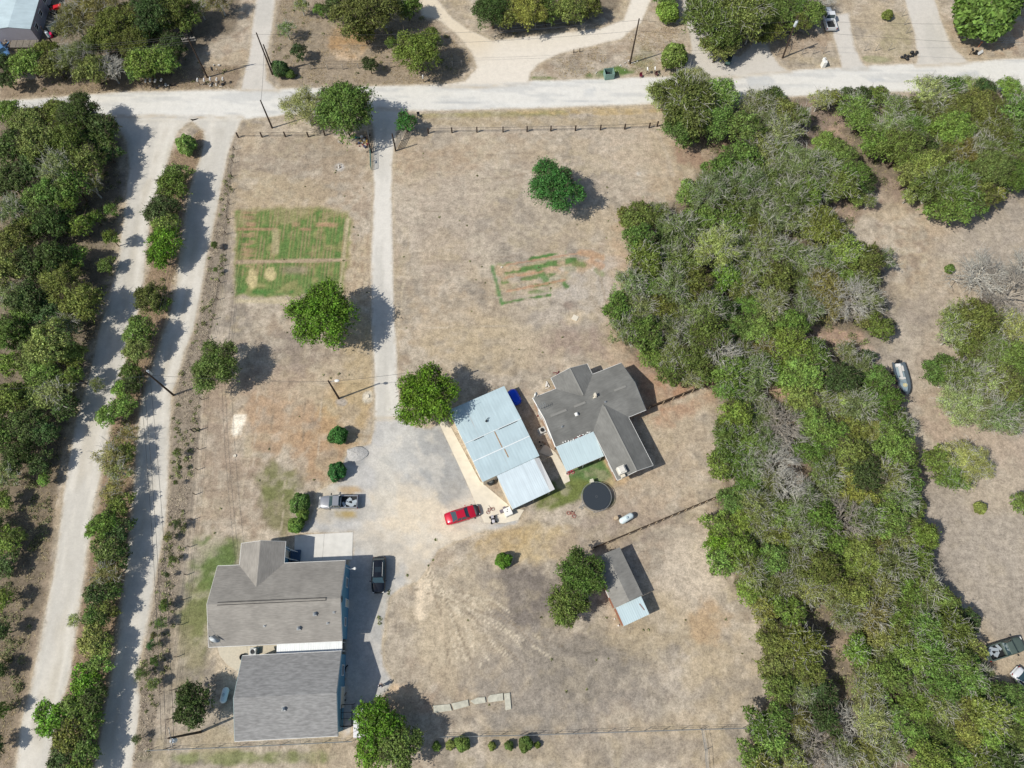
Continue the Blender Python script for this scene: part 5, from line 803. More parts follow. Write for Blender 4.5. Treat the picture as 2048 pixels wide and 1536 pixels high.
_, pl['lamp'] = pole(678, 797, 7.0, 'short pole with white yard lamp left of the straight driveway', lamp=True)
_, pl['left'] = pole(347.5, 790.5, 9.3, 'leaning looking pole with grey transformer over the inner gravel lane', xf=True, rz=2.2)
_, pl['bl'] = pole(401, 1464, 9.3, 'pole with transformer beside the dark evergreen at the bottom left', xf=True, rz=-1.2, arm=1)
_, pl['tl'] = pole(415, 155, 8.9, 'pole with double crossarms beside the mailbox row at the top left', arm=2, rz=.2)
_, pl['tn'] = pole(545, 149, 9.2, 'taller of the two close poles where the gravel lane meets the road'); _, pl['tn2'] = pole(548.5, 146, 6.4, 'shorter of the two close poles where the gravel lane meets the road')
_, pl['te'] = pole(1260, 127, 9.8, 'pole standing between the round shrub and the caliche track'); _, pl['tr'] = pole(1565, 116, 8.9, 'pole with pale transformer below the trees at the top right', xf=True, rz=2.8, lean=(.5, -.4))
_, pl['mid'] = pole(544.5, 256, 6.6, 'stubby pole at the road corner above the field fence', grp=None); _, pl['tt'] = pole(127, 117, 7.0, 'pole in front of the old trailer at the top left', xf=True)
_, pl['barn'] = pole(884, 768, 6.4, 'pole rising out of the broad tree next to the barn')
def wire(a, b, sag=.6, label='overhead power line', off=0.0, r=.022):
    a = Vector(a); b = Vector(b); n = 18; d = (b - a).normalized(); s_ = Vector((-d.y, d.x, 0)) * off; P = []
    for i in range(n + 1): t = i / n; P.append(a.lerp(b, t) + s_ - Vector((0, 0, sag * 4 * t * (1 - t))))
    mb = MB(); mb.tube(P, r, 4); tag(mb.build('power_line', WIRE), label, 'cable', 'overhead power lines')
up = Vector((0, 0, -.3)); W_ = lambda x, y, z: Vector((*at(x, y, z), z))
for o_, nm in ((-.9, 'left'), (-.4, 'inner left'), (.5, 'right')): wire(pl['left'] + up, pl['bl'] + up, .9, 'power line above the inner gravel lane, %s strand' % nm, o_); wire(pl['left'] + up, W_(372, 380, 8), .5, 'power line over the hedge strip up from the transformer pole, %s strand' % nm, o_ * .5)
wire(W_(-200, 790, 8), pl['left'] - Vector((0, 0, 1.6)), .8, 'wire from the left woods to the transformer pole'); wire(pl['left'] - Vector((0, 0, 1.6)), pl['lamp'] + up, .5, 'wire from the transformer pole to the yard lamp pole'); wire(pl['lamp'] + up, pl['barn'] + up, .4, 'wire from the yard lamp pole to the barn pole')
for o_ in (-1, -.5, .5, 1): wire(W_(150, 100, 8.6), pl['tl'] + up, .3, 'power lines left of the crossarm pole in the top left trees', o_)
wire(pl['tl'] + up, pl['tn'] + up, .4, 'wire from the crossarm pole to the close pair of poles'); wire(pl['tn'] + up, pl['te'] + up, 1.2, 'long wire along the top road, upper strand'); wire(pl['tn2'] + up, pl['te'] - Vector((0, 0, 2.5)), 1.0, 'long wire along the top road, lower strand'); wire(pl['te'] + up, pl['tr'] + up, .8, 'wire to the top right pole, upper strand'); wire(pl['te'] - Vector((0, 0, 2.5)), pl['tr'] - Vector((0, 0, 2.4)), .8, 'wire to the top right pole, lower strand'); wire(pl['tr'] + up, W_(2300, 40, 8), .8, 'wire leaving the top right corner, upper strand'); wire(pl['tr'] - Vector((0, 0, 2.4)), W_(2300, 95, 6), .8, 'wire leaving the top right corner, lower strand'); wire(pl['tn2'] + up, pl['mid'] + up, .3, 'short wire across the road to the stubby pole')
# ------------------------------------------------------------------ fences
def fence(name, label, pts, sp, ph, pr, rails, pm, rm_, rr=.02, square=True, every=None, cat='fence'):
    W = [Vector(at(*p)) for p in pts]; r = empty(name, (W[0].x, W[0].y, 0), 0, label, cat); o0 = W[0]; P = []
    for i in range(len(W) - 1):
        L_ = (W[i + 1] - W[i]).length; n = max(1, round(L_ / sp)) if every is None else 1
        for k in range(n): P.append(W[i].lerp(W[i + 1], k / n))
    P.append(W[-1]); P = P[:98]; mb = MB(); mb.box((0, 0, ph / 2), (pr * 2, pr * 2, ph)) if square else mb.cyl((0, 0, 0), (0, 0, ph), pr, 6); p0 = mb.build('post', pm, r)
    for q in P[1:]: c = p0.copy(); COL.objects.link(c); c.parent = r; c.location = (q.x - o0.x, q.y - o0.y, 0)
    for z in rails: mb = MB(); mb.tube([(q.x - o0.x, q.y - o0.y, z) for q in P], rr, 4); mb.build('rail', rm_, r)
    return r
TP = [(857, 267), (904, 265.5), (954, 264.5), (1006, 264.3), (1054, 263), (1101.5, 262), (1150.5, 261.5), (1200.5, 260), (1249, 258.5), (1298, 256), (1314, 253)]
fence('field_fence', 'brown posts and wires along the top of the open field', TP, 9, 1.25, .11, (.55, 1.15), POLE, WIRE, .03, every=1)
fence('field_fence', 'posts and wires left of the gate along the road corner', [(477, 275), (524.5, 274.5), (571, 273.5), (617, 274), (650, 271), (700, 272)], 9, 1.2, .1, (.5, 1.1), POLE, WIRE, .025, every=1)
fence('yard_fence', 'thin posts and wires down the left side of the dry yard', [(477, 275), (470, 300), (462, 380), (450, 500), (437, 600), (412, 720), (404, 800), (402, 860), (396, 940), (386, 1040), (374, 1150), (362, 1250), (346, 1380), (334, 1497)], 3.2, 1.1, .04, (.4, .75, 1.05), WOODD, WIRE, .015)
fence('chain_link_fence', 'low chain link fence across the bottom of the pasture', [(880, 1473), (1040, 1470), (1250, 1463), (1400, 1458), (1485, 1456), (1560, 1454)], 2.3, 1.3, .035, (.05, .65, 1.28), STEEL, STEEL, .018, False)
fence('chain_link_fence', 'chain link fence behind the lower grey roofed building', [(300, 1500), (480, 1493), (690, 1483), (706, 1482)], 2.6, 1.2, .035, (.05, .6, 1.18), STEEL, STEEL, .018, False)
fence('chain_link_fence', 'short chain link spur running off the bottom edge', [(1403, 1460), (1410, 1500), (1414, 1560)], 2.3, 1.2, .035, (.05, .6, 1.18), STEEL, STEEL, .022, False)
fence('mesh_fence', 'tall mesh fence in front of the top edge trees', [(1000, 66), (1070, 60), (1102, 57), (1150, 52)], 4.6, 1.9, .05, (.1, 1.0, 1.85), STEEL, STEEL, .025, False)
fence('wire_fence', 'low post fence along the brush right of the gravel lane', [(590, 140), (622, 139), (656, 139), (686, 139), (717, 137), (780, 136), (850, 134), (905, 133), (923, 132)], 9, 1.2, .06, (.6, 1.1), GREYBARK, WIRE, .02, every=1)
fence('corner_fence', 'thin posts left of the side driveway under the transformer pole', [(1552, 111), (1577, 109), (1603, 109), (1625, 108), (1646, 107)], 9, 1.7, .05, (), GREYBARK, WIRE, every=1)
fence('corner_fence', 'thin posts right of the side driveway in the dry lot', [(1728, 102), (1750, 102), (1776, 101)], 9, 1.7, .05, (), GREYBARK, WIRE, every=1)
fence('corner_fence', 'thin posts climbing the left side of the broad top right lane', [(1803, 33), (1808, 50), (1812, 67)], 9, 1.7, .05, (), GREYBARK, WIRE, every=1)
fence('mesh_fence', 'grey mesh fence around the top right lot', [(1905, 0), (1918, 50), (1926, 68), (1958, 86), (2048, 86), (2150, 84)], 3.5, 1.2, .04, (.1, .6, 1.15), STEEL, STEEL, .02, False)
fence('short_rail', 'two stub posts on the caliche bank', [(1147, 106), (1159, 104)], 9, .9, .06, (), POLE, WIRE, every=1)
fence('stile_post', 'leaning double post on the left yard fence', [(388, 864), (396, 862)], 9, 1.4, .06, (1.2,), BLACK, BLACK, .05, every=1)
def board_fence(label, a, b, ticks, h=1.35, lab_sp=1.2):
    A, B = Vector(at(*a)), Vector(at(*b)); d = (B - A); L_ = d.length; ang = math.atan2(d.y, d.x); r = empty('wooden_fence', (A.x, A.y, 0), ang, label, 'fence'); n = int(L_ / 2.4); rs = random.Random(int(L_ * 10))
    for k in range(n):
        mb = MB(); x0 = k * L_ / n; m_ = int(L_ / n / .15)
        for j in range(m_): mb.box((x0 + (j + .5) * L_ / n / m_, 0, h / 2 + rs.uniform(-.02, .02)), (.135, .022, h))
        mb.box((x0 + L_ / n / 2, -.045, .4), (L_ / n, .05, .09)); mb.box((x0 + L_ / n / 2, -.045, h - .35), (L_ / n, .05, .09)); mb.build('fence_panel', WOODD, r)
    mb = MB(); mb.box((0, 0, h / 2 + .05), (.10, .08, h + .1)); p0 = mb.build('post', WOODL, r); p0.location = (0, -.14, 0)
    for t in ticks[:]: c = p0.copy(); COL.objects.link(c); c.parent = r; c.location = (t * L_, -.15, 0)
board_fence('dark board fence between brick house corner and thicket', (1296, 818), (1434, 764), [.2, .34, .48, .62, .76, .9, 1]); board_fence('long dark board fence below the white propane tank', (1184, 1098), (1463, 982), [.1, .25, .33, .39, .44, .49, .55, .6, .65, .7, .75, .8, .85, .9, .95, 1])
def pipe_panel(label, a, b, h=1.7):
    A, B = Vector(at(*a)), Vector(at(*b)); d = B - A; L_ = d.length; r = empty('gate_wing', (A.x, A.y, 0), math.atan2(d.y, d.x), label, 'fence', 'flaring pipe fence wings at the gate')
    for k in range(5): mb = MB(); z = .3 + k * (h - .3) / 4; mb.cyl((0, 0, z), (L_, 0, z), .06, 6); mb.build('rail', GREYBARK, r)
    for x in (0, L_ / 2, L_): mb = MB(); mb.cyl((x, 0, 0), (x, 0, h + .05), .08, 6); mb.build('post', GREYBARK, r)
pipe_panel('left pipe wing beside the junk pile at the gate', (741, 305), (737, 262)); pipe_panel('right pipe wing leading to the small bushy tree at the gate', (792, 301), (812, 262))
for a, lb in (((742.5, 305), 'tall left gate post casting a shadow across the driveway'), ((791.5, 302), 'tall right gate post beside the driveway')):
    g = at(*a); mb = MB(); mb.cyl((g[0], g[1], 0), (g[0], g[1], 4.3), .14, 8, .11); tag(mb.build('gate_post', POLE), lb, 'post')
A, B = Vector(at(742, 307)), Vector(at(743, 341)); r = empty('field_gate', (A.x, A.y, 0), math.atan2((B - A).y, (B - A).x), 'open teal tube gate swung back along the driveway', 'gate'); L_ = (B - A).length
for k in range(6): mb = MB(); z = .2 + k * .24; mb.cyl((0, 0, z), (L_, 0, z), .035, 6); mb.build('bar', TEAL, r)
for x in (0, L_ * .5, L_): mb = MB(); mb.cyl((x, 0, .18), (x, 0, 1.42), .045, 6); mb.build('upright', TEAL, r)
mb = MB(); mb.box((L_ * .6, .04, .9), (.5, .02, .3)); mb.build('sign_plate', mat('blue_plate', (90, 110, 150), .5), r)
# ------------------------------------------------------------------ vehicles (built nose towards +x)
def sec(x, w_, z0, z1, crown=.04, tuck=.06, sh=.12):
    h = [(w_ - tuck, z0), (w_, z0 + .15), (w_, z1 - sh), (w_ - sh * .6, z1 - .02), (w_ * .55, z1 + crown * .7), (0, z1 + crown)]
    return [(x, y, z) for y, z in h] + [(x, -y, z) for y, z in h[-2::-1]]
def loft_secs(S_): mb = MB(); mb.loft([sec(*s) for s in S_]); return mb
def wheels(r, xs, w_, rad=.34, wd=.24):
    for x in xs:
        for s in (1, -1):
            mb = MB(); mb.torus((x, s * (w_ - wd / 2), rad), rad * .74, rad * .27, 20, 8, 'Y'); t = mb.build('wheel', DARK, r, smooth=True); mb = MB(); mb.cyl((x, s * (w_ - wd * .8), rad), (x, s * (w_ - .03), rad), rad * .62, 14); mb.build('rim', STEEL, t)
def paint_mat(name, rgb, rough=.28, metal=.25): m = mat(name, rgb, rough, metal, .5, noise=.03, nscale=3); m.node_tree.nodes['Principled BSDF'].inputs['Coat Weight'].default_value = .5; return m
CARGLASS = mat('car_glass', (52, 74, 82), .06, spec=.8)
def quad(mb, P, th=.012):
    P = [Vector(p) for p in P]; n = (P[1] - P[0]).cross(P[2] - P[0]).normalized(); mb.add([p + n * th for p in P] + [p - n * th for p in P], [(0, 1, 2, 3), (7, 6, 5, 4), (0, 4, 5, 1), (1, 5, 6, 2), (2, 6, 7, 3), (3, 7, 4, 0)])
def mirrors(r, x, w_, z, m, l=.2):
    for s in (1, -1): mb = MB(); mb.box((x, s * (w_ + l / 2 + .02), z), (.12, l, .15)); mb.build('mirror', m, r)
def car(name, label, pos, ang, L_, W2, paint, prof, cab, cat='car', roofrails=False, roof_len=None):
    r = empty(name, pos, ang, label, cat); b = loft_secs(prof); b.build('body', paint, r, smooth=True)
    x0, x1, x2, x3, wb, wt, zb, zt = cab       # windscreen foot, roof front, roof rear, rear glass foot
    g = MB(); rings = [[(x, s * w_, z) for x, w_, z in ((x0, wb, zb), (x1, wt, zt), (x2, wt, zt), (x3, wb, zb))] for s in (1, -1)]; n = 4
    g.add(rings[0] + rings[1], [(0, 1, 2, 3), (7, 6, 5, 4), (0, 4, 5, 1), (1, 5, 6, 2), (2, 6, 7, 3), (3, 7, 4, 0)]); g.build('glasshouse', CARGLASS, r)
    e = .03; rf = MB(); rf.loft([[(x, y, zt + z) for y, z in ((wt + .02, -.03), (wt * .8, .02), (0, .045), (-wt * .8, .02), (-wt - .02, -.03), (0, -.04))] for x in (x1 + .05, (x1 + x2) / 2, x2 - .05)]); rf.build('roof', paint, r, smooth=False)
    pp = MB()
    for s in (1, -1):
        for a, b_ in (((x0, wb, zb), (x1, wt, zt)), ((x3, wb, zb), (x2, wt, zt)), (((x0 + x3) / 2, wb, zb), ((x1 + x2) / 2, wt, zt))): pp.tube([(a[0], s * (a[1] + .01), a[2]), (b_[0], s * (b_[1] + .01), b_[2] + .01)], .045, 4)
    pp.build('pillar', paint, r); mirrors(r, x0 - .25, W2, zb + .08, paint); wheels(r, (L_ * .31, -L_ * .29), W2 - .02)
    for s in (1, -1):
        mb = MB(); mb.box((prof[-2][0] + .09, s * prof[-2][1] * .80, prof[-1][3] - .02), (.2, .2, .1)); mb.build('headlight', WHITE, r); mb = MB(); mb.box((prof[0][0] + .05, s * W2 * .72, .78), (.12, .3, .13)); mb.build('taillight', mat('tail_red', (150, 30, 30), .3), r)
    mb = MB(); mb.rbox((prof[-1][0] - .03, 0, .44), (.2, prof[-1][1] * 2.1, .2), r=.08); mb.rbox((prof[0][0] + .0, 0, .47), (.2, prof[0][1] * 2.1, .2), r=.08); mb.build('bumper', paint, r)
    if roofrails:
        for s in (1, -1): mb = MB(); mb.tube([(x1 - .1, s * (wt - .06), zt + .1), (x2 + .25, s * (wt - .06), zt + .1)], .03, 5); mb.build('roof_rail', STEEL, r)
        mb = MB(); mb.box(((x1 + x2) / 2 + .1, 0, zt + .05), (.7, wt * 1.2, .015)); mb.build('sunroof', GLASS, r); [None for _ in ()]
    return r
def gat(px, py): g = at(px, py, .8); return (g[0], g[1], 0)
a_red = math.atan2(*(at(958, 1018, .8) - at(891, 1039, .8))[::-1])
RED_P = paint_mat('crimson_paint', (206, 24, 56)); car('red_coupe', 'red two door car with dark cracked hood tip at the barn apron', gat(924.5, 1028.5), a_red, 4.85, .88, RED_P,
    [(-2.4, .70, .38, .78), (-2.25, .84, .28, .92), (-1.2, .90, .2, .98), (0, .90, .2, .95), (1.0, .89, .2, .93), (1.75, .86, .22, .86), (2.2, .76, .28, .74), (2.42, .52, .34, .62)], (.95, .35, -.75, -1.65, .80, .62, .93, 1.34))
r_ = [o for o in bpy.data.objects if o.name == 'red_coupe'][0]; mb = MB(); mb.loft([sec(1.78, .868, .5, .872, .045), sec(2.2, .775, .5, .755, .045), sec(2.44, .53, .5, .64, .045)]); mb.build('hood_tip', mat('black_primer', (50, 48, 54), .5), r_, smooth=True)
SUV_P = paint_mat('black_paint', (26, 30, 38), .2, .3); car('black_suv', 'black crossover parked in the shade beside the blue house', gat(757.5, 1149), math.radians(-88.5), 4.75, .93, SUV_P,
    [(-2.33, .74, .4, .95), (-2.2, .88, .3, 1.1), (-1.2, .94, .25, 1.12), (0, .94, .25, 1.1), (1.0, .93, .25, 1.06), (1.8, .9, .28, .98), (2.2, .8, .3, .86), (2.38, .6, .36, .7)], (1.15, .45, -1.75, -2.2, .84, .68, 1.06, 1.62), roofrails=True)
def pickup(name, label, pos, ang, L_, W2, paint, cabx, bedx, zh=1.05, zt=1.75, cat='pickup', bedmat=None, load=False):
    r = empty(name, pos, ang, label, cat); f_, b_ = L_ / 2, -L_ / 2; c1, c0 = cabx      # cab front foot, cab rear
    loft_secs([(c0 - .02, W2, .35, zh), (c0 + .4, W2, .32, zh), (c1, W2, .32, zh), (f_ - .7, W2 - .03, .34, zh - .06), (f_ - .2, W2 - .1, .38, zh - .14), (f_, W2 - .28, .42, zh - .26)]).build('body', paint, r, smooth=True)
    g = MB(); wb, wt = W2 - .08, W2 - .24; q = [(c1 - .05, wb, zh), (c1 - .75, wt, zt), (c0 + .12, wt, zt), (c0 + .02, wb, zh)]
    g.add([(x, y, z) for x, y, z in q] + [(x, -y, z) for x, y, z in q], [(0, 1, 2, 3), (7, 6, 5, 4), (0, 4, 5, 1), (1, 5, 6, 2), (2, 6, 7, 3), (3, 7, 4, 0)]); g.build('glasshouse', CARGLASS, r)
    rf = MB(); rf.rbox(((c1 - .7 + c0 + .12) / 2, 0, zt + .02), (c1 - .8 - c0, wt * 2 + .05, .1), r=.1); rf.build('roof', paint, r)
    pp = MB()
    for s in (1, -1):
        for a, b2 in ((q[0], q[1]), (q[3], q[2]), (((c1 + c0) / 2, wb, zh), ((c1 + c0) / 2 - .1, wt, zt))): pp.tube([(a[0], s * (a[1] + .01), a[2]), (b2[0], s * (b2[1] + .01), b2[2])], .06, 4)
    pp.build('pillar', paint, r)
    for s in (1, -1): mb = MB(); mb.rbox(((c0 + b_) / 2, s * (W2 - .08), .74), (c0 - b_ - .04, .16, .74), r=.05); mb.build('bed_side', paint, r)
    mb = MB(); mb.box(((c0 + b_) / 2, 0, .56), (c0 - b_ - .1, W2 * 2 - .3, .08)); mb.build('bed_floor', bedmat or BLACK, r); mb = MB(); mb.box((b_ + .03, 0, .82), (.09, W2 * 2 - .05, .56)); mb.build('tailgate', paint, r)
    mb = MB(); mb.box((b_ - .1, 0, .5), (.16, W2 * 1.9, .18)); mb.build('rear_bumper', STEEL, r); mb = MB(); mb.box((f_ + .03, 0, .5), (.16, W2 * 1.8, .22)); mb.build('front_bumper', STEEL, r)
    mirrors(r, c1 - .35, W2, zh + .1, BLACK, .26); wheels(r, (f_ - 1.0, b_ + 1.15), W2, .38, .26)
    for s in (1, -1): mb = MB(); mb.box((f_ - .06, s * W2 * .66, .78), (.12, .34, .18)); mb.build('headlight', WHITE, r); mb = MB(); mb.box((b_ + .02, s * (W2 - .06), .82), (.12, .12, .32)); mb.build('taillight', mat('tail_red', (150, 30, 30), .3), r)
    if load:
        mb = MB(); rs = random.Random(5)
        for k in range(9): mb.box((b_ + .4 + rs.random() * (c0 - b_ - .8), rs.uniform(-.5, .5), .68 + rs.random() * .1), (rs.uniform(.3, .9), rs.uniform(.2, .5), .08), rs.uniform(0, 3), top=.9)
        mb.build('loose_sheeting', mat('scrap_metal', (190, 200, 206), .4, .3), r)
    return r
SIL = paint_mat('silver_paint', (172, 174, 178), .3, .5); r_ = pickup('silver_pickup', 'silver pickup with half painted bed parked left of the gravel yard', gat(677, 1004), math.radians(180.7), 5.4, .93, SIL, (1.35, -.35), None, load=True)
pickup('white_pickup', 'white pickup with open dark bed on the side driveway at the top right', gat(1657.5, 36), math.radians(93), 5.6, 1.0, paint_mat('white_paint', (228, 232, 236), .3, .05), (1.2, -.55), None, zh=1.15, zt=1.9)
OLDG = mat('faded_green_paint', (88, 102, 96), .6, .1, noise=.12, nscale=2); pickup('old_green_pickup', 'old faded green pickup with junk in its bed at the right edge', gat(2011, 1297), math.radians(15.5), 5.3, .95, OLDG, (1.35, -.3), None, load=True)
WHV = paint_mat('dull_white_paint', (224, 228, 232), .5, .05); car('white_car', 'white parked car cut by the right edge below the old green pickup', (*at(2062, 1372, .8), 0), math.radians(-52), 4.8, .9, WHV,
    [(-2.4, .7, .38, .85), (-2.2, .86, .28, .95), (0, .9, .2, .98), (1.2, .89, .2, .95), (2.0, .82, .25, .85), (2.4, .6, .34, .7)], (1.0, .35, -1.0, -1.8, .8, .62, .95, 1.4))
BLUEC = paint_mat('metallic_blue_paint', (104, 150, 196), .3, .3); car('blue_car', 'blue car in the shade near the old trailer at the left edge', (*at(4, 100, .8), 0), math.radians(-50), 4.6, .87, BLUEC,
    [(-2.3, .7, .38, .85), (-2.1, .84, .28, .95), (0, .88, .2, .98), (1.2, .87, .2, .93), (1.9, .8, .25, .82), (2.3, .58, .34, .68)], (.9, .3, -1.0, -1.8, .78, .6, .93, 1.38))
# boat on its trailer
gB = at(1803, 757, .8); rb = empty('boat_trailer', (gB[0], gB[1], 0), math.radians(-88), 'boat trailer carrying the dark hulled fishing boat', 'trailer')
mb = MB(); [mb.tube([(-2.3, s * .7, .42), (1.2, s * .55, .42), (3.4, 0, .45)], .05, 5) for s in (1, -1)]; [mb.tube([(x, -.7, .42), (x, .7, .42)], .04, 5) for x in (-2, -.8, .6)]; mb.build('frame', STEEL, rb); mb = MB(); mb.cyl((3.4, 0, .1), (3.4, 0, .8), .04, 6); mb.build('jack', STEEL, rb)
for s in (1, -1): mb = MB(); mb.torus((-.9, s * .95, .3), .22, .08, 16, 6, 'Y'); mb.build('wheel', DARK, rb)
rb = empty('fishing_boat', (gB[0], gB[1], .4), math.radians(-88), 'dark grey open fishing boat with pale inside floor at the clearing edge', 'boat')
def hull(x, w_, z0, z1): return [(x, w_, z1), (x, w_ * .85, z0 + .1), (x, 0, z0), (x, -w_ * .85, z0 + .1), (x, -w_, z1), (x, -w_ * .82, z1), (x, -w_ * .7, z0 + .22), (x, w_ * .7, z0 + .22), (x, w_ * .82, z1)]
mb = MB(); mb.loft([hull(-2.6, .95, .1, .75), hull(-1, 1.02, .1, .78), hull(.6, .98, .12, .82), hull(1.6, .78, .2, .88), hull(2.3, .45, .35, .94), hull(2.75, .06, .6, .98)]); mb.build('hull', mat('hull_grey', (92, 104, 114), .35), rb, smooth=False)
mb = MB(); mb.prism([(-2.4, -.66), (-2.4, .66), (.9, .66), (.9, -.66)], .34, .38); mb.prism([(.95, -.62), (.95, .62), (2.2, .28), (2.2, -.28)], .62, .68); mb.build('deck', mat('deck_blue_grey', (142, 160, 168), .6), rb)
mb = MB(); mb.box((-.9, .1, .48), (2.2, .34, .18)); mb.box((-1.6, .5, .5), (.9, .3, .2)); mb.box((.0, .1, .5), (.3, .9, .22)); mb.build('seat', mat('boat_seat', (214, 212, 208), .6), rb); mb = MB(); mb.box((-2.75, 0, .75), (.45, .4, .55), top=.7); mb.cyl((-2.85, 0, -.1), (-2.8, 0, .5), .09, 6); mb.build('outboard_motor', BLACK, rb)
mb = MB(); mb.torus((1.2, .1, .72), .3, .05, 14, 5); mb.box((1.2, .1, .74), (.35, .3, .12), .4); mb.build('coiled_rope', mat('rope', (214, 204, 160), .9), rb); mb = MB(); mb.box((-2.1, -.1, .55), (.5, .7, .3)); mb.build('cooler_box', WHITE, rb)
# ------------------------------------------------------------------ yard objects
g = at(1193, 993, .9); rt = empty('trampoline', (g[0], g[1], 0), 0, 'large round black trampoline on the lawn below the brick house', 'trampoline')
mb = MB(); mb.cyl((0, 0, .9), (0, 0, .915), 1.98, 48); mb.build('mat', mat('trampoline_mat', (50, 58, 66), .7), rt); mb = MB(); mb.torus((0, 0, .915), .14, .025, 20, 4); mb.build('centre_mark', mat('grey_mark', (96, 100, 104), .7), rt)
mb = MB(); mb.torus((0, 0, .93), 2.1, .045, 48, 6); mb.build('frame', STEEL, rt)
for k in range(6): a = k * 1.047 + .3; mb = MB(); mb.tube([(2.1 * math.cos(a), 2.1 * math.sin(a), .9), (2.12 * math.cos(a), 2.12 * math.sin(a), .03), (2.1 * math.cos(a + .25), 2.1 * math.sin(a + .25), .03), (2.1 * math.cos(a + .25), 2.1 * math.sin(a + .25), .9)], .03, 5); mb.build('leg', STEEL, rt)
mb = MB(); [mb.tube([(-2.15 + dx, -1.0 + dy, 1.0), (-2.5 + dx, -1.5 + dy, 0)], .03, 5) for dx, dy in ((0, 0), (.35, -.25))]; [mb.tube([(-2.15 - .35 * t, -1 - .5 * t, 1 - t), (-1.8 - .35 * t, -1.25 - .5 * t, 1 - t)], .03, 5) for t in (.25, .5, .75)]; mb.build('ladder', STEEL, rt)
mb = MB(); mb.rbox((-.55, 2.3, .45), (.45, .45, .9), .3, .05); mb.box((-.55, 2.3, .93), (.5, .5, .06), .3); tag(mb.build('storage_box', mat('beige_plastic', (206, 204, 184), .6)), 'beige upright box at the top rim of the trampoline', 'box').location = (g[0], g[1], 0)
def tank(label, a, b, rad, legs=True):
    A, B = Vector((*at(*a, 1.0), 0)), Vector((*at(*b, 1.0), 0)); d = B - A; L_ = d.length; c = (A + B) / 2; r = empty('propane_tank', c, math.atan2(d.y, d.x), label, 'tank'); m = mat('tank_white', (222, 236, 238), .4); rings = []
    hx = L_ / 2
    for x, q in ((-hx, .05), (-hx + .05, .45), (-hx + .15, .78), (-hx + .32, 1), (hx - .32, 1), (hx - .15, .78), (hx - .05, .45), (hx, .05)): rings.append([(x, rad * q * math.cos(t), rad + .3 + rad * q * math.sin(t)) for t in np.linspace(0, 6.283, 17)[:-1]])
    mb = MB(); mb.loft(rings); mb.build('vessel', m, r, smooth=True); mb = MB(); mb.ball((.05, 0, rad * 2 + .32), .2, (1.2, .9, .6)); mb.build('valve_dome', mat('tank_dome', (170, 190, 200), .5), r, smooth=True)
    for x in (-hx * .6, hx * .6): mb = MB(); mb.box((x, 0, .2), (.14, rad * 1.6, .42)); mb.build('foot', STEEL, r)
tank('white propane tank lying above the long board fence', (1240, 1044), (1267, 1028), .45); tank('pale propane tank between the dark evergreen and the lower grey roof', (443, 1407), (452, 1374), .43)
g = at(1232, 1036, .4); mb = MB(); mb.cyl((g[0], g[1], 0), (g[0], g[1], .7), .28, 14); mb.cyl((g[0], g[1], .7), (g[0], g[1], .74), .31, 14, .25); tag(mb.build('stump_barrel', WOODL), 'small round barrel beside the lower propane tank', 'barrel')
def bike(px, py, ang, label, s=1.0, flat=True, c=(150, 60, 60), grp=None):
    g = at(px, py, .1); r = empty('bicycle', (g[0], g[1], .06 if flat else 0), ang, label, 'bicycle', grp)
    m = mat('bike_' + str(c[0]), c, .5); T = (lambda p: (p[0], p[2], .03 + p[1])) if flat else (lambda p: p)
    for x in (-.5 * s, .5 * s): mb = MB(); mb.torus((0, 0, 0), .3 * s, .035, 20, 5, 'Z' if flat else 'Y'); w_ = mb.build('wheel', m if flat else DARK, r); w_.location = T((x, 0, .3 * s)); mb = MB(); [mb.tube([(0, 0, 0), ((.3 * s * math.cos(k)), .3 * s * math.sin(k) if flat else 0, 0 if flat else .3 * s * math.sin(k))], .008, 3) for k in np.linspace(0, 6.28, 9)[:-1]]; sp = mb.build('spokes', STEEL, w_)
    mb = MB(); J = dict(a=(-.5, 0, .3), b=(-.15, 0, .75), c=(.3, 0, .78), d=(0, 0, .3), e=(.5, 0, .3), f=(.27, 0, .95)); J = {k: T((v[0] * s, v[1], v[2] * s)) for k, v in J.items()}
    for a, b_ in ('ab', 'bc', 'cd', 'db', 'ad', 'ce', 'cf'): mb.tube([J[a], J[b_]], .025, 5)
    mb.build('frame', m, r); mb = MB(); mb.box(T((-.18 * s, 0, .82 * s)), (.24, .12, .08) if not flat else (.24, .08, .1)); mb.build('saddle', BLACK, r); mb = MB(); q = T((.27 * s, 0, .95 * s)); mb.tube([(q[0], q[1] - .25, q[2]), (q[0], q[1] + .25, q[2])], .022, 5); mb.build('handlebar', BLACK, r)
bike(1141, 1032, -.5, 'child bicycle with orange red tyres lying on the dry grass below the barn', .85, c=(170, 92, 80)); bike(983, 1024, .6, 'rusty bicycle lying beside the lawn mower on the apron', .8, c=(140, 84, 76)); bike(1142, 948, .3, 'pink and dark toy bike at the corner of the patio walk', .7, c=(206, 60, 96))
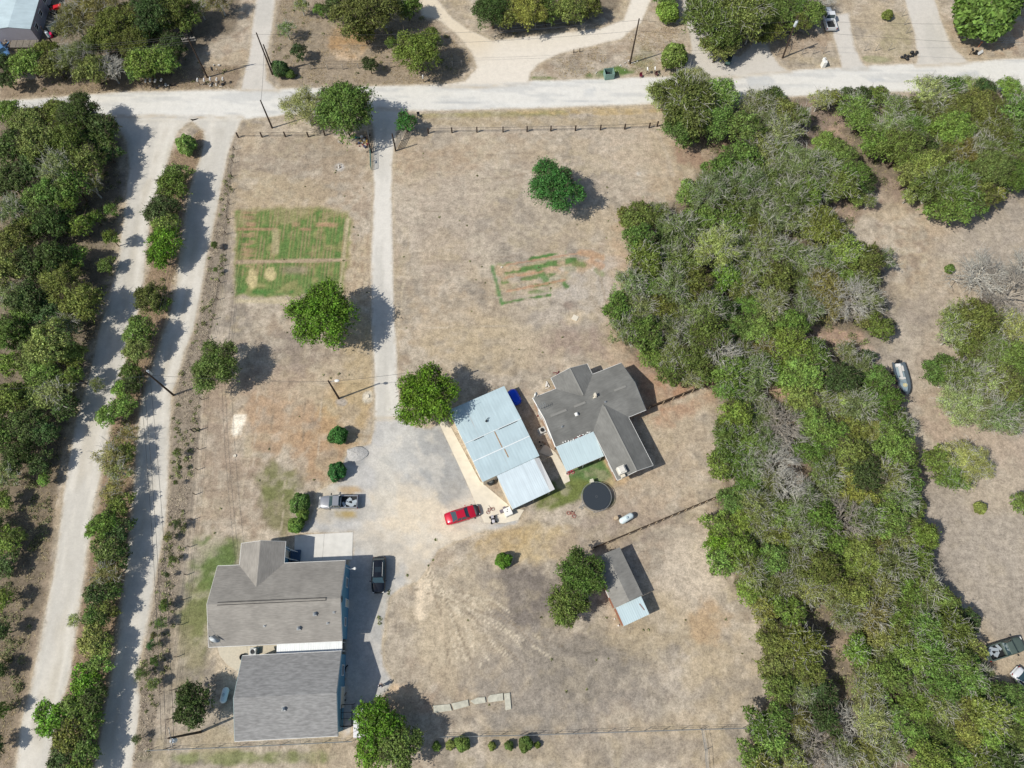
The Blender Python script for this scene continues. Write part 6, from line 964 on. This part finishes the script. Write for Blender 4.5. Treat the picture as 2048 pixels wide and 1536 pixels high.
def mower(px, py, ang, label):
    g = at(px, py, .3); r = empty('riding_mower', (g[0], g[1], 0), ang, label, 'mower'); mb = MB(); mb.rbox((.0, 0, .35), (1.0, .62, .3), r=.12); mb.build('deck', BLACK, r); mb = MB(); mb.rbox((.3, 0, .62), (.5, .4, .3), r=.1); mb.build('hood', mat('mower_grey', (206, 204, 208), .4), r); mb = MB(); mb.box((-.28, 0, .62), (.36, .36, .12)); mb.box((-.46, 0, .8), (.08, .36, .3)); mb.build('seat', mat('mower_seat', (190, 188, 192), .6), r)
    for x in (-.42, .42):
        for s in (1, -1): mb = MB(); mb.torus((x, s * .38, .18), .12, .06, 12, 5, 'Y'); mb.build('wheel', DARK, r)
    mb = MB(); mb.torus((.02, 0, .9), .13, .02, 12, 4); mb.tube([(.02, 0, .9), (.15, 0, .6)], .02, 4); mb.build('steering_wheel', BLACK, r)
mower(986, 1039, math.radians(-75), 'small black and pale riding mower right of the red car')
def appliance(name, px, py, sz, ang, label, m, z=0, lidm=None, cat='box'):
    g = at(px, py, sz[2] * .9); r = empty(name, (g[0], g[1], z), ang, label, cat); mb = MB(); mb.rbox((0, 0, sz[2] / 2), sz, r=.05); mb.build('cabinet', m, r); return r
r_ = appliance('washing_machine', 1016, 1023, (1.05, 1.15, .95), th, 'white square machine on the apron at the lean-to corner', WHITE, cat='appliance'); mb = MB(); [mb.cyl((x, y, .95), (x, y, .965), .07, 10) for x, y in ((-.1, .05), (.05, .3))]; mb.build('lid_knob', BLACK, r_); mb = MB(); mb.box((-.75, .5, .3), (.5, .45, .55)); mb.box((-.2, .75, .3), (.4, .35, .6)); mb.build('side_bin', mat('grey_bin', (120, 112, 120), .6), r_)
def condenser(px, py, ang, label, s=.85):
    r = appliance('air_conditioner', px, py, (s, s, .8), ang, label, mat('ac_cream', (204, 206, 204), .5), cat='appliance'); mb = MB(); mb.torus((0, 0, .81), s * .36, .04, 20, 5); mb.build('fan_ring', STEEL, r); mb = MB(); mb.cyl((0, 0, .8), (0, 0, .812), s * .33, 20); mb.build('grille', BLACK, r); mb = MB(); mb.box((0, 0, .05), (s + .25, s + .25, .1)); mb.build('pad', CONC, r)
condenser(1085, 860, tC, 'air conditioning unit on a pad left of the brick house', .9); condenser(506, 1303, .04, 'air conditioning unit between the two grey roofed buildings', .85)
g = at(981, 962, .5); r = empty('stock_tank', (g[0], g[1], 0), 0, 'black round tub at the notch of the barn apron', 'tub'); mb = MB(); mb.cyl((0, 0, 0), (0, 0, .6), .58, 24); mb.build('tub', mat('black_tub', (60, 66, 68), .5), r); mb = MB(); mb.torus((0, 0, .61), .5, .06, 24, 6); mb.build('rim', BLACK, r); mb = MB(); mb.torus((0, 0, .63), .24, .05, 16, 5); mb.cyl((0, 0, .6), (0, 0, .66), .12, 12); mb.build('hub_cap', STEEL, r)
g = at(485, 1314, .3); mb = MB(); mb.torus((0, 0, .12), .3, .12, 20, 8); mb.torus((0, 0, .34), .3, .11, 20, 8); o = mb.build('tyre_stack', DARK, smooth=True); o.location = (g[0], g[1], 0); tag(o, 'two stacked tyres at the upper left corner of the lower grey roof', 'tyre')
# blue above ground pool behind barn
g = at(1029, 793, .5); r = empty('blue_tarp_pool', (g[0], g[1], 0), th, 'bright blue tarp covered tub in the shade behind the barn', 'pool'); mb = MB(); mb.rbox((0, 0, .35), (1.5, 2.6, .7), r=.6); mb.build('tarp', mat('blue_tarp', (20, 84, 230), .35, noise=.1, nscale=2), r); mb = MB(); mb.torus((0, 0, .12), .8, .03, 16, 4); mb.build('tie_rope', WHITE, r)
# pipe rack + white trailer
g = at(693, 1431, 2.0); r = empty('pipe_rack', (g[0], g[1], 0), math.radians(2.4), 'open black pipe frame against the lower building wall', 'frame')
mb = MB(); [mb.tube([(-.65, y, 2), (.65, y, 2)], .035, 5) for y in (-1.25, -.35, .35, 1.25)]; [mb.tube([(x, -1.25, 2), (x, 1.25, 2)], .035, 5) for x in (-.65, .65)]; mb.build('top_frame', BLACK, r)
for x in (-.65, .65):
    for y in (-1.25, 1.25): mb = MB(); mb.cyl((x, y, 0), (x, y, 2), .035, 6); mb.build('leg', BLACK, r)
mb = MB(); [mb.tube([(x, -1.25, z), (x, 1.25, z)], .02, 4) for x in (.65,) for z in (.5, 1, 1.5)]; [mb.tube([(-.65, -1.25, z), (.65, -1.25, z)], .02, 4) for z in (.5, 1, 1.5)]; mb.build('side_bar', BLACK, r)
g = at(722, 1446, 2.0); r = empty('cargo_trailer', (g[0], g[1], 0), math.radians(-86), 'white box trailer mostly hidden under the big bottom tree', 'trailer'); mb = MB(); mb.rbox((0, 0, 1.15), (3.2, 1.9, 1.7), r=.1); mb.build('box', mat('trailer_white', (232, 232, 238), .4), r)
for s in (1, -1): mb = MB(); mb.torus((0, s * .98, .32), .23, .09, 16, 6, 'Y'); mb.build('wheel', DARK, r)
mb = MB(); mb.tube([(1.6, 0, .4), (2.7, 0, .42)], .06, 5); mb.build('tongue', BLACK, r)
g = at(714, 908); mb = MB(); rs = random.Random(9); rings = []
for q, z in ((1, -.02), (.85, .12), (.62, .36), (.35, .5), (.1, .55)): rings.append([(1.7 * q * math.cos(a) * (1 + .14 * math.sin(3 * a + 1)) * rs.uniform(.93, 1.07), 1.25 * q * math.sin(a) * (1 + .12 * math.sin(2 * a)) * rs.uniform(.92, 1.08), .6 * z * rs.uniform(.8, 1.2) if z > 0 else z) for a in np.linspace(0, 6.283, 25)[:-1]])
mb.loft(rings); o = mb.build('gravel_pile', mat('grey_gravel', (184, 183, 180), .95, noise=.28, nscale=6, bump=.8), smooth=True); o.location = (g[0], g[1], 0); tag(o, 'low heap of grey gravel between the two clipped round shrubs', 'gravel heap')
# stone slabs
for i, (P, lb) in enumerate([([(866, 1411), (900, 1408), (904, 1421), (868, 1426)], 'first pale slab of the row, in the tree shadow'), ([(903, 1407), (936, 1399), (938, 1412), (908, 1420)], 'second pale slab, half in the tree shadow'), ([(940, 1402), (955, 1395), (970, 1394), (972, 1405), (950, 1409)], 'third slab with a broken left end'), ([(975, 1396), (980, 1390), (1006, 1386), (1007, 1401), (977, 1405)], 'fourth slab with rounded left end'), ([(1008, 1387), (1020, 1385), (1023, 1418), (1011, 1421)], 'upright turned slab ending the row')]):
    mb = MB(); mb.prism([tuple(at(*p, .15)) for p in P], 0, .16); tag(mb.build('stone_slab', mat('slab_stone', (196, 194, 178), .9, noise=.16, nscale=2.5), bevel=.03), lb, 'slab', 'row of pale slabs in the pasture')
for px, py, s, lb in ((1150, 636, .45, 'small square white lid in the open field'), (735, 793, .3, 'white well cap beside the driveway under the lamp pole'), (470, 912, .22, 'small round septic lid below the pale sand patch'), (1003, 535, .16, 'tiny white sprinkler cap in the second garden plot')):
    g = at(px, py); mb = MB(); (mb.box((0, 0, .05), (s * 2, s * 2, .1), -.5) if s > .4 else mb.cyl((0, 0, 0), (0, 0, .16), s, 12)); o = mb.build('access_hatch', OFFW); o.location = (g[0], g[1], 0); tag(o, lb, 'lid')
# bins, bags, mailboxes
def bin_(px, py, ang, label, lying=False):
    g = at(px, py, .5); r = empty('trash_bin', (g[0], g[1], 0), ang, label, 'bin'); mb = MB(); mb.box((0, 0, .52), (.72, .68, 1.0), top=1.12); mb.build('body', GREENB, r); mb = MB(); mb.box((0, .02, 1.08), (.86, .84, .1), top=.85); mb.build('lid', mat('green_lid', (50, 76, 70), .5), r); mb = MB(); mb.cyl((-.3, -.46, 1.0), (.3, -.46, 1.0), .03, 6); mb.build('handle', BLACK, r)
    for s in (-.3, .3): mb = MB(); mb.torus((s, -.36, .12), .09, .035, 12, 5, 'Y', math.pi / 2); mb.build('wheel', DARK, r)
bin_(1358, 147, .1, 'dark green wheeled bin at the road edge by the round shrub'); 
g = at(1218, 148, .7); r = empty('open_dumpster', (g[0], g[1], 0), .15, 'open green trash cart full of dark bags among litter by the road', 'bin'); mb = MB(); P = [(-.85, -.7), (.85, -.7), (.85, .75), (-.85, .75)]
for i in range(4): a, b_ = P[i], P[(i + 1) % 4]; mb.box(((a[0] + b_[0]) / 2, (a[1] + b_[1]) / 2, .7), (math.hypot(b_[0] - a[0], b_[1] - a[1]), .07, 1.3), math.atan2(b_[1] - a[1], b_[0] - a[0]))
mb.build('side_panel', mat('faded_green', (128, 160, 150), .6), r); mb = MB(); mb.box((0, 0, .1), (1.65, 1.4, .1)); mb.build('floor', BLACK, r); mb = MB(); mb.ball((-.1, .1, .5), .55, (1, .9, .6)); mb.build('bag_pile', BLACK, r)
g = at(1457, 120, .5); r = empty('green_cart', (g[0], g[1], 0), math.radians(-20), 'green lidded cart in front of the top right trees', 'bin'); mb = MB(); mb.rbox((0, 0, .5), (1.0, 1.7, .9), r=.1); mb.build('body', GREENB, r); mb = MB(); mb.rbox((0, .1, .99), (1.05, 1.5, .1), r=.1); mb.build('lid', mat('dark_lid', (58, 70, 70), .6), r); mb = MB(); mb.box((0, -.9, .6), (.8, .1, .5)); mb.build('front_panel', mat('mint', (150, 190, 180), .6), r)
def bags(px, py, n, label, sp, m1=None):
    g = at(px, py); r = empty('trash_bags', (g[0], g[1], 0), 0, label, 'bags'); rs = random.Random(int(px))
    for k in range(n): mb = MB(); x, y = rs.uniform(-sp, sp), rs.uniform(-.5, .5); s = rs.uniform(.25, .42); mb.ball((x, y + x * .45, s * .8), s, (1, .8 + rs.random() * .4, .8), 9, 6); mb.ball((x, y + x * .45, s * 1.6), s * .2); mb.build('bag', BLACK if rs.random() < .75 else WHITE, r)
bags(1822, 112, 9, 'heap of black trash bags at the corner of the broad top right lane', 1.3); bags(1806, 119, 2, 'two dark bags lying left of the large bag heap', .3)
def mailbox(px, py, label, m=WHITE, h=1.1, grp='roadside mailboxes'):
    g = at(px, py); r = empty('mailbox', (g[0], g[1], 0), rs2.uniform(-.1, .1), label, 'mailbox', grp); mb = MB(); mb.box((0, 0, h / 2), (.1, .1, h)); mb.build('post', WOODD, r)
    mb = MB(); mb.loft([[(x, y, h + .1 + z) for x, z in ((-.13, -.1), (.13, -.1), (.13, .08), (.08, .17), (0, .2), (-.08, .17), (-.13, .08))] for y in (-.3, .3)]); mb.build('box', m, r); mb = MB(); mb.box((.15, 0, h + .2), (.02, .05, .2)); mb.build('flag', mat('flag_red', (190, 40, 40), .5), r)
MBX = [(297, 172, 'first from left'), (306, 171, 'second from left'), (316, 172, 'third from left'), (328, 170, 'fourth from left'), (400, 170, 'first right of the gap'), (413, 170, 'second right of the gap'), (425, 168, 'third right of the gap'), (438, 169, 'fourth right of the gap'), (450, 168, 'last before the lane')]
for x, y, n in MBX: mailbox(x, y, 'white mailbox at the top left road edge, ' + n)
mailbox(847, 164, 'lone white mailbox on the road edge below the bushy tree'); mailbox(1293, 148, 'white mailbox right of the litter on the road edge'); mailbox(1308, 147, 'thin white mailbox between the litter and the green bin'); mailbox(1938, 60 + 50, 'dark mailbox in front of the broken white sheet', BLACK)
g = at(1649, 124, .9); r = empty('white_chest', (g[0], g[1], 0), .1, 'tall white box with dark openings by the road at the side driveway', 'box'); mb = MB(); mb.rbox((0, -.1, .65), (.75, .9, 1.3), r=.12); mb.build('cabinet', WHITE, r); mb = MB(); mb.rbox((.1, .55, 1.0), (.6, .5, .5), r=.1); mb.build('top_box', WHITE, r); mb = MB(); mb.box((.22, .5, 1.26), (.2, .14, .02)); mb.box((.18, .1, 1.31), (.3, .18, .02)); mb.build('opening', BLACK, r)
g = at(1960, 106, .3); r = empty('broken_sheet', (g[0], g[1], 0), .6, 'white broken sheet leaning with dark junk at the top right road edge', 'sheet'); mb = MB(); mb.box((0, 0, .45), (1.4, .5, .05), rot=Matrix.Rotation(.7, 3, 'X')); mb.build('panel', WHITE, r); mb = MB(); mb.box((-.5, .5, .3), (.6, .5, .6), .4); mb.build('dark_box', BLACK, r)
g = at(1958, 92, .3); mb = MB(); mb.cyl((0, 0, 0), (0, 0, 1.1), .05, 6); mb.ball((0, 0, 1.15), .2, (1, 1, .6)); o = mb.build('marker_post', mat('orange_marker', (226, 150, 110), .6)); o.location = (g[0], g[1], 0); tag(o, 'orange topped marker post at the mesh fence corner', 'post')
for px, py, c, s, lb in ((1282, 152, (110, 40, 60), .35, 'maroon chair at the road edge'), (1313, 149, (90, 60, 60), .2, 'small dark stool at the road edge'), (837, 231, (60, 60, 64), .35, 'dark mailbox block by the road right of the gate')):
    g = at(px, py, .3); r = empty('plastic_chair', (g[0], g[1], 0), .2, lb, 'chair'); m = mat('chair_%d' % c[0], c, .6); mb = MB(); mb.box((0, 0, .42), (.5, .5, .06)); mb.build('seat', m, r); mb = MB(); mb.box((0, .24, .7), (.5, .05, .5)); mb.build('backrest', m, r); mb = MB(); [mb.box((x, y, .2), (.05, .05, .4)) for x in (-.2, .2) for y in (-.2, .2)]; mb.build('legs', m, r)
# junk piles: each piece could be lifted away
def junk(px, py, n, spx, spy, label, cols, grp, smin=.15, smax=.5, seed=1, names=('junk_box', 'junk_board', 'junk_pail')):
    rs = random.Random(seed)
    for k in range(n):
        x, y = px + rs.uniform(-spx, spx), py + rs.uniform(-spy, spy); g = at(x, y); s = rs.uniform(smin, smax); c = cols[k % len(cols)]; t = rs.randrange(3); mb = MB()
        if t == 0: mb.box((0, 0, s * .35), (s, s * rs.uniform(.6, 1), s * .7), rs.random() * 3)
        elif t == 1: mb.box((0, 0, .08 + rs.random() * .1), (s * 2.2, s * .4, .05), rs.random() * 3)
        else: mb.cyl((0, 0, 0), (0, 0, s * .8), s * .4, 12, s * .5)
        o = mb.build(names[t], mat('junk_%d_%d_%d' % c, c, .6)); o.location = (g[0], g[1], rs.uniform(0, .05)); tag(o, label % {0: 'box', 1: 'board', 2: 'pail'}[t], {0: 'box', 1: 'board', 2: 'pail'}[t], grp)
CW = {(230, 190, 90): 'yellow', (226, 222, 214): 'white', (80, 84, 110): 'dark blue', (140, 120, 100): 'brown', (50, 50, 54): 'black', (90, 150, 140): 'teal', (120, 50, 60): 'maroon', (180, 172, 160): 'grey', (200, 40, 60): 'red', (60, 190, 80): 'green', (90, 150, 200): 'light blue'}
def junkset(px, py, n, sx, sy, where, cols, grp, seed, **k):
    for i, c in enumerate(cols): junk(px, py, max(1, n // len(cols)), sx, sy, CW[c] + ' %s ' + where, [c], grp, seed=seed + i, **k)
junkset(725, 283, 22, 14, 12, 'in the junk pile at the left gate wing', [(230, 190, 90), (226, 222, 214), (80, 84, 110), (140, 120, 100), (50, 50, 54), (90, 150, 140), (120, 50, 60)], 'junk pile by the gate', 11)
junkset(694, 266, 6, 6, 6, 'under the dense roadside tree', [(226, 222, 214), (180, 172, 160)], 'white scraps under the roadside tree', 31, smax=.35)
junkset(678, 285, 2, 4, 1, 'left of the gate junk pile', [(180, 172, 160)], 'scraps left of the gate pile', 35)
junkset(679, 334, 6, 6, 4, 'in the ash heap in the left field', [(226, 222, 214), (180, 172, 160), (140, 120, 100)], 'ash heap scraps', 41, smax=.35)
junkset(330, 173, 8, 22, 4, 'beside the left mailboxes', [(226, 222, 214), (50, 50, 54)], 'scraps around the mailboxes', 51, smax=.4); junkset(425, 172, 9, 24, 3, 'beside the right mailboxes', [(180, 172, 160), (50, 50, 54), (226, 222, 214)], 'scraps around the mailboxes', 61, smax=.4); junkset(440, 137, 6, 20, 7, 'in the grass below the crossarm pole', [(226, 222, 214), (50, 50, 54)], 'scraps under the crossarm pole', 71, smax=.45)
junkset(1225, 135, 12, 34, 14, 'littering the grass around the open green cart', [(226, 222, 214)], 'white litter by the road', 81, smin=.1, smax=.28); junkset(1265, 128, 4, 10, 8, 'at the foot of the road pole', [(226, 222, 214)], 'white litter by the road', 91, smin=.12, smax=.3)
junkset(1095, 773, 5, 4, 6, 'left of the brick house front wing', [(226, 222, 214)], 'white chairs and scraps by the house', 101); junkset(1112, 748, 3, 6, 3, 'at the front corner of the brick house', [(120, 50, 60)], 'small things at the front corner', 111, smax=.3); junkset(1085, 882, 4, 7, 14, 'between the barn and the brick house', [(50, 50, 54), (140, 120, 100)], 'small things in the passage', 121, smax=.4); junkset(1075, 830, 4, 3, 14, 'along the left wall of the brick house', [(140, 120, 100), (120, 50, 60)], 'small things along the wall', 125, smax=.35)
junkset(1931, 76, 4, 7, 4, 'in the dry grass right of the broad lane', [(180, 172, 160), (226, 222, 214)], 'debris at the fence corner', 131); junkset(690, 1375, 6, 2, 40, 'against the right wall of the lower building', [(50, 50, 54), (140, 120, 100)], 'things against the wall', 141, smax=.45); junkset(1232, 1243, 4, 10, 12, 'beside the tin awning', [(226, 222, 214), (140, 120, 100)], 'scraps by the awning', 151, smax=.25)
junkset(30, 88, 12, 18, 7, 'in front of the old trailer deck', [(226, 222, 214), (90, 150, 200), (180, 172, 160), (140, 120, 100)], 'junk in front of the trailer', 161, smax=.7); junkset(75, 110, 3, 6, 6, 'near the pole of the old trailer', [(226, 222, 214)], 'junk by the trailer pole', 171, smax=.7)
g = at(112, 18, .6); r = empty('red_tractor', (g[0], g[1], 0), .4, 'red machine beside the old trailer at the top left', 'tractor'); RT = mat('tractor_red', (214, 40, 48), .4); mb = MB(); mb.rbox((.5, 0, .9), (1.5, .8, .6), r=.15); mb.build('hood', RT, r); mb = MB(); mb.rbox((-.6, 0, .9), (.8, .9, .3), r=.1); mb.build('body', RT, r); mb = MB(); mb.box((-.7, 0, 1.3), (.5, .5, .12)); mb.box((-.95, 0, 1.5), (.1, .5, .4)); mb.build('seat', BLACK, r)
for x, y, q in ((-.6, .75, .6), (-.6, -.75, .6), (1, .55, .36), (1, -.55, .36)): mb = MB(); mb.torus((x, y, q), q * .72, q * .28, 18, 6, 'Y'); mb.build('wheel', DARK, r)
g = at(112, 50, 1.0); r = empty('grill_cart', (g[0], g[1], 0), .9, 'black covered cart with a curved green stripe near the old trailer', 'cart'); mb = MB(); mb.rbox((0, 0, .7), (3.4, 2.2, 1.0), r=.5); mb.build('cover', mat('dark_tarp', (46, 58, 62), .5), r); mb = MB(); mb.tube([(.2, -1.16, 1.1), (1.1, -.9, 1.2), (1.6, -.2, 1.15), (1.66, .5, 1.0)], .13, 6); mb.build('green_stripe', mat('lime', (60, 210, 90), .5), r); [ (mb := MB(), mb.torus((x, -1.0, .2), .13, .06, 12, 5, 'Y'), mb.build('wheel', DARK, r)) for x in (-1.1, 1.1)]
for px, py, c, lb in ((101, 71, (226, 40, 100), 'bright pink tub at the foot of the trailer pole'), (116, 57, (222, 170, 110), 'tan pail beside the covered cart'), (131, 48, (200, 50, 80), 'red crate right of the covered cart')): g = at(px, py, .3); mb = MB(); mb.cyl((0, 0, 0), (0, 0, .7), .38, 14, .45); mb.torus((0, 0, .7), .45, .03, 14, 4); o = mb.build('plastic_tub', mat('tub_%d' % c[1], c, .5)); o.location = (g[0], g[1], 0); tag(o, lb, 'tub')
g = at(57, 73, .6); r = empty('bathtub', (g[0], g[1], 0), .9, 'white bathtub on the deck end of the old trailer', 'tub'); mb = MB(); P = [[(sx * q * math.cos(a), sy * q * math.sin(a), z) for a in np.linspace(0, 6.283, 17)[:-1]] for q, z, sx, sy in ((.8, .05, .85, .42), (1, .5, .9, .48), (.88, .5, .9, .48), (.7, .12, .85, .42))]; mb.loft(P); mb.build('basin', WHITE, r, smooth=False)
g = at(298, 92, 2.2); r = empty('lean_shed', (g[0], g[1], 0), 1.2, 'dark blue roofed shed hidden among the top left trees', 'shed'); mb = MB(); shed_roof(mb, -2.5, 2.5, -1.6, 1.6, 2.0, 2.4); mb.build('roof', mat('slate_blue', (96, 112, 132), .5), r); mb = MB(); mb.box((0, 0, 1.0), (4.7, 2.9, 1.9)); mb.build('wall', OFFW, r)
g = at(68, 103, .4); mb = MB(); mb.rbox((0, 0, .25), (1.5, 1.3, .5), .3, .3); o = mb.build('tarp_bundle', mat('silver_tarp', (190, 214, 210), .4, noise=.25, nscale=4)); o.location = (g[0], g[1], 0); tag(o, 'silvery tarp bundle in the bushes near the old trailer', 'tarp')
# drive side stones
rs = random.Random(77)
pass
for x, y, lb in ((1022, 1084, 'white rock alone'), (924, 1066, 'pale rock'),): pass
# ------------------------------------------------------------------ person with a controller
def person(px, py, ang, label):
    g = at(px, py); r = empty('person', (g[0], g[1], 0), ang, label, 'person')
    J = {'pel': (0, 0, .95, .135), 'sp': (0, 0, 1.12, .13), 'ch': (.01, 0, 1.32, .15), 'nk': (0, 0, 1.48, .065), 'hd': (.02, 0, 1.60, .095), 'ht': (.01, 0, 1.72, .085)}
    for s, n in ((1, 'L'), (-1, 'R')):
        J.update({'hp' + n: (0, .1 * s, .9, .1), 'kn' + n: (.03, .12 * s, .5, .065), 'an' + n: (-.01, .13 * s, .09, .045), 'to' + n: (.16, .15 * s, .04, .035), 'shd' + n: (0, .19 * s, 1.4, .06), 'el' + n: (.04, .25 * s, 1.13, .045), 'wr' + n: (.27, .12 * s, 1.16, .03)})
    E = [('pel', 'sp'), ('sp', 'ch'), ('ch', 'nk'), ('nk', 'hd'), ('hd', 'ht')]
    for n in 'LR': E += [('pel', 'hp' + n), ('hp' + n, 'kn' + n), ('kn' + n, 'an' + n), ('an' + n, 'to' + n), ('ch', 'shd' + n), ('shd' + n, 'el' + n), ('el' + n, 'wr' + n)]
    def skin(name, J, E, m, root, par, lv=1):
        K = list(J); me = bpy.data.meshes.new(name); me.from_pydata([J[k][:3] for k in K], [(K.index(a), K.index(b)) for a, b in E], []); o = mesh_obj(name, me, m, par)
        sv = me.skin_vertices.new(name='') if hasattr(me.skin_vertices, 'new') else me.skin_vertices[0]
        if not me.skin_vertices: return o
        for i, k in enumerate(K): me.skin_vertices[0].data[i].radius = (J[k][3],) * 2; me.skin_vertices[0].data[i].use_root = (k == root)
        md = o.modifiers.new('skin', 'SKIN'); md.use_smooth_shade = True; o.modifiers.new('sub', 'SUBSURF').render_levels = lv; return o
    def ensure_skin(me):
        bm = bmesh.new(); bm.from_mesh(me); bm.verts.layers.skin.verify(); bm.to_mesh(me); bm.free()
    def skin2(name, J, E, m, root, par):
        K = list(J); me = bpy.data.meshes.new(name); me.from_pydata([J[k][:3] for k in K], [(K.index(a), K.index(b)) for a, b in E], []); ensure_skin(me); o = mesh_obj(name, me, m, par)
        for i, k in enumerate(K): d = me.skin_vertices[0].data[i]; d.radius = (J[k][3], J[k][3]); d.use_root = (k == root)
        md = o.modifiers.new('skin', 'SKIN'); md.use_smooth_shade = True; sb = o.modifiers.new('sub', 'SUBSURF'); sb.levels = 1; sb.render_levels = 1; return o
    SK = mat('skin', (206, 160, 132), .6); skin2('body', J, E, SK, 'pel', r)
    for s in (1, -1):
        H_ = {'w': (.27, .12 * s, 1.16, .026), 'p': (.34, .09 * s, 1.17, .034)}; EE = [('w', 'p')]
        for k, (dy, ln) in enumerate(((.03, .07), (.012, .085), (-.008, .08), (-.027, .065))): H_['a%d' % k] = (.375, (.09 + dy) * s, 1.175 + .004 * k, .009); H_['b%d' % k] = (.375 + ln * .55, (.085 + dy * .9 - .012) * s, 1.165, .0085); H_['c%d' % k] = (.375 + ln * .6, (.07 + dy * .7) * s, 1.14, .008); EE += [('p', 'a%d' % k), ('a%d' % k, 'b%d' % k), ('b%d' % k, 'c%d' % k)]
        H_['t0'] = (.33, .055 * s, 1.19, .01); H_['t1'] = (.365, .045 * s, 1.2, .009); EE += [('p', 't0'), ('t0', 't1')]; skin2('hand', H_, EE, SK, 'w', r)
    def cloth(name, J2, E2, m, root): return skin2(name, J2, E2, m, root, r)
    T = {k: (*J[k][:3], J[k][3] + .034) for k in ('sp', 'ch', 'shdL', 'shdR')}; T['pel'] = (0, 0, .98, .15)
    for n, s in (('L', 1), ('R', -1)): T['sl' + n] = (.02, .225 * s, 1.25, .075)
    cloth('shirt', T, [('pel', 'sp'), ('sp', 'ch'), ('ch', 'shdL'), ('ch', 'shdR'), ('shdL', 'slL'), ('shdR', 'slR')], mat('white_shirt', (222, 222, 232), .8), 'pel')
    T = {'pel': (0, 0, .93, .15)}
    for n in 'LR': T['hp' + n] = (*J['hp' + n][:3], .115); T['kn' + n] = (*J['kn' + n][:3], .082); T['an' + n] = (J['an' + n][0], J['an' + n][1], .13, .062)
    cloth('trousers', T, [(a, b) for n in 'LR' for a, b in (('pel', 'hp' + n), ('hp' + n, 'kn' + n), ('kn' + n, 'an' + n))], mat('dark_jeans', (52, 56, 72), .9), 'pel')
    mb = MB(); mb.ball((.02, 0, 1.70), .115, (1.05, .95, .75), 14, 8); mb.box((.14, 0, 1.68), (.12, .16, .015)); mb.build('cap', BLACK, r, smooth=True)
    mb = MB(); [mb.ball((.108, s * .035, 1.615), .012) for s in (1, -1)]; mb.build('eyes', BLACK, r); mb = MB(); mb.ball((.12, 0, 1.585), .02, (1, .7, 1.2)); [mb.ball((.01, s * .1, 1.59), .028, (.6, .35, 1)) for s in (1, -1)]; mb.build('nose_and_ears', SK, r); mb = MB(); mb.box((.108, 0, 1.545), (.01, .05, .012)); mb.build('mouth', mat('lips', (160, 90, 84), .6), r)
    for s in (1, -1): mb = MB(); mb.rbox((.06, .135 * s, .045), (.27, .1, .09), 0, .04); mb.build('shoe', DARK, r)
    mb = MB(); mb.rbox((.41, 0, 1.165), (.1, .22, .035), 0, .02); o = mb.build('remote_controller', mat('controller_grey', (120, 124, 130), .5)); o.location = (g[0], g[1], 0); o.rotation_euler = (0, 0, ang); tag(o, 'small grey controller held by the person beside the gravel alley', 'controller')
person(763, 1372, math.radians(60), 'person in white shirt and black cap standing at the bottom of the gravel alley')

# ------------------------------------------------------------------ repeats that share a label get their order in the view
ORD = 'first second third fourth fifth sixth seventh eighth ninth tenth eleventh twelfth thirteenth fourteenth fifteenth sixteenth'.split()
bpy.context.view_layer.update(); D = {}
for o in bpy.data.objects:
    if o.parent is None and 'label' in o and o.get('kind') is None: D.setdefault(o['label'], []).append(o)
for lb, L_ in D.items():
    if len(L_) < 2: continue
    def xk(o):
        c = o.matrix_world.translation; p = to_px(c.x, c.y, c.z) if abs(c.x) + abs(c.y) > .01 else (0, 0); return float(p[0])
    L_.sort(key=xk)
    for i, o in enumerate(L_):
        o['label'] = lb + ((', left one' if i == 0 else ', right one') if len(L_) == 2 else ', %s from left' % ORD[min(i, 15)])
